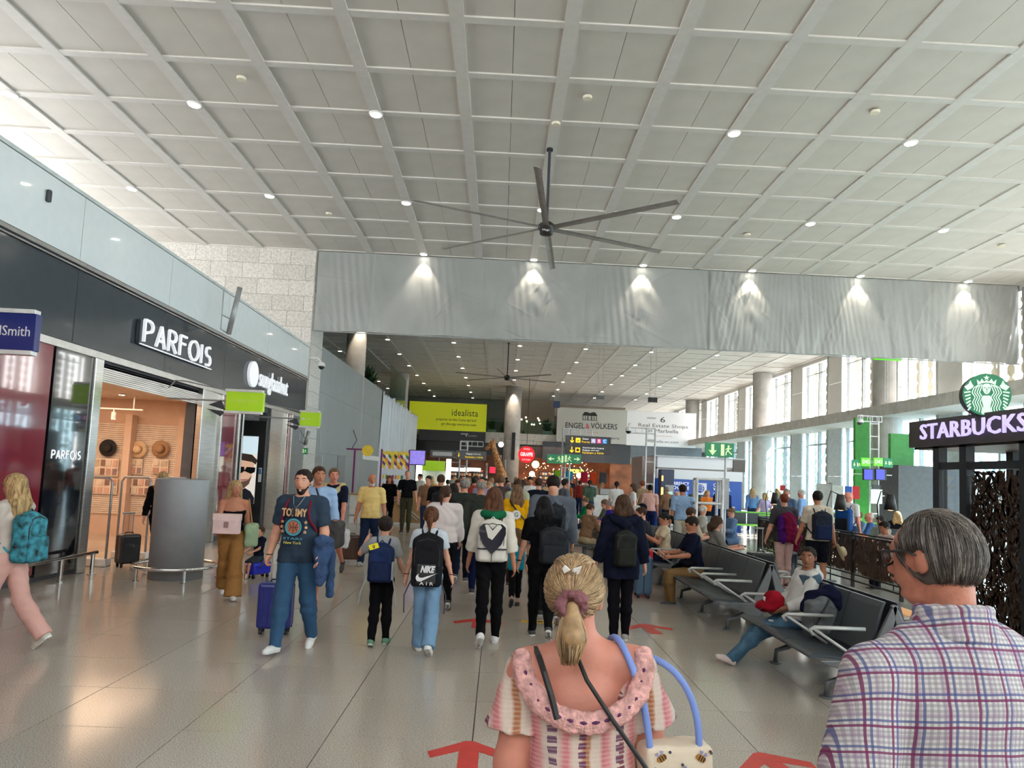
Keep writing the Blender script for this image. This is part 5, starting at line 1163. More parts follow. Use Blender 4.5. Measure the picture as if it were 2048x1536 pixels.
def frontdisc(parent, r, r2, z, y, m, n=28):
    mb = MB(); M = frame((0, y, z), (-1, 0, 0), (0, 0, 1)); q = circ(0, 0, r, n); qi = circ(0, 0, r2, n)
    for k in range(n):
        a, b, c, d = q[k], q[(k+1) % n], qi[(k+1) % n], qi[k]; mb.prism([a, b, c, d], .004, M)
    return obj('print', mb, m, parent)
yf = .178
onchest(pt, Jt, yf+.012, zc+.03, 'TOMMY', .075, PY, w=.26, bold=.03); frontdisc(pt, .085, .068, zc-.11, yf+.012, PT); frontdisc(pt, .062, .058, zc-.11, yf+.014, PY)
mb = MB(); mb.prism(circ(0, 0, .056, 24), .006, frame((0, yf+.008, zc-.11), (-1, 0, 0), (0, 0, 1))); obj('print', mb, PO, pt)
mb = MB()
for a, b in (((0, -.056), (0, .056)), ((-.056, 0), (.056, 0))): stroke(mb, [a, b], .005, frame((0, yf+.016, zc-.11), (-1, 0, 0), (0, 0, 1)), .003)
for s2 in (-1, 1): stroke(mb, [(s2*.045, -.04), (s2*.02, 0), (s2*.045, .04)], .005, frame((0, yf+.016, zc-.11), (-1, 0, 0), (0, 0, 1)), .003)
obj('print', mb, BT, pt)
for x, z in ((-.12, -.06), (.12, -.06), (-.125, -.11), (.125, -.11), (-.115, -.155), (.115, -.155)):
    poly([(.018*(1 if k % 2 == 0 else .45)*math.sin(k*PI/5), .018*(1 if k % 2 == 0 else .45)*math.cos(k*PI/5)) for k in range(10)], PY, pt, (x, yf-.012, zc+z), (-1, 0, 0), (0, 0, 1), name='print', d=.018)
onchest(pt, Jt, yf+.012, zc-.225, 'STARS', .022, PT, w=.20); onchest(pt, Jt, yf+.016, zc-.265, 'New York', .028, mat('print_gold', rgb(190, 180, 80), .7), w=.18)
sgl = thing('sunglasses', 'dark sunglasses hooked on the neckline of the graphic T-shirt', 'sunglasses', (P1[0]-.02, P1[1]-.21, zc+.07))
obj('frame', MB().box(-.012, .012, -.01, .0, -.06, .02).tube([(-.005, 0, .02), (0, .0, .06)], .004, 5), BLACK, sgl); obj('lens', MB().box(-.016, .016, -.014, -.008, -.055, -.01), BT, sgl)
obj('neck_chain', MB().tube([(-.06, .09, Jt['neck'][2]+.02), (-.03, .15, Jt['neck'][2]-.06), (0, .165, Jt['neck'][2]-.10), (.03, .15, Jt['neck'][2]-.06), (.06, .09, Jt['neck'][2]+.02)], .003, 5), GREYM, pt)
bpk = backpack('burgundy backpack worn by the man in the graphic T-shirt', P1, PI-.12, Jt, w=.28, h=.42, d=.13, col=rgb(110, 25, 45))
w0 = Jt['wr0']; suitcase_pos = at0(548, 1266)
sc1 = suitcase('royal blue wheeled cabin suitcase pulled by the man in the graphic T-shirt', suitcase_pos, .12, .37, .50, .24, rgb(18, 34, 120), .42)
obj('wrist_band', MB().tube([Vector(Jt['wr1'])+Vector((.03*math.cos(a*PI/6), .03*math.sin(a*PI/6), .0)) for a in range(12)], .006, 5, closed=True), BLACK, pt)
# denim jacket over the arm
jm = mat('denim_dark', rgb(36, 62, 98), .85, bump=.5, bsc=40, var=.15, sc=10)
jk = thing('denim_jacket', 'dark blue denim jacket draped over the forearm of the graphic T-shirt man', 'jacket', P1, PI-.12)
e1 = (Jt['el0']+Jt['wr0'])/2
pr = [cap(e1+V3(.0, -.05, .0), e1+V3(-.02, .10, .03), .06), cap(e1+V3(-.03, .06, 0), e1+V3(-.05, .09, -.30), .075, .06, (.8, 1, 1)), cap(e1+V3(-.05, -.03, 0), e1+V3(-.08, -.06, -.34), .07, .05, (.8, 1, 1)), cap(e1+V3(.0, .1, -.05), e1+V3(-.03, .12, -.38), .05, .035)]
obj('body_cloth', build([(pr, [], .03, 0)], .01, [jm], 'denim', wr=.010, wsc=.9), None, jk); obj('sleeve', build([([cap(e1+V3(-.08, -.04, -.1), e1+V3(-.10, -.02, -.50), .045, .04)], [], .01, 0)], .01, [jm], 'denim', wr=.006), None, jk)
# --- woman in tan wide trousers with gift box
J = joints(1.62, .86, legs=((.32, .12), (-.28, .42)), arms=((-.15, .12, .15), (.15, .15, 1.35, .5)), hy=.35)
Pq = at0(455, 1195)
pe = person('woman with wavy blond hair in black strapless top and wide tan trousers', Pq, PI+.3, J, 'tan', ('long', 'blond'), top=(18, 18, 20), sleeve=0, bottom=(150, 108, 62), shoe=SHOEW, res=.010, fem=1, hem=-.06, neckcut=-.17, flare=.05, loose=.035, tloose=.006)
t = thing('gift_box', 'pale pink flat gift box held in front by the woman in tan trousers', 'box', (Pq[0]+.03, Pq[1]-.30, 1.03), PI+.15)
PKB = mat('box_pink', rgb(215, 185, 182), .6); obj('box', MB().box(-.17, .17, -.06, .06, -.13, .13), PKB, t, bevel=.006); obj('lid_edge', MB().box(-.175, .175, -.065, .065, .05, .135), mat('box_pink_b', rgb(225, 198, 192), .6), t); obj('ribbon_mark', MB().box(-.03, .03, .061, .064, -.05, .03), mat('box_print', rgb(150, 110, 110), .6), t)
t = thing('shoulder_bag', 'pale green and white tote hanging from the shoulder of the blond woman', 'bag', Pq, PI+.3); e = J['sh0']
obj('pouch', build([([rbox(J['wr0']*0+V3(-.25, .0, .86), (.05, .10, .12), .04)], [], .01, 0)], .012, [mat('tote_green', rgb(150, 175, 140), .8)], 'tote', wr=.006), None, t); obj('strap', MB().tube([(-.25, .08, 1.0), (-.19, .03, J['sh0'][2]+.06), (-.25, -.08, 1.0)], .008, 6), mat('tan_strap', rgb(170, 120, 80), .7), t)
# --- boy with blue backpack
J = joints(1.36, .72, legs=((-.12, .25), (.12, .06)), arms=((.55, .75, 1.7, .9), (.1, .28, .45)), child=True)
Pb = at0(757, 1290)
person('boy seen from behind in grey T-shirt and black trousers', Pb, 0, J, 'fair', ('short', 'dark'), top=(150, 152, 152), sleeve=.75, bottom=(14, 14, 17), shoe=(.10, .25, .16), res=.009, face=False, fine=False)
b = backpack('navy hiking backpack with a yellow paw sticker on the boy', Pb, 0, J, w=.26, h=.40, d=.14, col=rgb(26, 42, 82), col2=rgb(22, 34, 66), low=-.02)
cc_ = Vector(b['_c']); poly([(-.05, -.025), (.05, -.025), (.05, .03), (-.05, .03)], mat('sticker_yellow', rgb(232, 214, 30), .5, var=0), b, (-.07, cc_.y+.02, cc_.z+.17), (1, 0, .35), (-.35, 0, 1), name='sticker'); 
mb = MB(); M = frame((-.07, cc_.y+.016, cc_.z+.17), (1, 0, .35), (-.35, 0, 1)); mb.prism(circ(0, -.006, .010, 10), .002, M)
for q in ((-.012, .008), (-.004, .014), (.006, .014), (.013, .007)): mb.prism(circ(q[0], q[1], .0045, 8), .002, M)
obj('paw_print', mb, BT, b); obj('piping', MB().tube([(x, cc_.y+.01, z+cc_.z) for x, z in ((-.09, -.08), (-.06, -.12), (0, -.135), (.06, -.12), (.09, -.08))], .006, 6), WT, b); obj('side_net', MB().box(.12, .14, cc_.y+.03, cc_.y+.12, cc_.z-.17, cc_.z+.02), mat('mesh_grey', rgb(150, 155, 160), .8), b, bevel=.01)
for sd in (-1, 1): obj('loose_strap', MB().tube([(sd*.13, cc_.y+.06, cc_.z-.12), (sd*.18, cc_.y+.0, cc_.z-.30), (sd*.19, cc_.y-.02, cc_.z-.42)], .006, 5), mat("mesh_grey", (1, 1, 1)), b)
# --- girl with NIKE drawstring pack
J = joints(1.46, .76, legs=((.10, .05), (-.22, .40)), arms=((-.05, .22, .12), (.05, .26, .1)), child=False)
Pg = at0(848, 1303)
pe = person('girl with brown ponytail in white T-shirt and pale blue jeans', Pg, 0, J, 'fair', ('pony', 'chestnut'), top=(190, 198, 205), sleeve=.62, bottom=(112, 145, 175), shoe=SHOEW, res=.009, face=False, fine=False, loose=.026, flare=.018)
for i in (0, 1): obj('bracelet', MB().tube([Vector(J['wr%d' % i])+Vector((.026*math.cos(a*PI/6), .026*math.sin(a*PI/6), .02)) for a in range(12)], .005, 5, closed=True), mat('bracelet_red', (.1, .01, .01), .6), pe)
b = backpack('black sports backpack reading NIKE AIR on the ponytail girl', Pg, 0, J, w=.31, h=.53, d=.15, col=(.008, .008, .010), pocket=0, low=-.045)
cb = Vector(b['_c']); ob = bpy.data.objects
pan = obj('print_panel', build([([rbox((0, cb.y+.036, cb.z-.13), (.085, .008, .085), .012)], [], .01, 0)], .008, [mat('pack_panel', (.02, .021, .025), .4)], 'panel'), None, b)
text('NIKE', .062, WT, b, (.01, cb.y+.012, cb.z-.085), w=.15, ext=.004, bold=.05, shear=.35, **FC)
poly([(-.095, -.005), (-.10, -.03), (-.085, -.055), (-.05, -.06), (.12, .03), (-.03, -.022), (-.06, -.022), (-.075, -.005), (-.07, .02)][::1], WT, b, (0, cb.y+.012, cb.z-.145), **FC, name='swoosh')
text('A I R', .032, WT, b, (.01, cb.y+.012, cb.z-.225), w=.14, ext=.004, **FC)
for sd in (-1, 1): obj('loose_strap', MB().tube([(sd*.15, cb.y+.08, cb.z-.2), (sd*.21, cb.y+.05, cb.z-.35), (sd*.20, cb.y+.03, cb.z-.52)], .007, 5), BLACK, b)
# --- woman with white/navy backpack
J = joints(1.69, .92, legs=((-.22, .50), (.14, .04)), arms=((.0, .18, .25), (-.05, .17, .08)))
Pw = at0(975, 1288)
pw = person('woman with long dark red-brown hair in cream hoodie and black trousers', Pw, 0, J, 'tan', ('long', 'chestnut'), top=(208, 202, 190), sleeve=1.45, bottom=(12, 12, 14), shoe=SHOEW, res=.010, face=False, fine=False, fem=.6, tloose=.022, hem=.02)
b = backpack('cream backpack with a glossy navy heart-shaped panel', Pw, 0, J, w=.31, h=.45, d=.15, m=mat('pack_cream', rgb(205, 200, 190), .55, var=.03), pocket=0, low=.0)
cb = Vector(b['_c']); NVG = mat('navy_patent', rgb(18, 20, 38), .2, coat=.5)
HT = [(0, -.20), (-.10, -.09), (-.145, .02), (-.14, .09), (-.10, .125), (-.055, .125), (0, .07), (.055, .125), (.10, .125), (.14, .09), (.145, .02), (.10, -.09)]
poly(HT[::-1], NVG, b, (0, cb.y+.024, cb.z+.06), d=.014, name='heart_panel', **FC)
poly([(-.085, .115), (-.045, -.02), (-.0, -.045), (.10, .09), (.085, .115), (.05, .115), (0, .055), (-.05, .115)], mat('pack_cream', (1, 1, 1)), b, (0, cb.y+.009, cb.z+.06), d=.006, name='swoosh_panel', **FC)
obj('belt_band', MB().box(-.158, .158, cb.y+.012, cb.y+.10, cb.z-.09, cb.z-.075), NVG, b, bevel=.004); obj('centre_zip', MB().box(-.003, .003, cb.y+.018, cb.y+.03, cb.z-.22, cb.z-.09), NVG, b)
obj('hood', build([([cap((-.10, -.085, J['neck'][2]-.01), (0, -.125, J['neck'][2]-.03), .045), cap((.10, -.085, J['neck'][2]-.01), (0, -.125, J['neck'][2]-.03), .045)], [], .02, 0)], .01, [cloth(24, 92, 62)], 'fold'), None, pw)
# --- child with turquoise backpack
J = joints(1.10, .62, legs=((-.3, .5), (.15, .05)), arms=((.1, .15, .2), (.05, .2, .2)), child=True); Pc = at0(1028, 1213)
person('small child with loose light brown hair and black leggings', Pc, 0, J, 'fair', ('long', 'lightbrown'), top=(190, 190, 185), sleeve=.8, bottom=(20, 20, 26), blen='crop', shoe=(.02, .02, .02), sole=(.03, .03, .03), res=.010, face=False, fine=False)
b = backpack('turquoise backpack with round red patch on the small child', Pc, 0, J, w=.23, h=.32, d=.12, col=rgb(20, 140, 165), low=.01); cb = Vector(b['_c'])
poly(circ(0, 0, .028, 16), WT, b, (-.035, cb.y+.01, cb.z+.02), name='patch', **FC); poly(circ(0, 0, .018, 12), mat('patch_red', rgb(210, 70, 50), .6), b, (-.035, cb.y+.006, cb.z+.02), name='fox_print', **FC)
# --- short black hair woman, black tee
J = joints(1.60, 1.02, legs=((.10, .04), (-.25, .45)), arms=((.05, .22, .12), (.0, .2, .15))); Pk = (.55, 8.35, 0)
pe = person('woman with short black hair in black T-shirt and black trousers', Pk, .0, J, 'fair', ('bob', 'black'), top=(13, 13, 15), sleeve=.8, bottom=(12, 12, 14), res=.010, face=False, fine=False, fem=.6, hem=.06)
obj('wristwatch', MB().tube([Vector(J['wr0'])+Vector((.026*math.cos(a*PI/6), .026*math.sin(a*PI/6), .02)) for a in range(12)], .009, 5, closed=True), BLACK, pe)
backpack('black backpack slung to the right on the short-haired woman in black', (Pk[0]+.12, Pk[1], 0), 0, J, w=.34, h=.42, d=.14, col=(.014, .016, .020), low=.02)
# --- navy hooded coat woman
J = joints(1.66, 1.0, legs=((-.05, .12), (.10, .04)), arms=((.05, .22, .25), (.05, .24, .2))); Pn = at0(1238, 1282)
pn = person('person with dark shoulder-length hair in navy hooded coat', Pn, .03, J, 'fair', ('bob', 'brown'), top=(18, 22, 38), sleeve=1.9, bottom=(14, 14, 20), shoe=(.35, .33, .3), res=.010, face=False, fine=False, fem=.3, hem=.20, tloose=.034)
b = backpack('small dark olive backpack worn over the navy hooded coat', Pn, .03, J, w=.25, h=.40, d=.13, col=rgb(30, 32, 28), low=.07, off=.03); cb = Vector(b['_c']); poly(circ(0, 0, .012, 10), mat('deer_gold', (.5, .42, .25), .5), b, (.02, cb.y-.0, cb.z-.10), name='logo_mark', **FC)
obj('hood', build([([cap((-.12, -.07, J['neck'][2]), (0, -.12, J['neck'][2]-.06), .06), cap((.12, -.07, J['neck'][2]), (0, -.12, J['neck'][2]-.06), .06)], [], .03, 0)], .01, [cloth(18, 22, 38)], 'fold', wr=.005), None, pn)
# --- pink trousers woman at left edge, side view
J = joints(1.66, .95, legs=((.30, .10), (-.28, .40)), arms=((.35, .12, .9, .3), (.35, .10, 1.0, .3)), hp=.05); Pp = (-4.64, 6.9, 0)
person('blond woman at left edge in patterned blouse and pale pink trousers walking left', Pp, PI/2-.1, J, 'pink', ('long', 'blond'), top=(190, 178, 168), sleeve=.85, bottom=(205, 160, 150), shoe=(.5, .48, .40), res=.010, fem=1, fine=True, loose=.022, flare=.02)
backpack('teal and turquoise backpack on the blond woman at the left edge', Pp, PI/2-.1, J, w=.28, h=.48, d=.18, m=mat('pack_teal', rgb(40, 115, 130), .7, var=.5, sc=14), m2=mat('pack_teal', (1, 1, 1)), low=.02)
t = thing('belt_bag', 'cream belt bag at the hip of the blond woman at the left edge', 'bag', (Pp[0]-.06, Pp[1]-.22, 0), PI/2); obj('pouch', build([([rbox((0, 0, .90), (.09, .03, .05), .04)], [], .01, 0)], .01, [mat('bag_cream', rgb(200, 190, 170), .6)], 'pouch'), None, t); obj('strap', MB().tube([(-.1, 0, .95), (-.02, -.02, 1.3)], .01, 5), BLACK, t)
t = thing('clear_pouch', 'clear plastic pouch held by the blond woman at the left edge', 'bag', (Pp[0]-.42, Pp[1]-.12, 1.12)); obj('pouch', MB().box(-.08, .08, -.02, .02, -.08, .08), mat('clear_plastic', (.75, .75, .8), .15), t, bevel=.01); obj('seal', MB().box(-.08, .08, -.022, .022, .07, .09), mat('seal_violet', (.4, .3, .6), .4), t)
# --- man in light blue shirt (behind tommy)
J = joints(1.85, 1.0, legs=((.25, .1), (-.2, .3)), arms=((-.1, .15, .3), (.1, .16, .75)), hy=.55); Pm = at0(655, 1190); Pm = (-2.45, 9.7, 0)
pe = person('man in light blue shirt with rolled sleeves carrying a dark shoulder bag', Pm, PI-.05, J, 'tan', ('short', 'brown'), top=(150, 178, 212), sleeve=1.3, bottom=(168, 120, 92), blen='shorts', shoe=(.2, .13, .09), res=.011, hem=.08)
t = thing('messenger_bag', 'dark brown messenger bag on the hip of the light blue shirt man', 'bag', Pm, PI-.05); obj('body', build([([rbox((-.26, .05, .95), (.06, .15, .13), .05)], [], .02, 0)], .012, [mat('bag_dark', (.03, .025, .025), .6)], 'bag', wr=.005), None, t)
obj('strap', MB().tube([(-.26, .15, 1.05), (-.10, .15, 1.35), (.0, .10, J['neck'][2]), (.02, -.06, J['neck'][2]), (-.26, -.08, 1.05)], .012, 6), BLACK, t)
J = joints(1.85, 1.02, hy=.5, **WALK2); JH = J; Ph = (-1.98, 12.4, 0)
Ph = (-2.85, 12.3, 0)
person('man with glasses and beige jumper knotted over a navy top', Ph, PI-.1, J, 'pink', ('short', 'lightbrown'), top=(24, 28, 44), sleeve=.8, bottom=(60, 60, 66), blen='shorts', res=.012, extra=[('jumper', [([cap((-.15, -.02, J['neck'][2]-.0), (-.03, .13, J['chest'][2]+.03), .055, .05), cap((.15, -.02, J['neck'][2]-.0), (.03, .13, J['chest'][2]+.03), .055, .05), cap((-.15, -.06, J['neck'][2]-.0), (.15, -.06, J['neck'][2]), .055)], [], .02, 0)], cloth(188, 170, 125), .012)])
t = thing('carrier_bag', 'white plastic carrier bag in the hand of the beige jumper man', 'bag', loc2w(Ph[0], Ph[1], PI-.1, JH['wr0']+V3(-.02, 0, -.20))); obj('bag', build([([rbox((0, 0, -.12), (.07, .05, .12), .04)], [], .01, 0)], .012, [mat('bag_white', (.62, .62, .64), .5)], 'bag', wr=.01), None, t); obj('handles', MB().tube([(-.05, 0, .0), (0, 0, .16), (.05, 0, .0)], .006, 5), mat('bag_white', (1, 1, 1)), t)
# --- yellow polo man
J = joints(1.75, 1.1, legs=((-.15, .3), (.2, .05)), arms=((-.1, .2, .25), (.15, .15, .1)), hy=.35); Py = at0(735, 1130)
pe = person('older man with grey hair in pale yellow polo shirt and dark jeans', Py, PI-.1, J, 'tan', ('bald', 'grey'), top=(226, 200, 130), sleeve=.85, bottom=(30, 44, 70), shoe=(.3, .3, .28), res=.012, fat=.4, hem=.05, beard='white')
suitcase('brown wheeled suitcase pulled by the yellow polo man', (Py[0]-.40, Py[1]+.3, 0), .2, .40, .48, .25, rgb(78, 46, 28), .38)
# --- couple in black
J = joints(1.66, .95, fem=0) if False else joints(1.66, .98, legs=((.02, .02), (.05, .03)), arms=((.0, .2, .2), (.1, .2, 1.0, .5)), hp=-.05); Pa = at0(787, 1040)
Pa = (-3.35, 21.8, 0)
person('woman with reddish bob in black V-neck top standing by the counter', Pa, PI-.1, J, 'tan', ('bob', 'red'), top=(14, 14, 16), sleeve=1.2, bottom=(12, 12, 14), res=.015, fem=1, fine=False)
t = thing('shoulder_bag', 'brown leather shoulder bag of the woman in black by the counter', 'bag', (Pa[0]-.30, Pa[1]-.05, 0)); obj('pouch', build([([rbox((0, 0, 1.10), (.06, .10, .14), .04)], [], .01, 0)], .015, [mat('bag_tan', rgb(120, 72, 48), .6)], 'bag'), None, t); obj('strap', MB().tube([(0, .05, 1.2), (.12, 0, 1.45), (0, -.05, 1.2)], .01, 5), mat('bag_tan', (1, 1, 1)), t)
J = joints(1.84, 1.05, legs=((.0, .02), (.08, .03)), arms=((.0, .2, .2), (-.1, .28, .5, .4)), hy=.2); Pd = at0(815, 1062)
person('bald man in black T-shirt and olive trousers standing by the counter', (-2.75, 21.4, 0), PI, J, 'fair', ('buzz', 'grey'), top=(16, 17, 20), sleeve=.85, bottom=(62, 62, 48), res=.014, fine=False)
# --- toddler on ride-on blue suitcase
J = joints(1.02, .6, legs=((1.2, 1.1), (1.15, 1.1)), arms=((.6, .1, .6, .2), (.6, .1, .6, .2)), seat=.28, child=True); Pt = at0(514, 1155)
person('small boy in navy and white T-shirt riding on a blue ride-on case', (Pt[0], Pt[1], 0), PI-.5, J, 'fair', ('short', 'brown'), top=(24, 28, 48), sleeve=.8, bottom=(50, 60, 70), blen='shorts', shoe=(.08, .2, .12), res=.010, fine=False)
t = suitcase('bright blue ride-on suitcase beneath the small boy', (Pt[0]+.02, Pt[1]-.02, 0), 1.1, .40, .20, .20, rgb(14, 30, 190), 0, ribs=False)
tag(obj('tow_strap', MB().tube([Vector(at(520, 1135, Y=Pt[1]-.1)), Vector(at(546, 1104, Y=8.4))], .012, 6), BLACK), 'black tow strap from the blue ride-on suitcase', 'strap')
# --- woman in black behind plinth
J = joints(1.66, .9, **WALK); Pz = at0(272, 1125)
person('woman with long blond hair in black walking into the accessory shop', (-6.0, 12.75, 0), .25, J, 'fair', ('long', 'blond'), top=(14, 14, 16), sleeve=1.9, bottom=(14, 14, 16), res=.013, face=False, fine=False)
suitcase('black and slate wheeled suitcase beside the round plinth', (-6.3, 12.35, 0), .9, .34, .50, .24, (.012, .012, .014), .35, ribs=False)
# ================================================================== SEATED AND MID-DISTANCE PEOPLE
def P3(label, x, y, rz, J, **k): return person(label, (x, y, 0), rz, J, **k)
# --- woman in white hoodie on the near bench
J = joints(1.62, .95, legs=((1.22, .38, .0, .35), (1.15, .50, .0, .30)), arms=((.35, .15, .85, .45), (.35, .15, .85, .45)), seat=.42, lean=-.33, hy=.95, hp=-.05)
XB_, YB_ = 3.14, 7.46
pe = P3('woman in white hoodie and denim vest sitting with legs stretched out on nearest bench', XB_, YB_, PI/2, J, skin='brown', hair=('pony', 'dark'), top=(196, 194, 190), sleeve=1.85, bmat=mat('jeans_worn', rgb(58, 92, 115), .85, var=.12, sc=9, bump=.4, bsc=30), shoe=rgb(200, 182, 176), sole=rgb(170, 165, 135), res=.008, fem=.5, hem=.02, tloose=.022, loose=.018,
        extra=[('vest', [(torso(J, .032, .5, 0), [(-J['u'][0], -J['u'][1], -J['u'][2], float(-J['u'] @ (J['pel']+J['u']*.05))), (0, .25, 1, float(V3(0, .25, 1) @ J['neck'])), (0, 1, 0, float(J['chest'][1]+.07))], .03, 0)], mat('denim_vest', rgb(50, 72, 88), .85, bump=.4, bsc=30, var=.1), .009),
               ('hood', [([cap(J['neck']+V3(-.10, -.05, 0), J['neck']+V3(0, -.11, -.04), .05), cap(J['neck']+V3(.10, -.05, 0), J['neck']+V3(0, -.11, -.04), .05)], [], .03, 0)], cloth(196, 194, 190), .009)])
for sx_, a, b_ in ((-.09, .30, .40), (-.07, .18, .26)):
    k0 = J['hip0']+(J['kn0']-J['hip0'])*.62; obj('knee_rip', build([([ell(k0+V3(0, .02 if a > .2 else -.06, .078), (.035, .03, .012))], [], .01, 0)], .006, [mat('rip_pale', rgb(175, 185, 180), .9)], 'rip'), None, pe)
t = thing('red_bag', 'red fabric drawstring bag on the lap of the white hoodie woman', 'bag', loc2w(XB_, YB_, PI/2, (0, .22, .60)), PI/2)
obj('pouch', build([([ell((0, -.02, .06), (.14, .10, .11)), ell((.03, .03, .0), (.15, .12, .06))], [], .04, 0)], .009, [cloth(140, 18, 34)], 'pouch', wr=.008), None, t); obj('tag_label', MB().box(-.03, .02, .075, .085, .06, .10), WT, t); obj('cord', MB().tube([(.08, -.08, .05), (.0, -.02, .17), (-.08, .06, .06), (-.05, .14, -.03)], .006, 5), BLACK, t)
t = thing('backpack', 'grey canvas backpack standing on the bench beside the white hoodie woman', 'backpack', (3.20, 6.92, .44), .1); t.scale = (.85,)*3
GB = mat('canvas_grey', rgb(92, 96, 98), .8, bump=.4, bsc=30, var=.12, sc=8)
obj('main_compartment', build([([rbox((0, 0, .20), (.10, .06, .12), .07), ell((.03, 0, .36), (.10, .09, .09))], [], .04, 0)], .009, [GB], 'pack', wr=.008), None, t)
obj('front_pocket', build([([rbox((-.15, .0, .13), (.02, .07, .07), .03)], [], .02, 0)], .009, [GB], 'pocket', wr=.004), None, t); obj('zip', MB().tube([(-.14, -.09, .05), (-.165, -.05, .22), (-.12, 0, .38), (-.165, .05, .22)], .006, 5), BLACK, t)
obj('strap', MB().tube([(.03, -.12, .42), (-.08, -.16, .28), (-.16, -.13, .10), (-.20, -.12, .0)], .012, 6), BLACK, t)
t = thing('jacket', 'navy padded jacket draped over the grey backpack on the bench', 'jacket', (3.20, 6.92, .44), .1); t.scale = (.85,)*3
obj('drape', build([([cap((-.06, .12, .40), (.10, -.02, .50), .07, .075), cap((.10, -.02, .50), (.18, -.20, .30), .07, .06), cap((.18, -.2, .3), (.16, -.25, .10), .06, .05), cap((-.06, .12, .40), (-.13, .14, .28), .055, .05)], [], .04, 0)], .010, [cloth(22, 26, 48)], 'drape', wr=.012), None, t)
obj('cuff', build([([ell((-.15, .15, .20), (.04, .045, .03))], [], .01, 0)], .008, [cloth(170, 165, 155)], 'cuff'), None, t)
# --- man in navy polo with phone
J = joints(1.76, 1.05, legs=((1.50, 1.62), (1.35, 1.42)), arms=((.45, .12, 1.0, .3), (.55, .12, .95, .3)), seat=.43, lean=.16, hp=.5)
P3('man in navy polo and khaki trousers bent over his phone on the second bench', 3.12, 11.0, PI/2, J, skin='tan', hair=('short', 'dark'), top=(20, 24, 44), sleeve=.85, bottom=(128, 100, 66), shoe=rgb(70, 66, 72), res=.009, hem=.02, fine=True)
t = thing('smartphone', 'white smartphone in the hands of the man in khaki trousers', 'phone', loc2w(3.12, 11, PI/2, (J['wr0']+J['wr1'])/2+V3(0, .10, .03)), PI/2); obj('body', MB().cbox((0, 0, 0), (.075, .15, .008), rot=Matrix.Rotation(.7, 3, 'X')), WHITE, t, bevel=.003); obj('screen', MB().cbox((0, -.003, .005), (.068, .14, .002), rot=Matrix.Rotation(.7, 3, 'X')), mat('screen_dim', (.02, .02, .03), .1), t)
t = thing('jacket', 'black jacket bundled on the lap behind the phone of the khaki trousers man', 'jacket', loc2w(3.12, 11, PI/2, (-.05, .12, .62)), PI/2); obj('bundle', build([([ell((0, 0, 0), (.16, .13, .07)), ell((-.1, .1, .03), (.08, .1, .06))], [], .04, 0)], .011, [cloth(16, 18, 26)], 'bundle', wr=.012), None, t); obj('sleeve', build([([cap((.1, .05, .0), (.14, .2, -.1), .045)], [], .01, 0)], .011, [cloth(16, 18, 26)], 'sleeve'), None, t)
# --- woman cream top, phone
def seatedp(label, x, y, rz, H=1.68, w=.95, hp=.3, hy=0, lean=.1, arms=((.45, .1, 1.3, .25), (.45, .1, 1.3, .25)), legs=((1.45, 1.45), (1.42, 1.42)), seat=.43, **k):
    J = joints(H, w, legs=legs, arms=arms, seat=seat, lean=lean, hp=hp, hy=hy)
    k.setdefault('res', .012 if y < 16 else .018); k.setdefault('fine', y < 15); return P3(label, x, y, rz, J, **k)
seatedp('woman with dark ponytail in cream top typing on her phone', 3.10, 12.92, PI/2, skin='tan', hair=('pony', 'black'), top=(205, 188, 160), sleeve=.55, bottom=(24, 30, 50), fem=1, hp=.45, arms=((.6, .1, 1.5, .3), (.6, .1, 1.5, .3)))
seatedp('woman in grey top half hidden behind the cream top woman', 3.75, 12.2, -PI/2, skin='fair', hair=('bob', 'brown'), top=(120, 118, 112), sleeve=.9, bottom=(30, 34, 48), fem=1)
seatedp('bearded man in charcoal T-shirt bent forward on the third bench', 3.08, 14.1, PI/2, H=1.8, w=1.1, skin='fair', hair=('short', 'brown'), top=(48, 50, 56), sleeve=.8, bottom=(26, 34, 56), lean=.35, beard='brown', arms=((.5, .12, .7, .2), (.5, .12, .7, .2)))
seatedp('white haired man in white T-shirt with a dark red stripe', 3.06, 15.2, PI/2, H=1.72, w=1.08, skin='pink', hair=('short', 'white'), top=(205, 204, 200), sleeve=.8, bottom=(30, 32, 40), hp=.1, fat=.4, extra=None)
seatedp('man in beige shirt seen from behind on the right side of the third bench', 3.85, 14.2, -PI/2+.3, H=1.8, w=1.05, skin='fair', hair=('short', 'brown'), top=(192, 178, 155), sleeve=.9, bottom=(60, 60, 70), face=False)
seatedp('woman with curly brown hair and dark top on the fourth bench', 3.05, 16.9, PI/2, skin='fair', hair=('bob', 'chestnut'), top=(30, 26, 28), sleeve=.9, bottom=(30, 30, 34))
seatedp('older woman with white hair on the fourth bench', 3.02, 17.8, PI/2, skin='pink', hair=('bob', 'white'), top=(150, 120, 100), sleeve=1.8, bottom=(120, 104, 80))
seatedp('person in purple cardigan on the fourth bench', 3.0, 18.7, PI/2, skin='pink', hair=('short', 'grey'), top=(48, 36, 140), sleeve=1.8, bottom=(90, 84, 74))
seatedp('person in grey-green jacket on the fourth bench far end', 3.0, 19.5, PI/2, skin='fair', hair=('crop', 'lightbrown'), top=(96, 100, 86), sleeve=1.8, bottom=(70, 66, 60))
seatedp('person in bright green hooded jacket sitting in the waiting crowd', 2.6, 20.6, PI/2, skin='fair', hair=('short', 'lightbrown'), top=(12, 110, 66), sleeve=1.9, bottom=(40, 44, 60), hp=.4)
seatedp('white haired person sitting furthest left in the waiting crowd', 2.1, 22.0, PI/2, skin='pink', hair=('short', 'white'), top=(60, 60, 66), sleeve=1.8, bottom=(40, 40, 48))
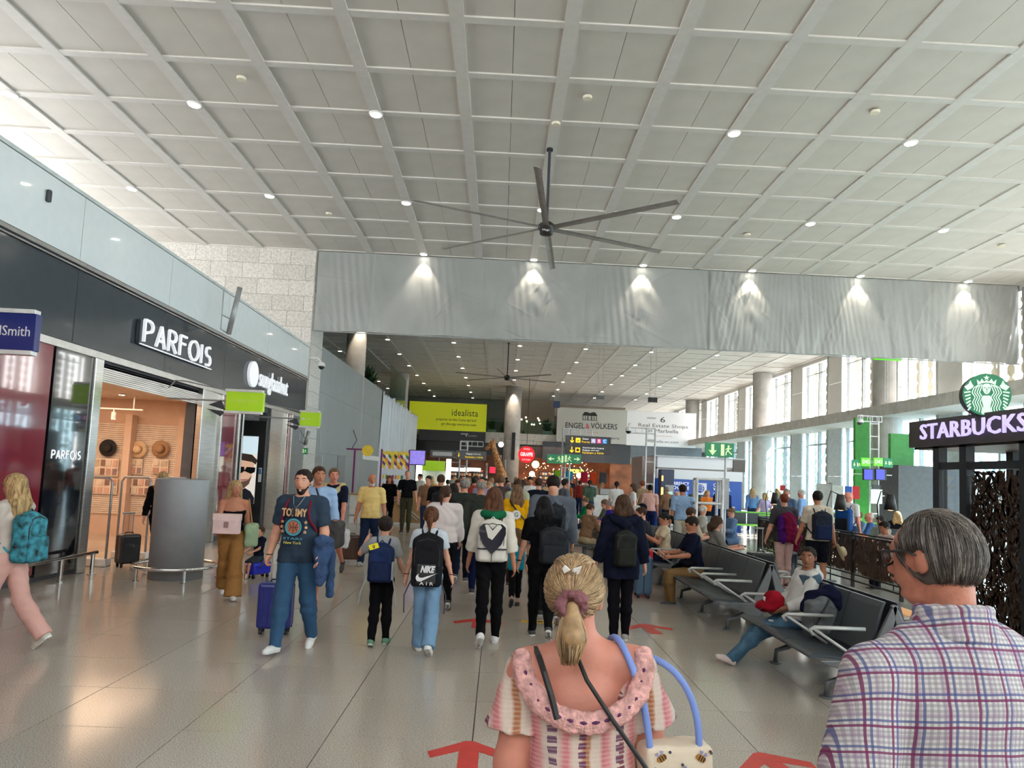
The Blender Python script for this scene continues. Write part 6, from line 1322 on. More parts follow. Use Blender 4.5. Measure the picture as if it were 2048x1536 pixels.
seatedp('person reading a pale booklet with beige trousers crossed', 1.95, 15.6, -.9, H=1.72, skin='fair', hair=('short', 'brown'), top=(120, 92, 70), sleeve=1.8, bottom=(158, 140, 112), lean=.25, hp=.5)
for x_, y_, n_ in ((2.1, 22.0, 1), (1.95, 15.6, 2), (2.6, 20.6, 3)):
    t = thing('stool_seat', ['low grey waiting seat under the white haired person', 'low grey waiting seat under the booklet reader', 'low grey waiting seat under the green jacket person'][n_-1], 'seat', (x_, y_, 0)); obj('seat_pan', MB().box(-.25, .25, -.25, .25, .38, .42), SEAT, t); obj('pedestal', MB().cyl((0, 0, 0), .05, .38, 10).cyl((0, 0, 0), .18, .02, 16), ALU, t)
# luggage near benches
suitcase('red wheeled suitcase standing in front of the second bench', (2.50, 12.4, 0), .1, .46, .62, .27, rgb(190, 16, 34), .40)
suitcase('slate blue ribbed suitcase next to the khaki trousers man', (2.38, 11.45, 0), 1.5, .42, .60, .26, rgb(62, 92, 118), .52)
suitcase('lime green wheeled suitcase between the walking crowd and the seats', (1.28, 15.6, 0), .2, .38, .52, .24, rgb(130, 160, 40), .42)
suitcase('black fabric suitcase trailing beside the pink trousers woman', (4.72, 12.6, 0), .1, .44, .62, .28, (.012, .012, .014), .42, ribs=False)
suitcase('dark navy suitcase behind the legs of the pink trousers woman', (5.62, 13.7, 0), .2, .40, .56, .25, rgb(26, 32, 50), 0)
suitcase('large black suitcase beside the seated woman in the blue patterned blouse', (4.95, 17.3, 0), .3, .46, .62, .3, (.01, .01, .012), 0, ribs=False)
suitcase('second black suitcase further left beside the large black one', (4.3, 17.9, 0), -.2, .40, .56, .26, (.02, .016, .014), 0, ribs=False)
J = joints(1.72, 1.08, legs=((-.04, .06), (.10, .06)), arms=((.05, .25, .2), (.1, .22, .15)))
P3('woman with short red hair in grey top and pale pink trousers, seen from behind', 5.38, 13.19, .05, J, skin='fair', hair=('short', 'red'), top=(62, 60, 66), sleeve=.9, bottom=(190, 158, 150), shoe=(.12, .03, .03), res=.010, face=False, fem=1, fat=.3, hem=.10)
t = thing('jacket', 'burgundy and purple rain jacket tied behind the pink trousers woman', 'jacket', (5.38, 13.19, 0), .05)
obj('burgundy_drape', build([([cap((-.02, -.17, 1.28), (.16, -.20, .95), .10, .09, (1, .6, 1)), cap((.16, -.2, .95), (.14, -.19, .72), .06, .04), cap((.02, -.19, 1.25), (.02, -.22, .95), .12, .10, (1, .5, 1))], [], .04, 0)], .010, [cloth(112, 22, 58)], 'drape', wr=.012), None, t)
obj('purple_drape', build([([cap((-.12, -.17, 1.25), (-.14, -.20, .92), .09, .07, (1, .6, 1)), cap((-.1, -.2, .95), (-.10, -.2, .84), .06, .03)], [], .04, 0)], .010, [cloth(66, 22, 96)], 'drape', wr=.012), None, t)
J = joints(1.80, 1.1, legs=((.08, .05), (-.06, .06)), arms=((.1, .22, .3), (.1, .25, .1)))
P3('man in cream T-shirt and black shorts with undercut dark hair', 5.74, 12.6, -.05, J, skin='tan', hair=('short', 'dark'), top=(205, 192, 172), sleeve=.8, bottom=(18, 20, 28), blen='shorts', shoe=(.3, .3, .3), res=.010, face=False, hem=.05)
backpack('navy and black hiking backpack on the man in black shorts', (5.74, 12.6, 0), -.05, J, w=.32, h=.50, d=.19, col=(.014, .018, .032), col2=rgb(22, 34, 66), low=.0)
hw = loc2w(5.74, 12.6, -.05, J['wr1']); t = thing('straw_hat', 'cream straw hat with black band held by the man in black shorts', 'hat', (hw[0]+.10, hw[1], hw[2]-.22)); t.rotation_euler = (.2, 1.2, 0)
SM = mat('straw_cream', rgb(215, 200, 165), .8, bump=.4, bsc=60); obj('brim', MB().lathe([(0, 0), (.10, 0), (.16, .012), (.16, .02), (.10, .01), (0, .01)], 24), SM, t, smooth=True); obj('crown', MB().lathe([(.095, .005), (.085, .09), (.06, .11), (.01, .10)], 20), SM, t, smooth=True); obj('band', MB().lathe([(.098, .012), (.094, .04), (.09, .04), (.09, .012)], 20), BLACK, t)
seatedp('woman in blue patterned blouse with short auburn hair sitting beyond the fence end', 5.75, 17.2, PI/2+.2, skin='fair', hair=('short', 'lightbrown'), top=(100, 128, 168), sleeve=1.5, bottom=(20, 22, 34), hp=.4, fem=1, res=.014, hem=.15)
seatedp('person in white sun hat and white top looking down', 5.25, 17.9, PI/2, skin='fair', hair=('crop', 'white'), top=(200, 196, 185), sleeve=.9, bottom=(30, 32, 48), hp=.6, res=.014)
seatedp('woman in striped top with black hair sitting near the lime chairs', 6.2, 19.6, PI/2, skin='tan', hair=('bob', 'black'), top=(150, 150, 156), sleeve=1.2, bottom=(30, 30, 34))
for i_, (x_, y_) in enumerate(((5.75, 17.2), (5.25, 17.9), (6.2, 19.6))):
    t = thing('stool_seat', 'low grey waiting seat under the ' + ('blue blouse woman', 'white hat person', 'striped top woman')[i_], 'seat', (x_, y_, 0)); obj('seat_pan', MB().box(-.25, .25, -.25, .25, .38, .42), SEAT, t); obj('pedestal', MB().cyl((0, 0, 0), .05, .38, 10).cyl((0, 0, 0), .18, .02, 16), ALU, t)
# beyond the fence
def stand(label, px, Y, rz=0, H=1.72, w=1., pose=STAND, hy=0, hp=0, x=None, **k):
    J = joints(H, w, hy=hy, hp=hp, **pose); X = x if x is not None else at(px, 960, Y=Y).x; k.setdefault('res', .013 if Y < 13 else .017); k.setdefault('fine', False); k.setdefault('face', abs(rz) > 1); global LAST; LAST = P3(label, X, Y, rz, J, **k); return (X, Y, 0), J
q, J = stand('bald man in white T-shirt carrying a bright blue backpack beyond the fence', 1697, 16.6, -.9, 1.8, 1.1, skin='pink', hair=('none', 'grey'), top=(215, 212, 208), sleeve=.8, bottom=(40, 60, 90), hy=-.5)
backpack('bright blue round backpack of the bald man beyond the fence', q, -.9, J, w=.36, h=.55, d=.22, col=rgb(14, 60, 120), col2=rgb(20, 26, 36))
stand('grey haired man in blue and grey checked jacket facing left beyond the fence', 1574, 19.5, 2.4, 1.8, 1.1, skin='tan', hair=('short', 'grey'), top=(70, 88, 116), sleeve=1.9, bottom=(60, 60, 60))
stand('white haired man in light blue shirt beyond the undercut man', 1604, 20.5, .9, 1.8, 1.05, skin='pink', hair=('short', 'white'), top=(120, 152, 196), sleeve=1.5, bottom=(90, 90, 90))
for i_, (px, Y, rz, sk, hr, tp_, lab) in enumerate(((1745, 17.5, 1.2, 'pink', ('bald', 'white'), (70, 105, 165), 'elderly man in blue shirt sitting at the terrace'), (1722, 18.2, 1.6, 'fair', ('short', 'lightbrown'), (110, 140, 165), 'person in pale blue top sitting left of the elderly man'),
        (1765, 15.6, 1.9, 'tan', ('short', 'dark'), (135, 148, 142), 'man in dark cap and grey-green T-shirt sitting at the terrace'), (1795, 19.5, -.5, 'fair', ('long', 'blond'), (20, 22, 26), 'blond woman in black seen from behind at the terrace'), (1790, 13.6, 1.7, 'tan', ('short', 'dark'), (205, 185, 180), 'person in pale pink top bending over a terrace table'), (1400, 22.5, .4, 'tan', ('short', 'dark'), (22, 22, 26), 'man in black sitting near the pole with his phone'))):
    X = at(px, 1000, Y=Y).x; seatedp(lab, X, Y, rz, H=1.72, w=1.05, skin=sk, hair=hr, top=tp_, sleeve=.9, bottom=(40, 44, 56), res=.015, hp=.35 if i_ in (4, 2) else .05, lean=.4 if i_ == 4 else .1)
    t = thing('cafe_chair', 'dark terrace chair under the '+lab.split(' sitting')[0].split(' seen')[0].split(' bending')[0], 'chair', (X, Y, 0), rz); obj('seat', MB().box(-.22, .22, -.24, .2, .40, .43), SEAT, t); obj('backrest', MB().box(-.22, .22, -.28, -.25, .43, .85), SEAT, t)
    for a in (-.2, .2):
        for b in (-.22, .18): obj('leg', MB().tube([(a, b, 0), (a, b, .4)], .014, 6), IRON, t)
q, J = stand('tall man in grey hooded jacket with bowed dark head, seen from behind', 1107, 9.35, -.05, 1.90, 1.16, WALK, hp=.55, skin='fair', hair=('short', 'dark'), top=(88, 94, 104), sleeve=1.95, bottom=(44, 44, 48), tloose=.04, hem=.14, res=.011)
backpack('black backpack on the tall man in the grey hooded jacket', (q[0]+.03, q[1], 0), -.05, J, w=.28, h=.50, d=.14, col=(.016, .018, .024), off=.02)
q, J = stand('woman in white puffed blouse and black trousers with brown ponytail', 893, 9.95, .12, 1.68, .98, WALK, hy=-.5, skin='fair', hair=('pony', 'brown'), top=(214, 204, 202), sleeve=1.85, bottom=(13, 13, 15), fem=.8, hem=-.0, tloose=.035, res=.011)
q, J = stand('grey haired man in dark green parka walking away with navy trousers', 930, 12.1, .05, 1.78, 1.12, WALK2, skin='fair', hair=('short', 'grey'), top=(42, 48, 44), sleeve=1.9, bottom=(20, 26, 44), shoe=(.1, .1, .12), tloose=.03, hem=.14, res=.012)
backpack('dark grey backpack on the man in the green parka', q, .05, J, w=.28, h=.44, d=.14, col=rgb(44, 48, 50), col2=rgb(120, 124, 126))
stand('balding man in olive jacket walking next to the green parka man', 963, 10.9, -.05, 1.80, 1.1, WALK, skin='tan', hair=('bald', 'grey'), top=(50, 54, 48), sleeve=1.9, bottom=(24, 34, 70), tloose=.025, hem=.10, res=.012)
stand('person in wide royal blue trousers just behind the white blouse woman', 908, 13.2, .0, 1.66, .95, WALK2, skin='fair', hair=('bob', 'dark'), top=(52, 70, 82), sleeve=1.9, bottom=(22, 40, 120), flare=.04, loose=.03, shoe=(.02, .02, .02))
q, J = stand('woman with long ash hair in bright yellow T-shirt with round white print', 1036, 12.0, -.05, 1.68, .98, STAND, skin='fair', hair=('long', 'lightbrown'), top=(214, 158, 16), sleeve=.95, bottom=(52, 34, 34), fem=1, res=.011, tloose=.02)
t = thing('shoulder_bag', 'navy crossbody bag on the yellow T-shirt woman', 'bag', q); obj('pouch', build([([rbox((.20, .02, .95), (.07, .05, .08), .04)], [], .01, 0)], .012, [cloth(26, 30, 56)], 'pouch'), None, t); obj('strap', MB().tube([(.22, -.1, 1.02), (.06, -.155, 1.2), (-.08, -.13, 1.36), (-.12, -.04, 1.44)], .014, 6), BLACK, t)
t = LAST; mb = MB(); mb.prism(circ(0, 0, .075, 24), .02, frame((0, -.155, 1.20), (1, 0, 0), (0, 0, 1))); obj('print', mb, WT, t); text('G', .07, BT, t, (0, -.18, 1.2), **FC)
q, J = stand('man in black T-shirt with shoulder bag, walking away beside the wooden counter', 882, 15.6, .0, 1.82, 1.12, WALK, skin='tan', hair=('short', 'brown'), top=(18, 19, 22), sleeve=.85, bottom=(22, 22, 26))
backpack('black rucksack on the man beside the wooden counter', q, 0, J, w=.34, h=.50, d=.18, col=(.012, .013, .017))
stand('woman in black tank top walking towards the camera', 918, 15.9, PI, 1.70, .9, WALK, skin='fair', hair=('pony', 'brown'), top=(14, 14, 16), sleeve=0, bottom=(16, 16, 18), fem=1, neckcut=-.10, tloose=.006)
stand('man in sage shirt with dark backpack straps, walking away', 1036, 15.2, .0, 1.80, 1.1, WALK2, skin='fair', hair=('short', 'brown'), top=(165, 168, 145), sleeve=.9, bottom=(60, 60, 56))
stand('man in dark navy jacket right of the sage shirt man', 1078, 15.8, .1, 1.84, 1.1, WALK, skin='fair', hair=('short', 'brown'), top=(20, 24, 36), sleeve=1.9, bottom=(26, 28, 34))
stand('man in brown-grey sweater with narrow shoulders, walking away', 1003, 17.6, 0, 1.85, 1.0, WALK2, skin='fair', hair=('short', 'lightbrown'), top=(72, 62, 60), sleeve=1.9, bottom=(34, 34, 40))
stand('man in grey T-shirt bending over luggage right of the tall hooded man', 1130, 19.5, -1.2, 1.80, 1.05, STAND, skin='tan', hair=('short', 'dark'), top=(92, 98, 108), sleeve=.9, bottom=(30, 32, 38))
q, J = stand('man in light blue shirt and pale trousers, standing with his back to us', 1366, 16.1, .02, 1.80, 1.15, STAND, skin='tan', hair=('short', 'dark'), top=(132, 158, 188), sleeve=.9, bottom=(176, 172, 160), res=.012, hem=-.02)
obj('belt', build([([ell(J['pel']+V3(0, 0, .03), (.185, .145, .018))], [], 0, 0)], .01, [mat('belt_brown', (.05, .03, .02), .5)], 'belt'), None, LAST)
q, J = stand('woman in pale pink top with black shoulder bag, seen from behind', 1301, 21.0, -.1, 1.74, 1.05, STAND, skin='tan', hair=('bun', 'dark'), top=(205, 160, 150), sleeve=.9, bottom=(20, 26, 60), fem=1)
t = thing('shoulder_bag', 'black slouchy shoulder bag of the pale pink top woman', 'bag', q); obj('pouch', build([([ell((-.24, -.08, 1.05), (.15, .09, .15))], [], .01, 0)], .015, [cloth(16, 18, 28)], 'pouch'), None, t); obj('strap', MB().tube([(-.2, -.05, 1.15), (-.14, -.04, 1.45), (-.25, 0, 1.12)], .015, 6), BLACK, t)
stand('woman in white T-shirt standing in profile by the truss tower', 1267, 22.5, 1.5, 1.74, .95, STAND, skin='fair', hair=('bob', 'brown'), top=(216, 214, 214), sleeve=.8, bottom=(16, 17, 22), fem=1)
stand('man with dark red cap and khaki T-shirt beside the truss tower', 1285, 24.5, .5, 1.84, 1.05, STAND, skin='fair', hair=('short', 'red'), top=(130, 108, 84), sleeve=.9, bottom=(60, 56, 50))
stand('person in dark blue jacket standing tall behind the poles', 1445, 19.0, .2, 1.86, 1.05, STAND, skin='tan', hair=('short', 'dark'), top=(24, 40, 84), sleeve=1.9, bottom=(24, 34, 66))
# --- far crowd (single mesh each)
rr = random.Random(11)
TOPS = [((22, 22, 26), 'black'), ((200, 198, 195), 'white'), ((30, 36, 58), 'navy'), ((150, 60, 50), 'brick red'), ((110, 112, 116), 'grey'), ((64, 84, 70), 'dark green'), ((190, 160, 120), 'sand'), ((120, 90, 70), 'brown'), ((90, 130, 170), 'sky blue'), ((210, 120, 50), 'orange'), ((150, 140, 175), 'lilac')]
HRS = [(('short', 'dark'), 'short dark hair'), (('short', 'brown'), 'short brown hair'), (('bob', 'blond'), 'blond bob'), (('long', 'brown'), 'long brown hair'), (('short', 'grey'), 'grey hair'), (('long', 'blond'), 'long blond hair'), (('bald', 'grey'), 'balding head'), (('pony', 'dark'), 'dark ponytail')]
spots = []; used = set()
def farp(px, Y, away, i):
    x = at(px, 960, Y=Y).x
    for q in range(60):
        tc_, tn = rr.choice(TOPS); h_, hn = rr.choice(HRS)
        if (tn, hn, away) not in used: break
    used.add((tn, hn, away)); H = rr.uniform(1.6, 1.86); J = joints(H, rr.uniform(.9, 1.1), hy=rr.uniform(-.4, .4), hp=rr.uniform(-.1, .25), **rr.choice((WALK, WALK2, STAND)))
    where = 'in the far crowd' if Y > 26 else 'mid crowd'
    person('person in %s top with %s %s, %s' % (tn, hn, 'walking away' if away else 'coming nearer', where), (x, Y, 0), rr.uniform(-.3, .3)+(0 if away else PI), J, skin=rr.choice(('fair', 'tan', 'pink')), hair=h_, top=tc_, sleeve=rr.choice((.8, .9, 1.9)), bottom=rr.choice(((22, 24, 30), (40, 54, 84), (90, 84, 74))), res=.02 if Y < 26 else .028, single=True, group='far crowd of travellers')
i = 0
for Y, pxs in ((18.2, (858, 968, 1048)), (20.5, (902, 942, 985, 1022, 1062)), (23, (868, 920, 958, 1000, 1078)), (26.5, (890, 935, 975, 1015, 1050, 1100)), (30, (872, 905, 948, 990, 1030, 1070, 1120)), (35, (885, 925, 965, 1000, 1045, 1085, 1140)), (41, (895, 938, 978, 1018, 1058, 1098)), (48, (905, 950, 990, 1035, 1075, 1150)), (56, (915, 960, 1002, 1042, 1090))):
    for px in pxs: farp(px+rr.uniform(-7, 7), Y+rr.uniform(-.8, .8), rr.random() < .6, i); i += 1
for px, Y in ((1180, 27), (1205, 30), (1234, 24.6), (1160, 33), (1335, 24), (1390, 25.5), (1415, 25), (1355, 22), (1530, 27), (1555, 31), (1505, 29)):
    farp(px, Y, rr.random() < .4, i); i += 1
# ================================================================== TRUSS TOWERS, SIGNS, KIOSKS, FOOD COURT
TR = mat('truss_white', (.62, .62, .62), .4, .2)
def ladder(mb, a, b, w, n, wd=(1, 0, 0), r=.035):
    a = Vector(a); b = Vector(b); o = Vector(wd)*w/2
    mb.tube([a-o, b-o], r, 8); mb.tube([a+o, b+o], r, 8)
    for k in range(n+1): p = a.lerp(b, k/n); mb.tube([p-o, p+o], r*.6, 6)
def w_(px, py, Y): return at(px, py, Y=Y)
YT = 30
# T1
p0 = w_(1128, 1000, YT); top = w_(1128, 857, YT).z
t = thing('truss_tower', 'white ladder truss tower carrying the black gates A B C sign', 'truss', (p0.x, YT, 0))
for x, nm in ((-.16, 'pole'), (.18, 'pole'), (.0, 'pole')): obj(nm, MB().cyl((x, 0 if x else .25, 0), .035, top if x else 3.0, 8).cyl((x, 0 if x else .25, 0), .1, .03, 12), TR, t, smooth=True)
for k in range(9): obj('rung', MB().tube([(-.28 if k % 2 else -.16, 0, .6+k*.42), (.18, 0, .6+k*.42)], .025, 6), TR, t)
mb = MB(); ladder(mb, (-.16, 0, top-.14), (1.1, 0, top-.14), .26, 5, (0, 0, 1), .03); obj('arm', mb, TR, t)
BKS = mat('sign_black', (.012, .012, .012), .35); YSG = mat('sign_yellow', rgb(250, 205, 20), .4, emit=rgb(250, 205, 20), es=.9, var=0); WSG = mat('sign_white', (.9, .9, .9), .4, emit=(.9, .9, .95), es=.6, var=0)
def cpan(parent, c, w, h, m, y=0, name='panel', d=.03): mb = MB(); mb.box(c[0]-w/2, c[0]+w/2, y-d, y, c[1]-h/2, c[1]+h/2); return obj(name, mb, m, parent)
a = w_(1131, 872, YT-.3); b = w_(1220, 912, YT-.3); W_ = b.x-a.x; H_ = 0.78; cz = w_(1175, 891, YT-.3).z
s = thing('gate_sign', 'black overhead sign with yellow arrows for gates A B C and baggage exit', 'sign', ((a.x+b.x)/2, YT-.3, cz))
for k, z in enumerate((.2, -.21)):
    cpan(s, (0, z), W_, .37, BKS, .0, 'sign_box', .1); yy = -.101
    poly([(-.02, .13), (.02, .13), (.02, -.05), (.08, .0), (.08, -.05), (0, -.13), (-.08, -.05), (-.08, 0), (-.02, -.05)], YSG, s, (-.68, yy, z), name='arrow', **FC)
    poly([(-.1, -.1), (.1, -.1), (.1, .1), (-.1, .1)], YSG, s, (-.43, yy, z), name='pictogram', **FC)
    poly([(-.06, -.02), (.0, -.01), (.05, .05), (.06, .05), (.03, -.03), (-.02, -.05)] if k == 0 else [(-.06, -.05), (.06, -.05), (.06, .03), (.03, .03), (.03, .06), (-.03, .06), (-.03, .03), (-.06, .03)], BT, s, (-.43, yy-.004, z), name='pictogram_mark', **FC)
text('Gates', .08, WSG, s, (-.12, -.102, .27), w=.26, **FC); text('Puertas', .08, YSG, s, (-.10, -.102, .14), w=.34, **FC)
for x, c, l in ((.22, rgb(185, 170, 215), 'A'), (.46, rgb(225, 60, 130), 'B'), (.70, rgb(20, 140, 210), 'C')):
    cpan(s, (x, .2), .19, .19, mat('gate_'+l, c, .4, emit=c, es=.5, var=0), -.1, 'gate_tile', .004); text(l, .13, WSG, s, (x, -.106, .2), **FC)
text('Gepäckausgabe Ausgang', .06, WSG, s, (.22, -.102, -.10), w=.9, **FC); text('Baggage and exit', .06, WSG, s, (.12, -.102, -.20), w=.7, **FC); text('Equipajes y Salida', .08, YSG, s, (.22, -.102, -.31), w=.9, **FC)
for px, kd, lb in ((1111, 'lm', 'left'), (1145, 'Mr', 'right')):
    p = w_(px, 918, YT-.35); s = thing('exit_sign', 'green emergency exit sign with %s pointing arrow on the truss tower' % lb, 'sign', p); exit_sign(s, (0, 0, 0), .72, .38, kd); obj('arm', MB().tube([(0, 0, .0), (0, .33, .0), ((.3 if kd == 'lm' else -.3), .35, 0)], .02, 6), TR, s)
# T2
YT = 27
p0 = w_(1298, 1000, YT); t = thing('truss_tower', 'white ladder truss tower in front of the white Marbella billboard', 'truss', (p0.x, YT, 0)); top = w_(1298, 857, YT).z
for x in (-.17, .17): obj('pole', MB().cyl((x, 0, 0), .035, top, 8).cyl((x, 0, 0), .1, .03, 12), TR, t, smooth=True)
for k in range(5): obj('rung', MB().tube([(-.17, 0, .9+k*.85), (.17, 0, .9+k*.85)], .03, 6), TR, t)
mb = MB(); ladder(mb, (.17, 0, top-.1), (-.85, 0, top-.1), .2, 4, (0, 0, 1), .025); obj('arm', mb, TR, t); dome_cam(1257, 862, YT, 'small dome camera at the end of the right truss arm', .1)
YT = 30
# far left truss with grey sign
t = thing('truss_tower', 'white truss tower with an outreaching arm near the giraffe', 'truss', (w_(925, 950, 44).x, 44, 0)); z1 = w_(925, 882, 44).z
for x in (-.22, .22): obj('pole', MB().cyl((x, 0, 0), .05, z1, 8), TR, t)
for k in range(8): obj('rung', MB().tube([(-.22, 0, .8+k*.5), (.22, 0, .8+k*.5)], .035, 6), TR, t)
mb = MB(); ladder(mb, (-.22, 0, z1-.15), (1.2, 0, z1-.15), .3, 4, (0, 0, 1), .035); ladder(mb, (-.22, 0, z1-1.2), (-1.5, 0, z1-1.2), .3, 2, (0, 0, 1), .03); obj('arm', mb, TR, t)
p = w_(942, 911, 43.8); s = thing('overhead_sign', 'dim grey overhead sign with yellow arrow next to the giraffe', 'sign', p); obj('arm', MB().tube([(-.8, 0, .1), (-.8, .2, .1), (-1.1, .2, .1)], .03, 6), TR, s); cpan(s, (0, 0), 1.9, .55, mat('sign_grey', (.14, .14, .14), .4), 0, 'sign_box', .1); text('Equipajes y Salida', .11, YSG, s, (.2, -.102, -.1), w=1.1, **FC); text('Baggage and exit', .09, WSG, s, (.15, -.102, .1), w=.9, **FC); poly([(-.02, .13), (.02, .13), (.02, -.05), (.08, .0), (0, -.13), (-.08, 0), (-.02, -.05)], YSG, s, (-.75, -.102, 0), name='arrow', **FC)
p = w_(885, 908, 43.8); s = thing('overhead_sign', 'long grey back-to-front sign on the left of the far truss', 'sign', p); cpan(s, (0, 0), 1.5, .45, mat('sign_grey', (1, 1, 1)), 0, 'sign_box', .1); obj('frame', MB().box(-.6, .6, -.13, -.1, -.12, .12), TR, s)
# hanging small signs in far hall
for px, py, Y, w, h, m, lab in ((1305, 800, 38, .5, .27, BKS, 'small black hanging display on the far ceiling'), (1200, 795, 40, .45, .2, mat('sign_grey', (1, 1, 1)), 'grey bracketed camera box hanging from the far ceiling'), (1113, 809, 52, .5, .5, mat('hang_blue', (.03, .05, .14), .4), 'small square blue sign hanging by the balcony')):
    p = w_(px, py, Y); s = thing('hanging_display', lab, 'sign', p); cpan(s, (0, 0), w, h, m, 0, 'display', .08); obj('hanger', MB().tube([(-w*.3, 0, h/2), (-w*.3, 0, HC-p.z)], .012, 5).tube([(w*.3, 0, h/2), (w*.3, 0, HC-p.z)], .012, 5), TR, s)
# pole with exit sign and tube frame
X0, Y0 = 4.72, 15.75
t = thing('tube_frame', 'white tubular barrier frame with four posts and round feet', 'barrier', (X0, Y0, 0))
for x, y in ((-.28, 0), (.30, 0), (-.12, .8), (.42, .8)): obj('post', MB().cyl((x, y, 0), .035, 1.98, 10).lathe([(.09, 0), (.09, .02), (.04, .16), (.035, .16)], 14, (x, y, 0)), TR, t, smooth=True)
for z in (1.96, 1.42): obj('cross_tube', MB().tube([(-.28, 0, z), (.30, 0, z), (.42, .8, z), (-.12, .8, z), (-.28, 0, z)], .03, 8), TR, t)
obj('back_panel', MB().box(.32, .55, .3, .34, 1.3, 2.0), GREYM, t)
p = w_(1438, 900, Y0+.5); s = thing('exit_sign', 'large green exit sign with down arrow and running figure on a pole', 'sign', p); exit_sign(s, (0, 0, 0), .66, .33, 'dM'); obj('pole', MB().tube([(.18, .06, -.1), (.18, .06, -p.z+.02)], .03, 8), TR, s); obj('arm', MB().tube([(.16, .06, -.42), (.5, .06, -.44)], .03, 8), TR, s)
p = w_(1478, 932, Y0+.5); s = thing('sign_back', 'dark grey square sign back beside the exit sign pole', 'sign', p); obj('plate', MB().box(-.14, .14, -.03, .03, -.14, .14), mat('plate_dark', (.12, .11, .10), .5), s)
# ---- exchange kiosk
YK = 28.0; a = at(1313, 1000, Y=YK).x; b = at(1483, 1000, Y=YK).x; W_ = b-a
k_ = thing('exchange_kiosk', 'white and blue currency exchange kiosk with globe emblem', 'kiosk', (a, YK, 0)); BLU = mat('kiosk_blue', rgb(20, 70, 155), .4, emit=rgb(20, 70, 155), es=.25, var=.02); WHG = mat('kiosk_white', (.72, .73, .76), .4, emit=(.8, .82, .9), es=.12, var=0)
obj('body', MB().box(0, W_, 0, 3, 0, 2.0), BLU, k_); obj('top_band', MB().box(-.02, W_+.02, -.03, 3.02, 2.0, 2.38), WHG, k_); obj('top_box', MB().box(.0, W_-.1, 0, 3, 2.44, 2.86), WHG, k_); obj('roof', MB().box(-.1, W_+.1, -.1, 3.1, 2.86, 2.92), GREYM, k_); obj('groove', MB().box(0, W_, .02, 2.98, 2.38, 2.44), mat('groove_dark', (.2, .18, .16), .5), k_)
obj('side_panel', MB().box(-.55, -.02, .3, 2.5, 0, 2.86), mat('kiosk_side', (.30, .22, .20), .4), k_)
obj('window_panel', MB().box(.75, 2.0, -.03, 0, .6, 1.35), mat('frosted', (.35, .38, .40), .3), k_); obj('counter_band', MB().box(.7, W_-.3, -.12, 0, .95, 1.0), WHITE, k_)
text('CURRENCY', .13, WSG, k_, (.85, -.032, 1.82), w=.85, **FC); text('EXCHANGE', .13, WSG, k_, (.85, -.032, 1.65), w=.85, **FC); text('TAX FREE', .14, mat('print_skyblue', rgb(150, 190, 230), .5, emit=rgb(150, 190, 230), es=.4, var=0), k_, (.85, -.032, 1.42), w=.8, **FC)
text('CAMBIO', .12, WSG, k_, (2.55, -.032, 1.82), w=.6, **FC); text('WECHSEL', .12, WSG, k_, (2.6, -.032, 1.66), w=.7, **FC); text('DETAXE', .13, mat('print_skyblue', (1, 1, 1)), k_, (2.57, -.032, 1.46), w=.65, **FC); text('TAXFREE', .13, mat('print_skyblue', (1, 1, 1)), k_, (2.57, -.032, 1.28), w=.65, **FC)
cpan(k_, (1.72, 1.65), .52, .46, WHG, -.0, 'emblem_plate', .05); mb = MB(); M = frame((1.72, -.052, 1.66), (1, 0, 0), (0, 0, 1)); mb.prism(circ(0, 0, .17, 24), .006, M); obj('globe', mb, BLU, k_)
mb = MB(); M = frame((1.72, -.060, 1.66), (1, 0, 0), (0, 0, 1)); 
for a_ in (-.07, .02, .10): stroke(mb, [(-.16, a_-.03), (0, a_+.02), (.16, a_-.03)], .016, M, .003)
for a_ in (-.08, .06): stroke(mb, [(a_, -.15), (a_*1.6, 0), (a_, .15)], .014, M, .003)
obj('globe_lines', mb, WHG, k_)
p = w_(1333, 1000, YK-1); t = thing('cash_machine', 'tall navy cash machine with an orange light strip beside the exchange kiosk', 'cash machine', (p.x, YK-1, 0)); obj('cabinet', MB().box(-.24, .28, 0, .5, 0, 2.35), mat('atm_navy', (.012, .02, .07), .35), t, bevel=.02)
obj('light_strip', MB().box(-.22, -.14, -.02, 0, 1.25, 1.65).box(-.21, -.15, -.02, 0, 1.9, 2.1), mat('atm_orange', (1, .5, .1), .5, emit=(1, .55, .12), es=2.5, var=0), t); obj('screen', MB().box(-.02, .22, -.03, 0, 1.25, 1.5), mat('atm_screen', (.3, .5, .5), .3, emit=(.4, .65, .6), es=.6, var=0), t); obj('bezel', MB().box(-.06, .26, -.02, 0, 1.0, 1.75), GREYM, t)
for px, py1, Y, h, r, lab in ((1242, 1, 23.2, 1.05, .15, 'tall white round bin behind the seated crowd'), (1335, 1, 17.4, .82, .15, 'white round bin right of the beige shirt man')):
    p = at(px, 1000, Y=Y); t = thing('round_bin', lab, 'bin', (p.x, Y, 0)); obj('drum', MB().lathe([(r, 0), (r, h), (r*.9, h+.02), (r*.5, h+.01)], 24), mat('bin_white', (.52, .53, .54), .35, .2), t, smooth=True); obj('rim', MB().lathe([(r*1.03, h-.06), (r*1.03, h-.02), (r, h-.02), (r, h-.06)], 24), GREYM, t)
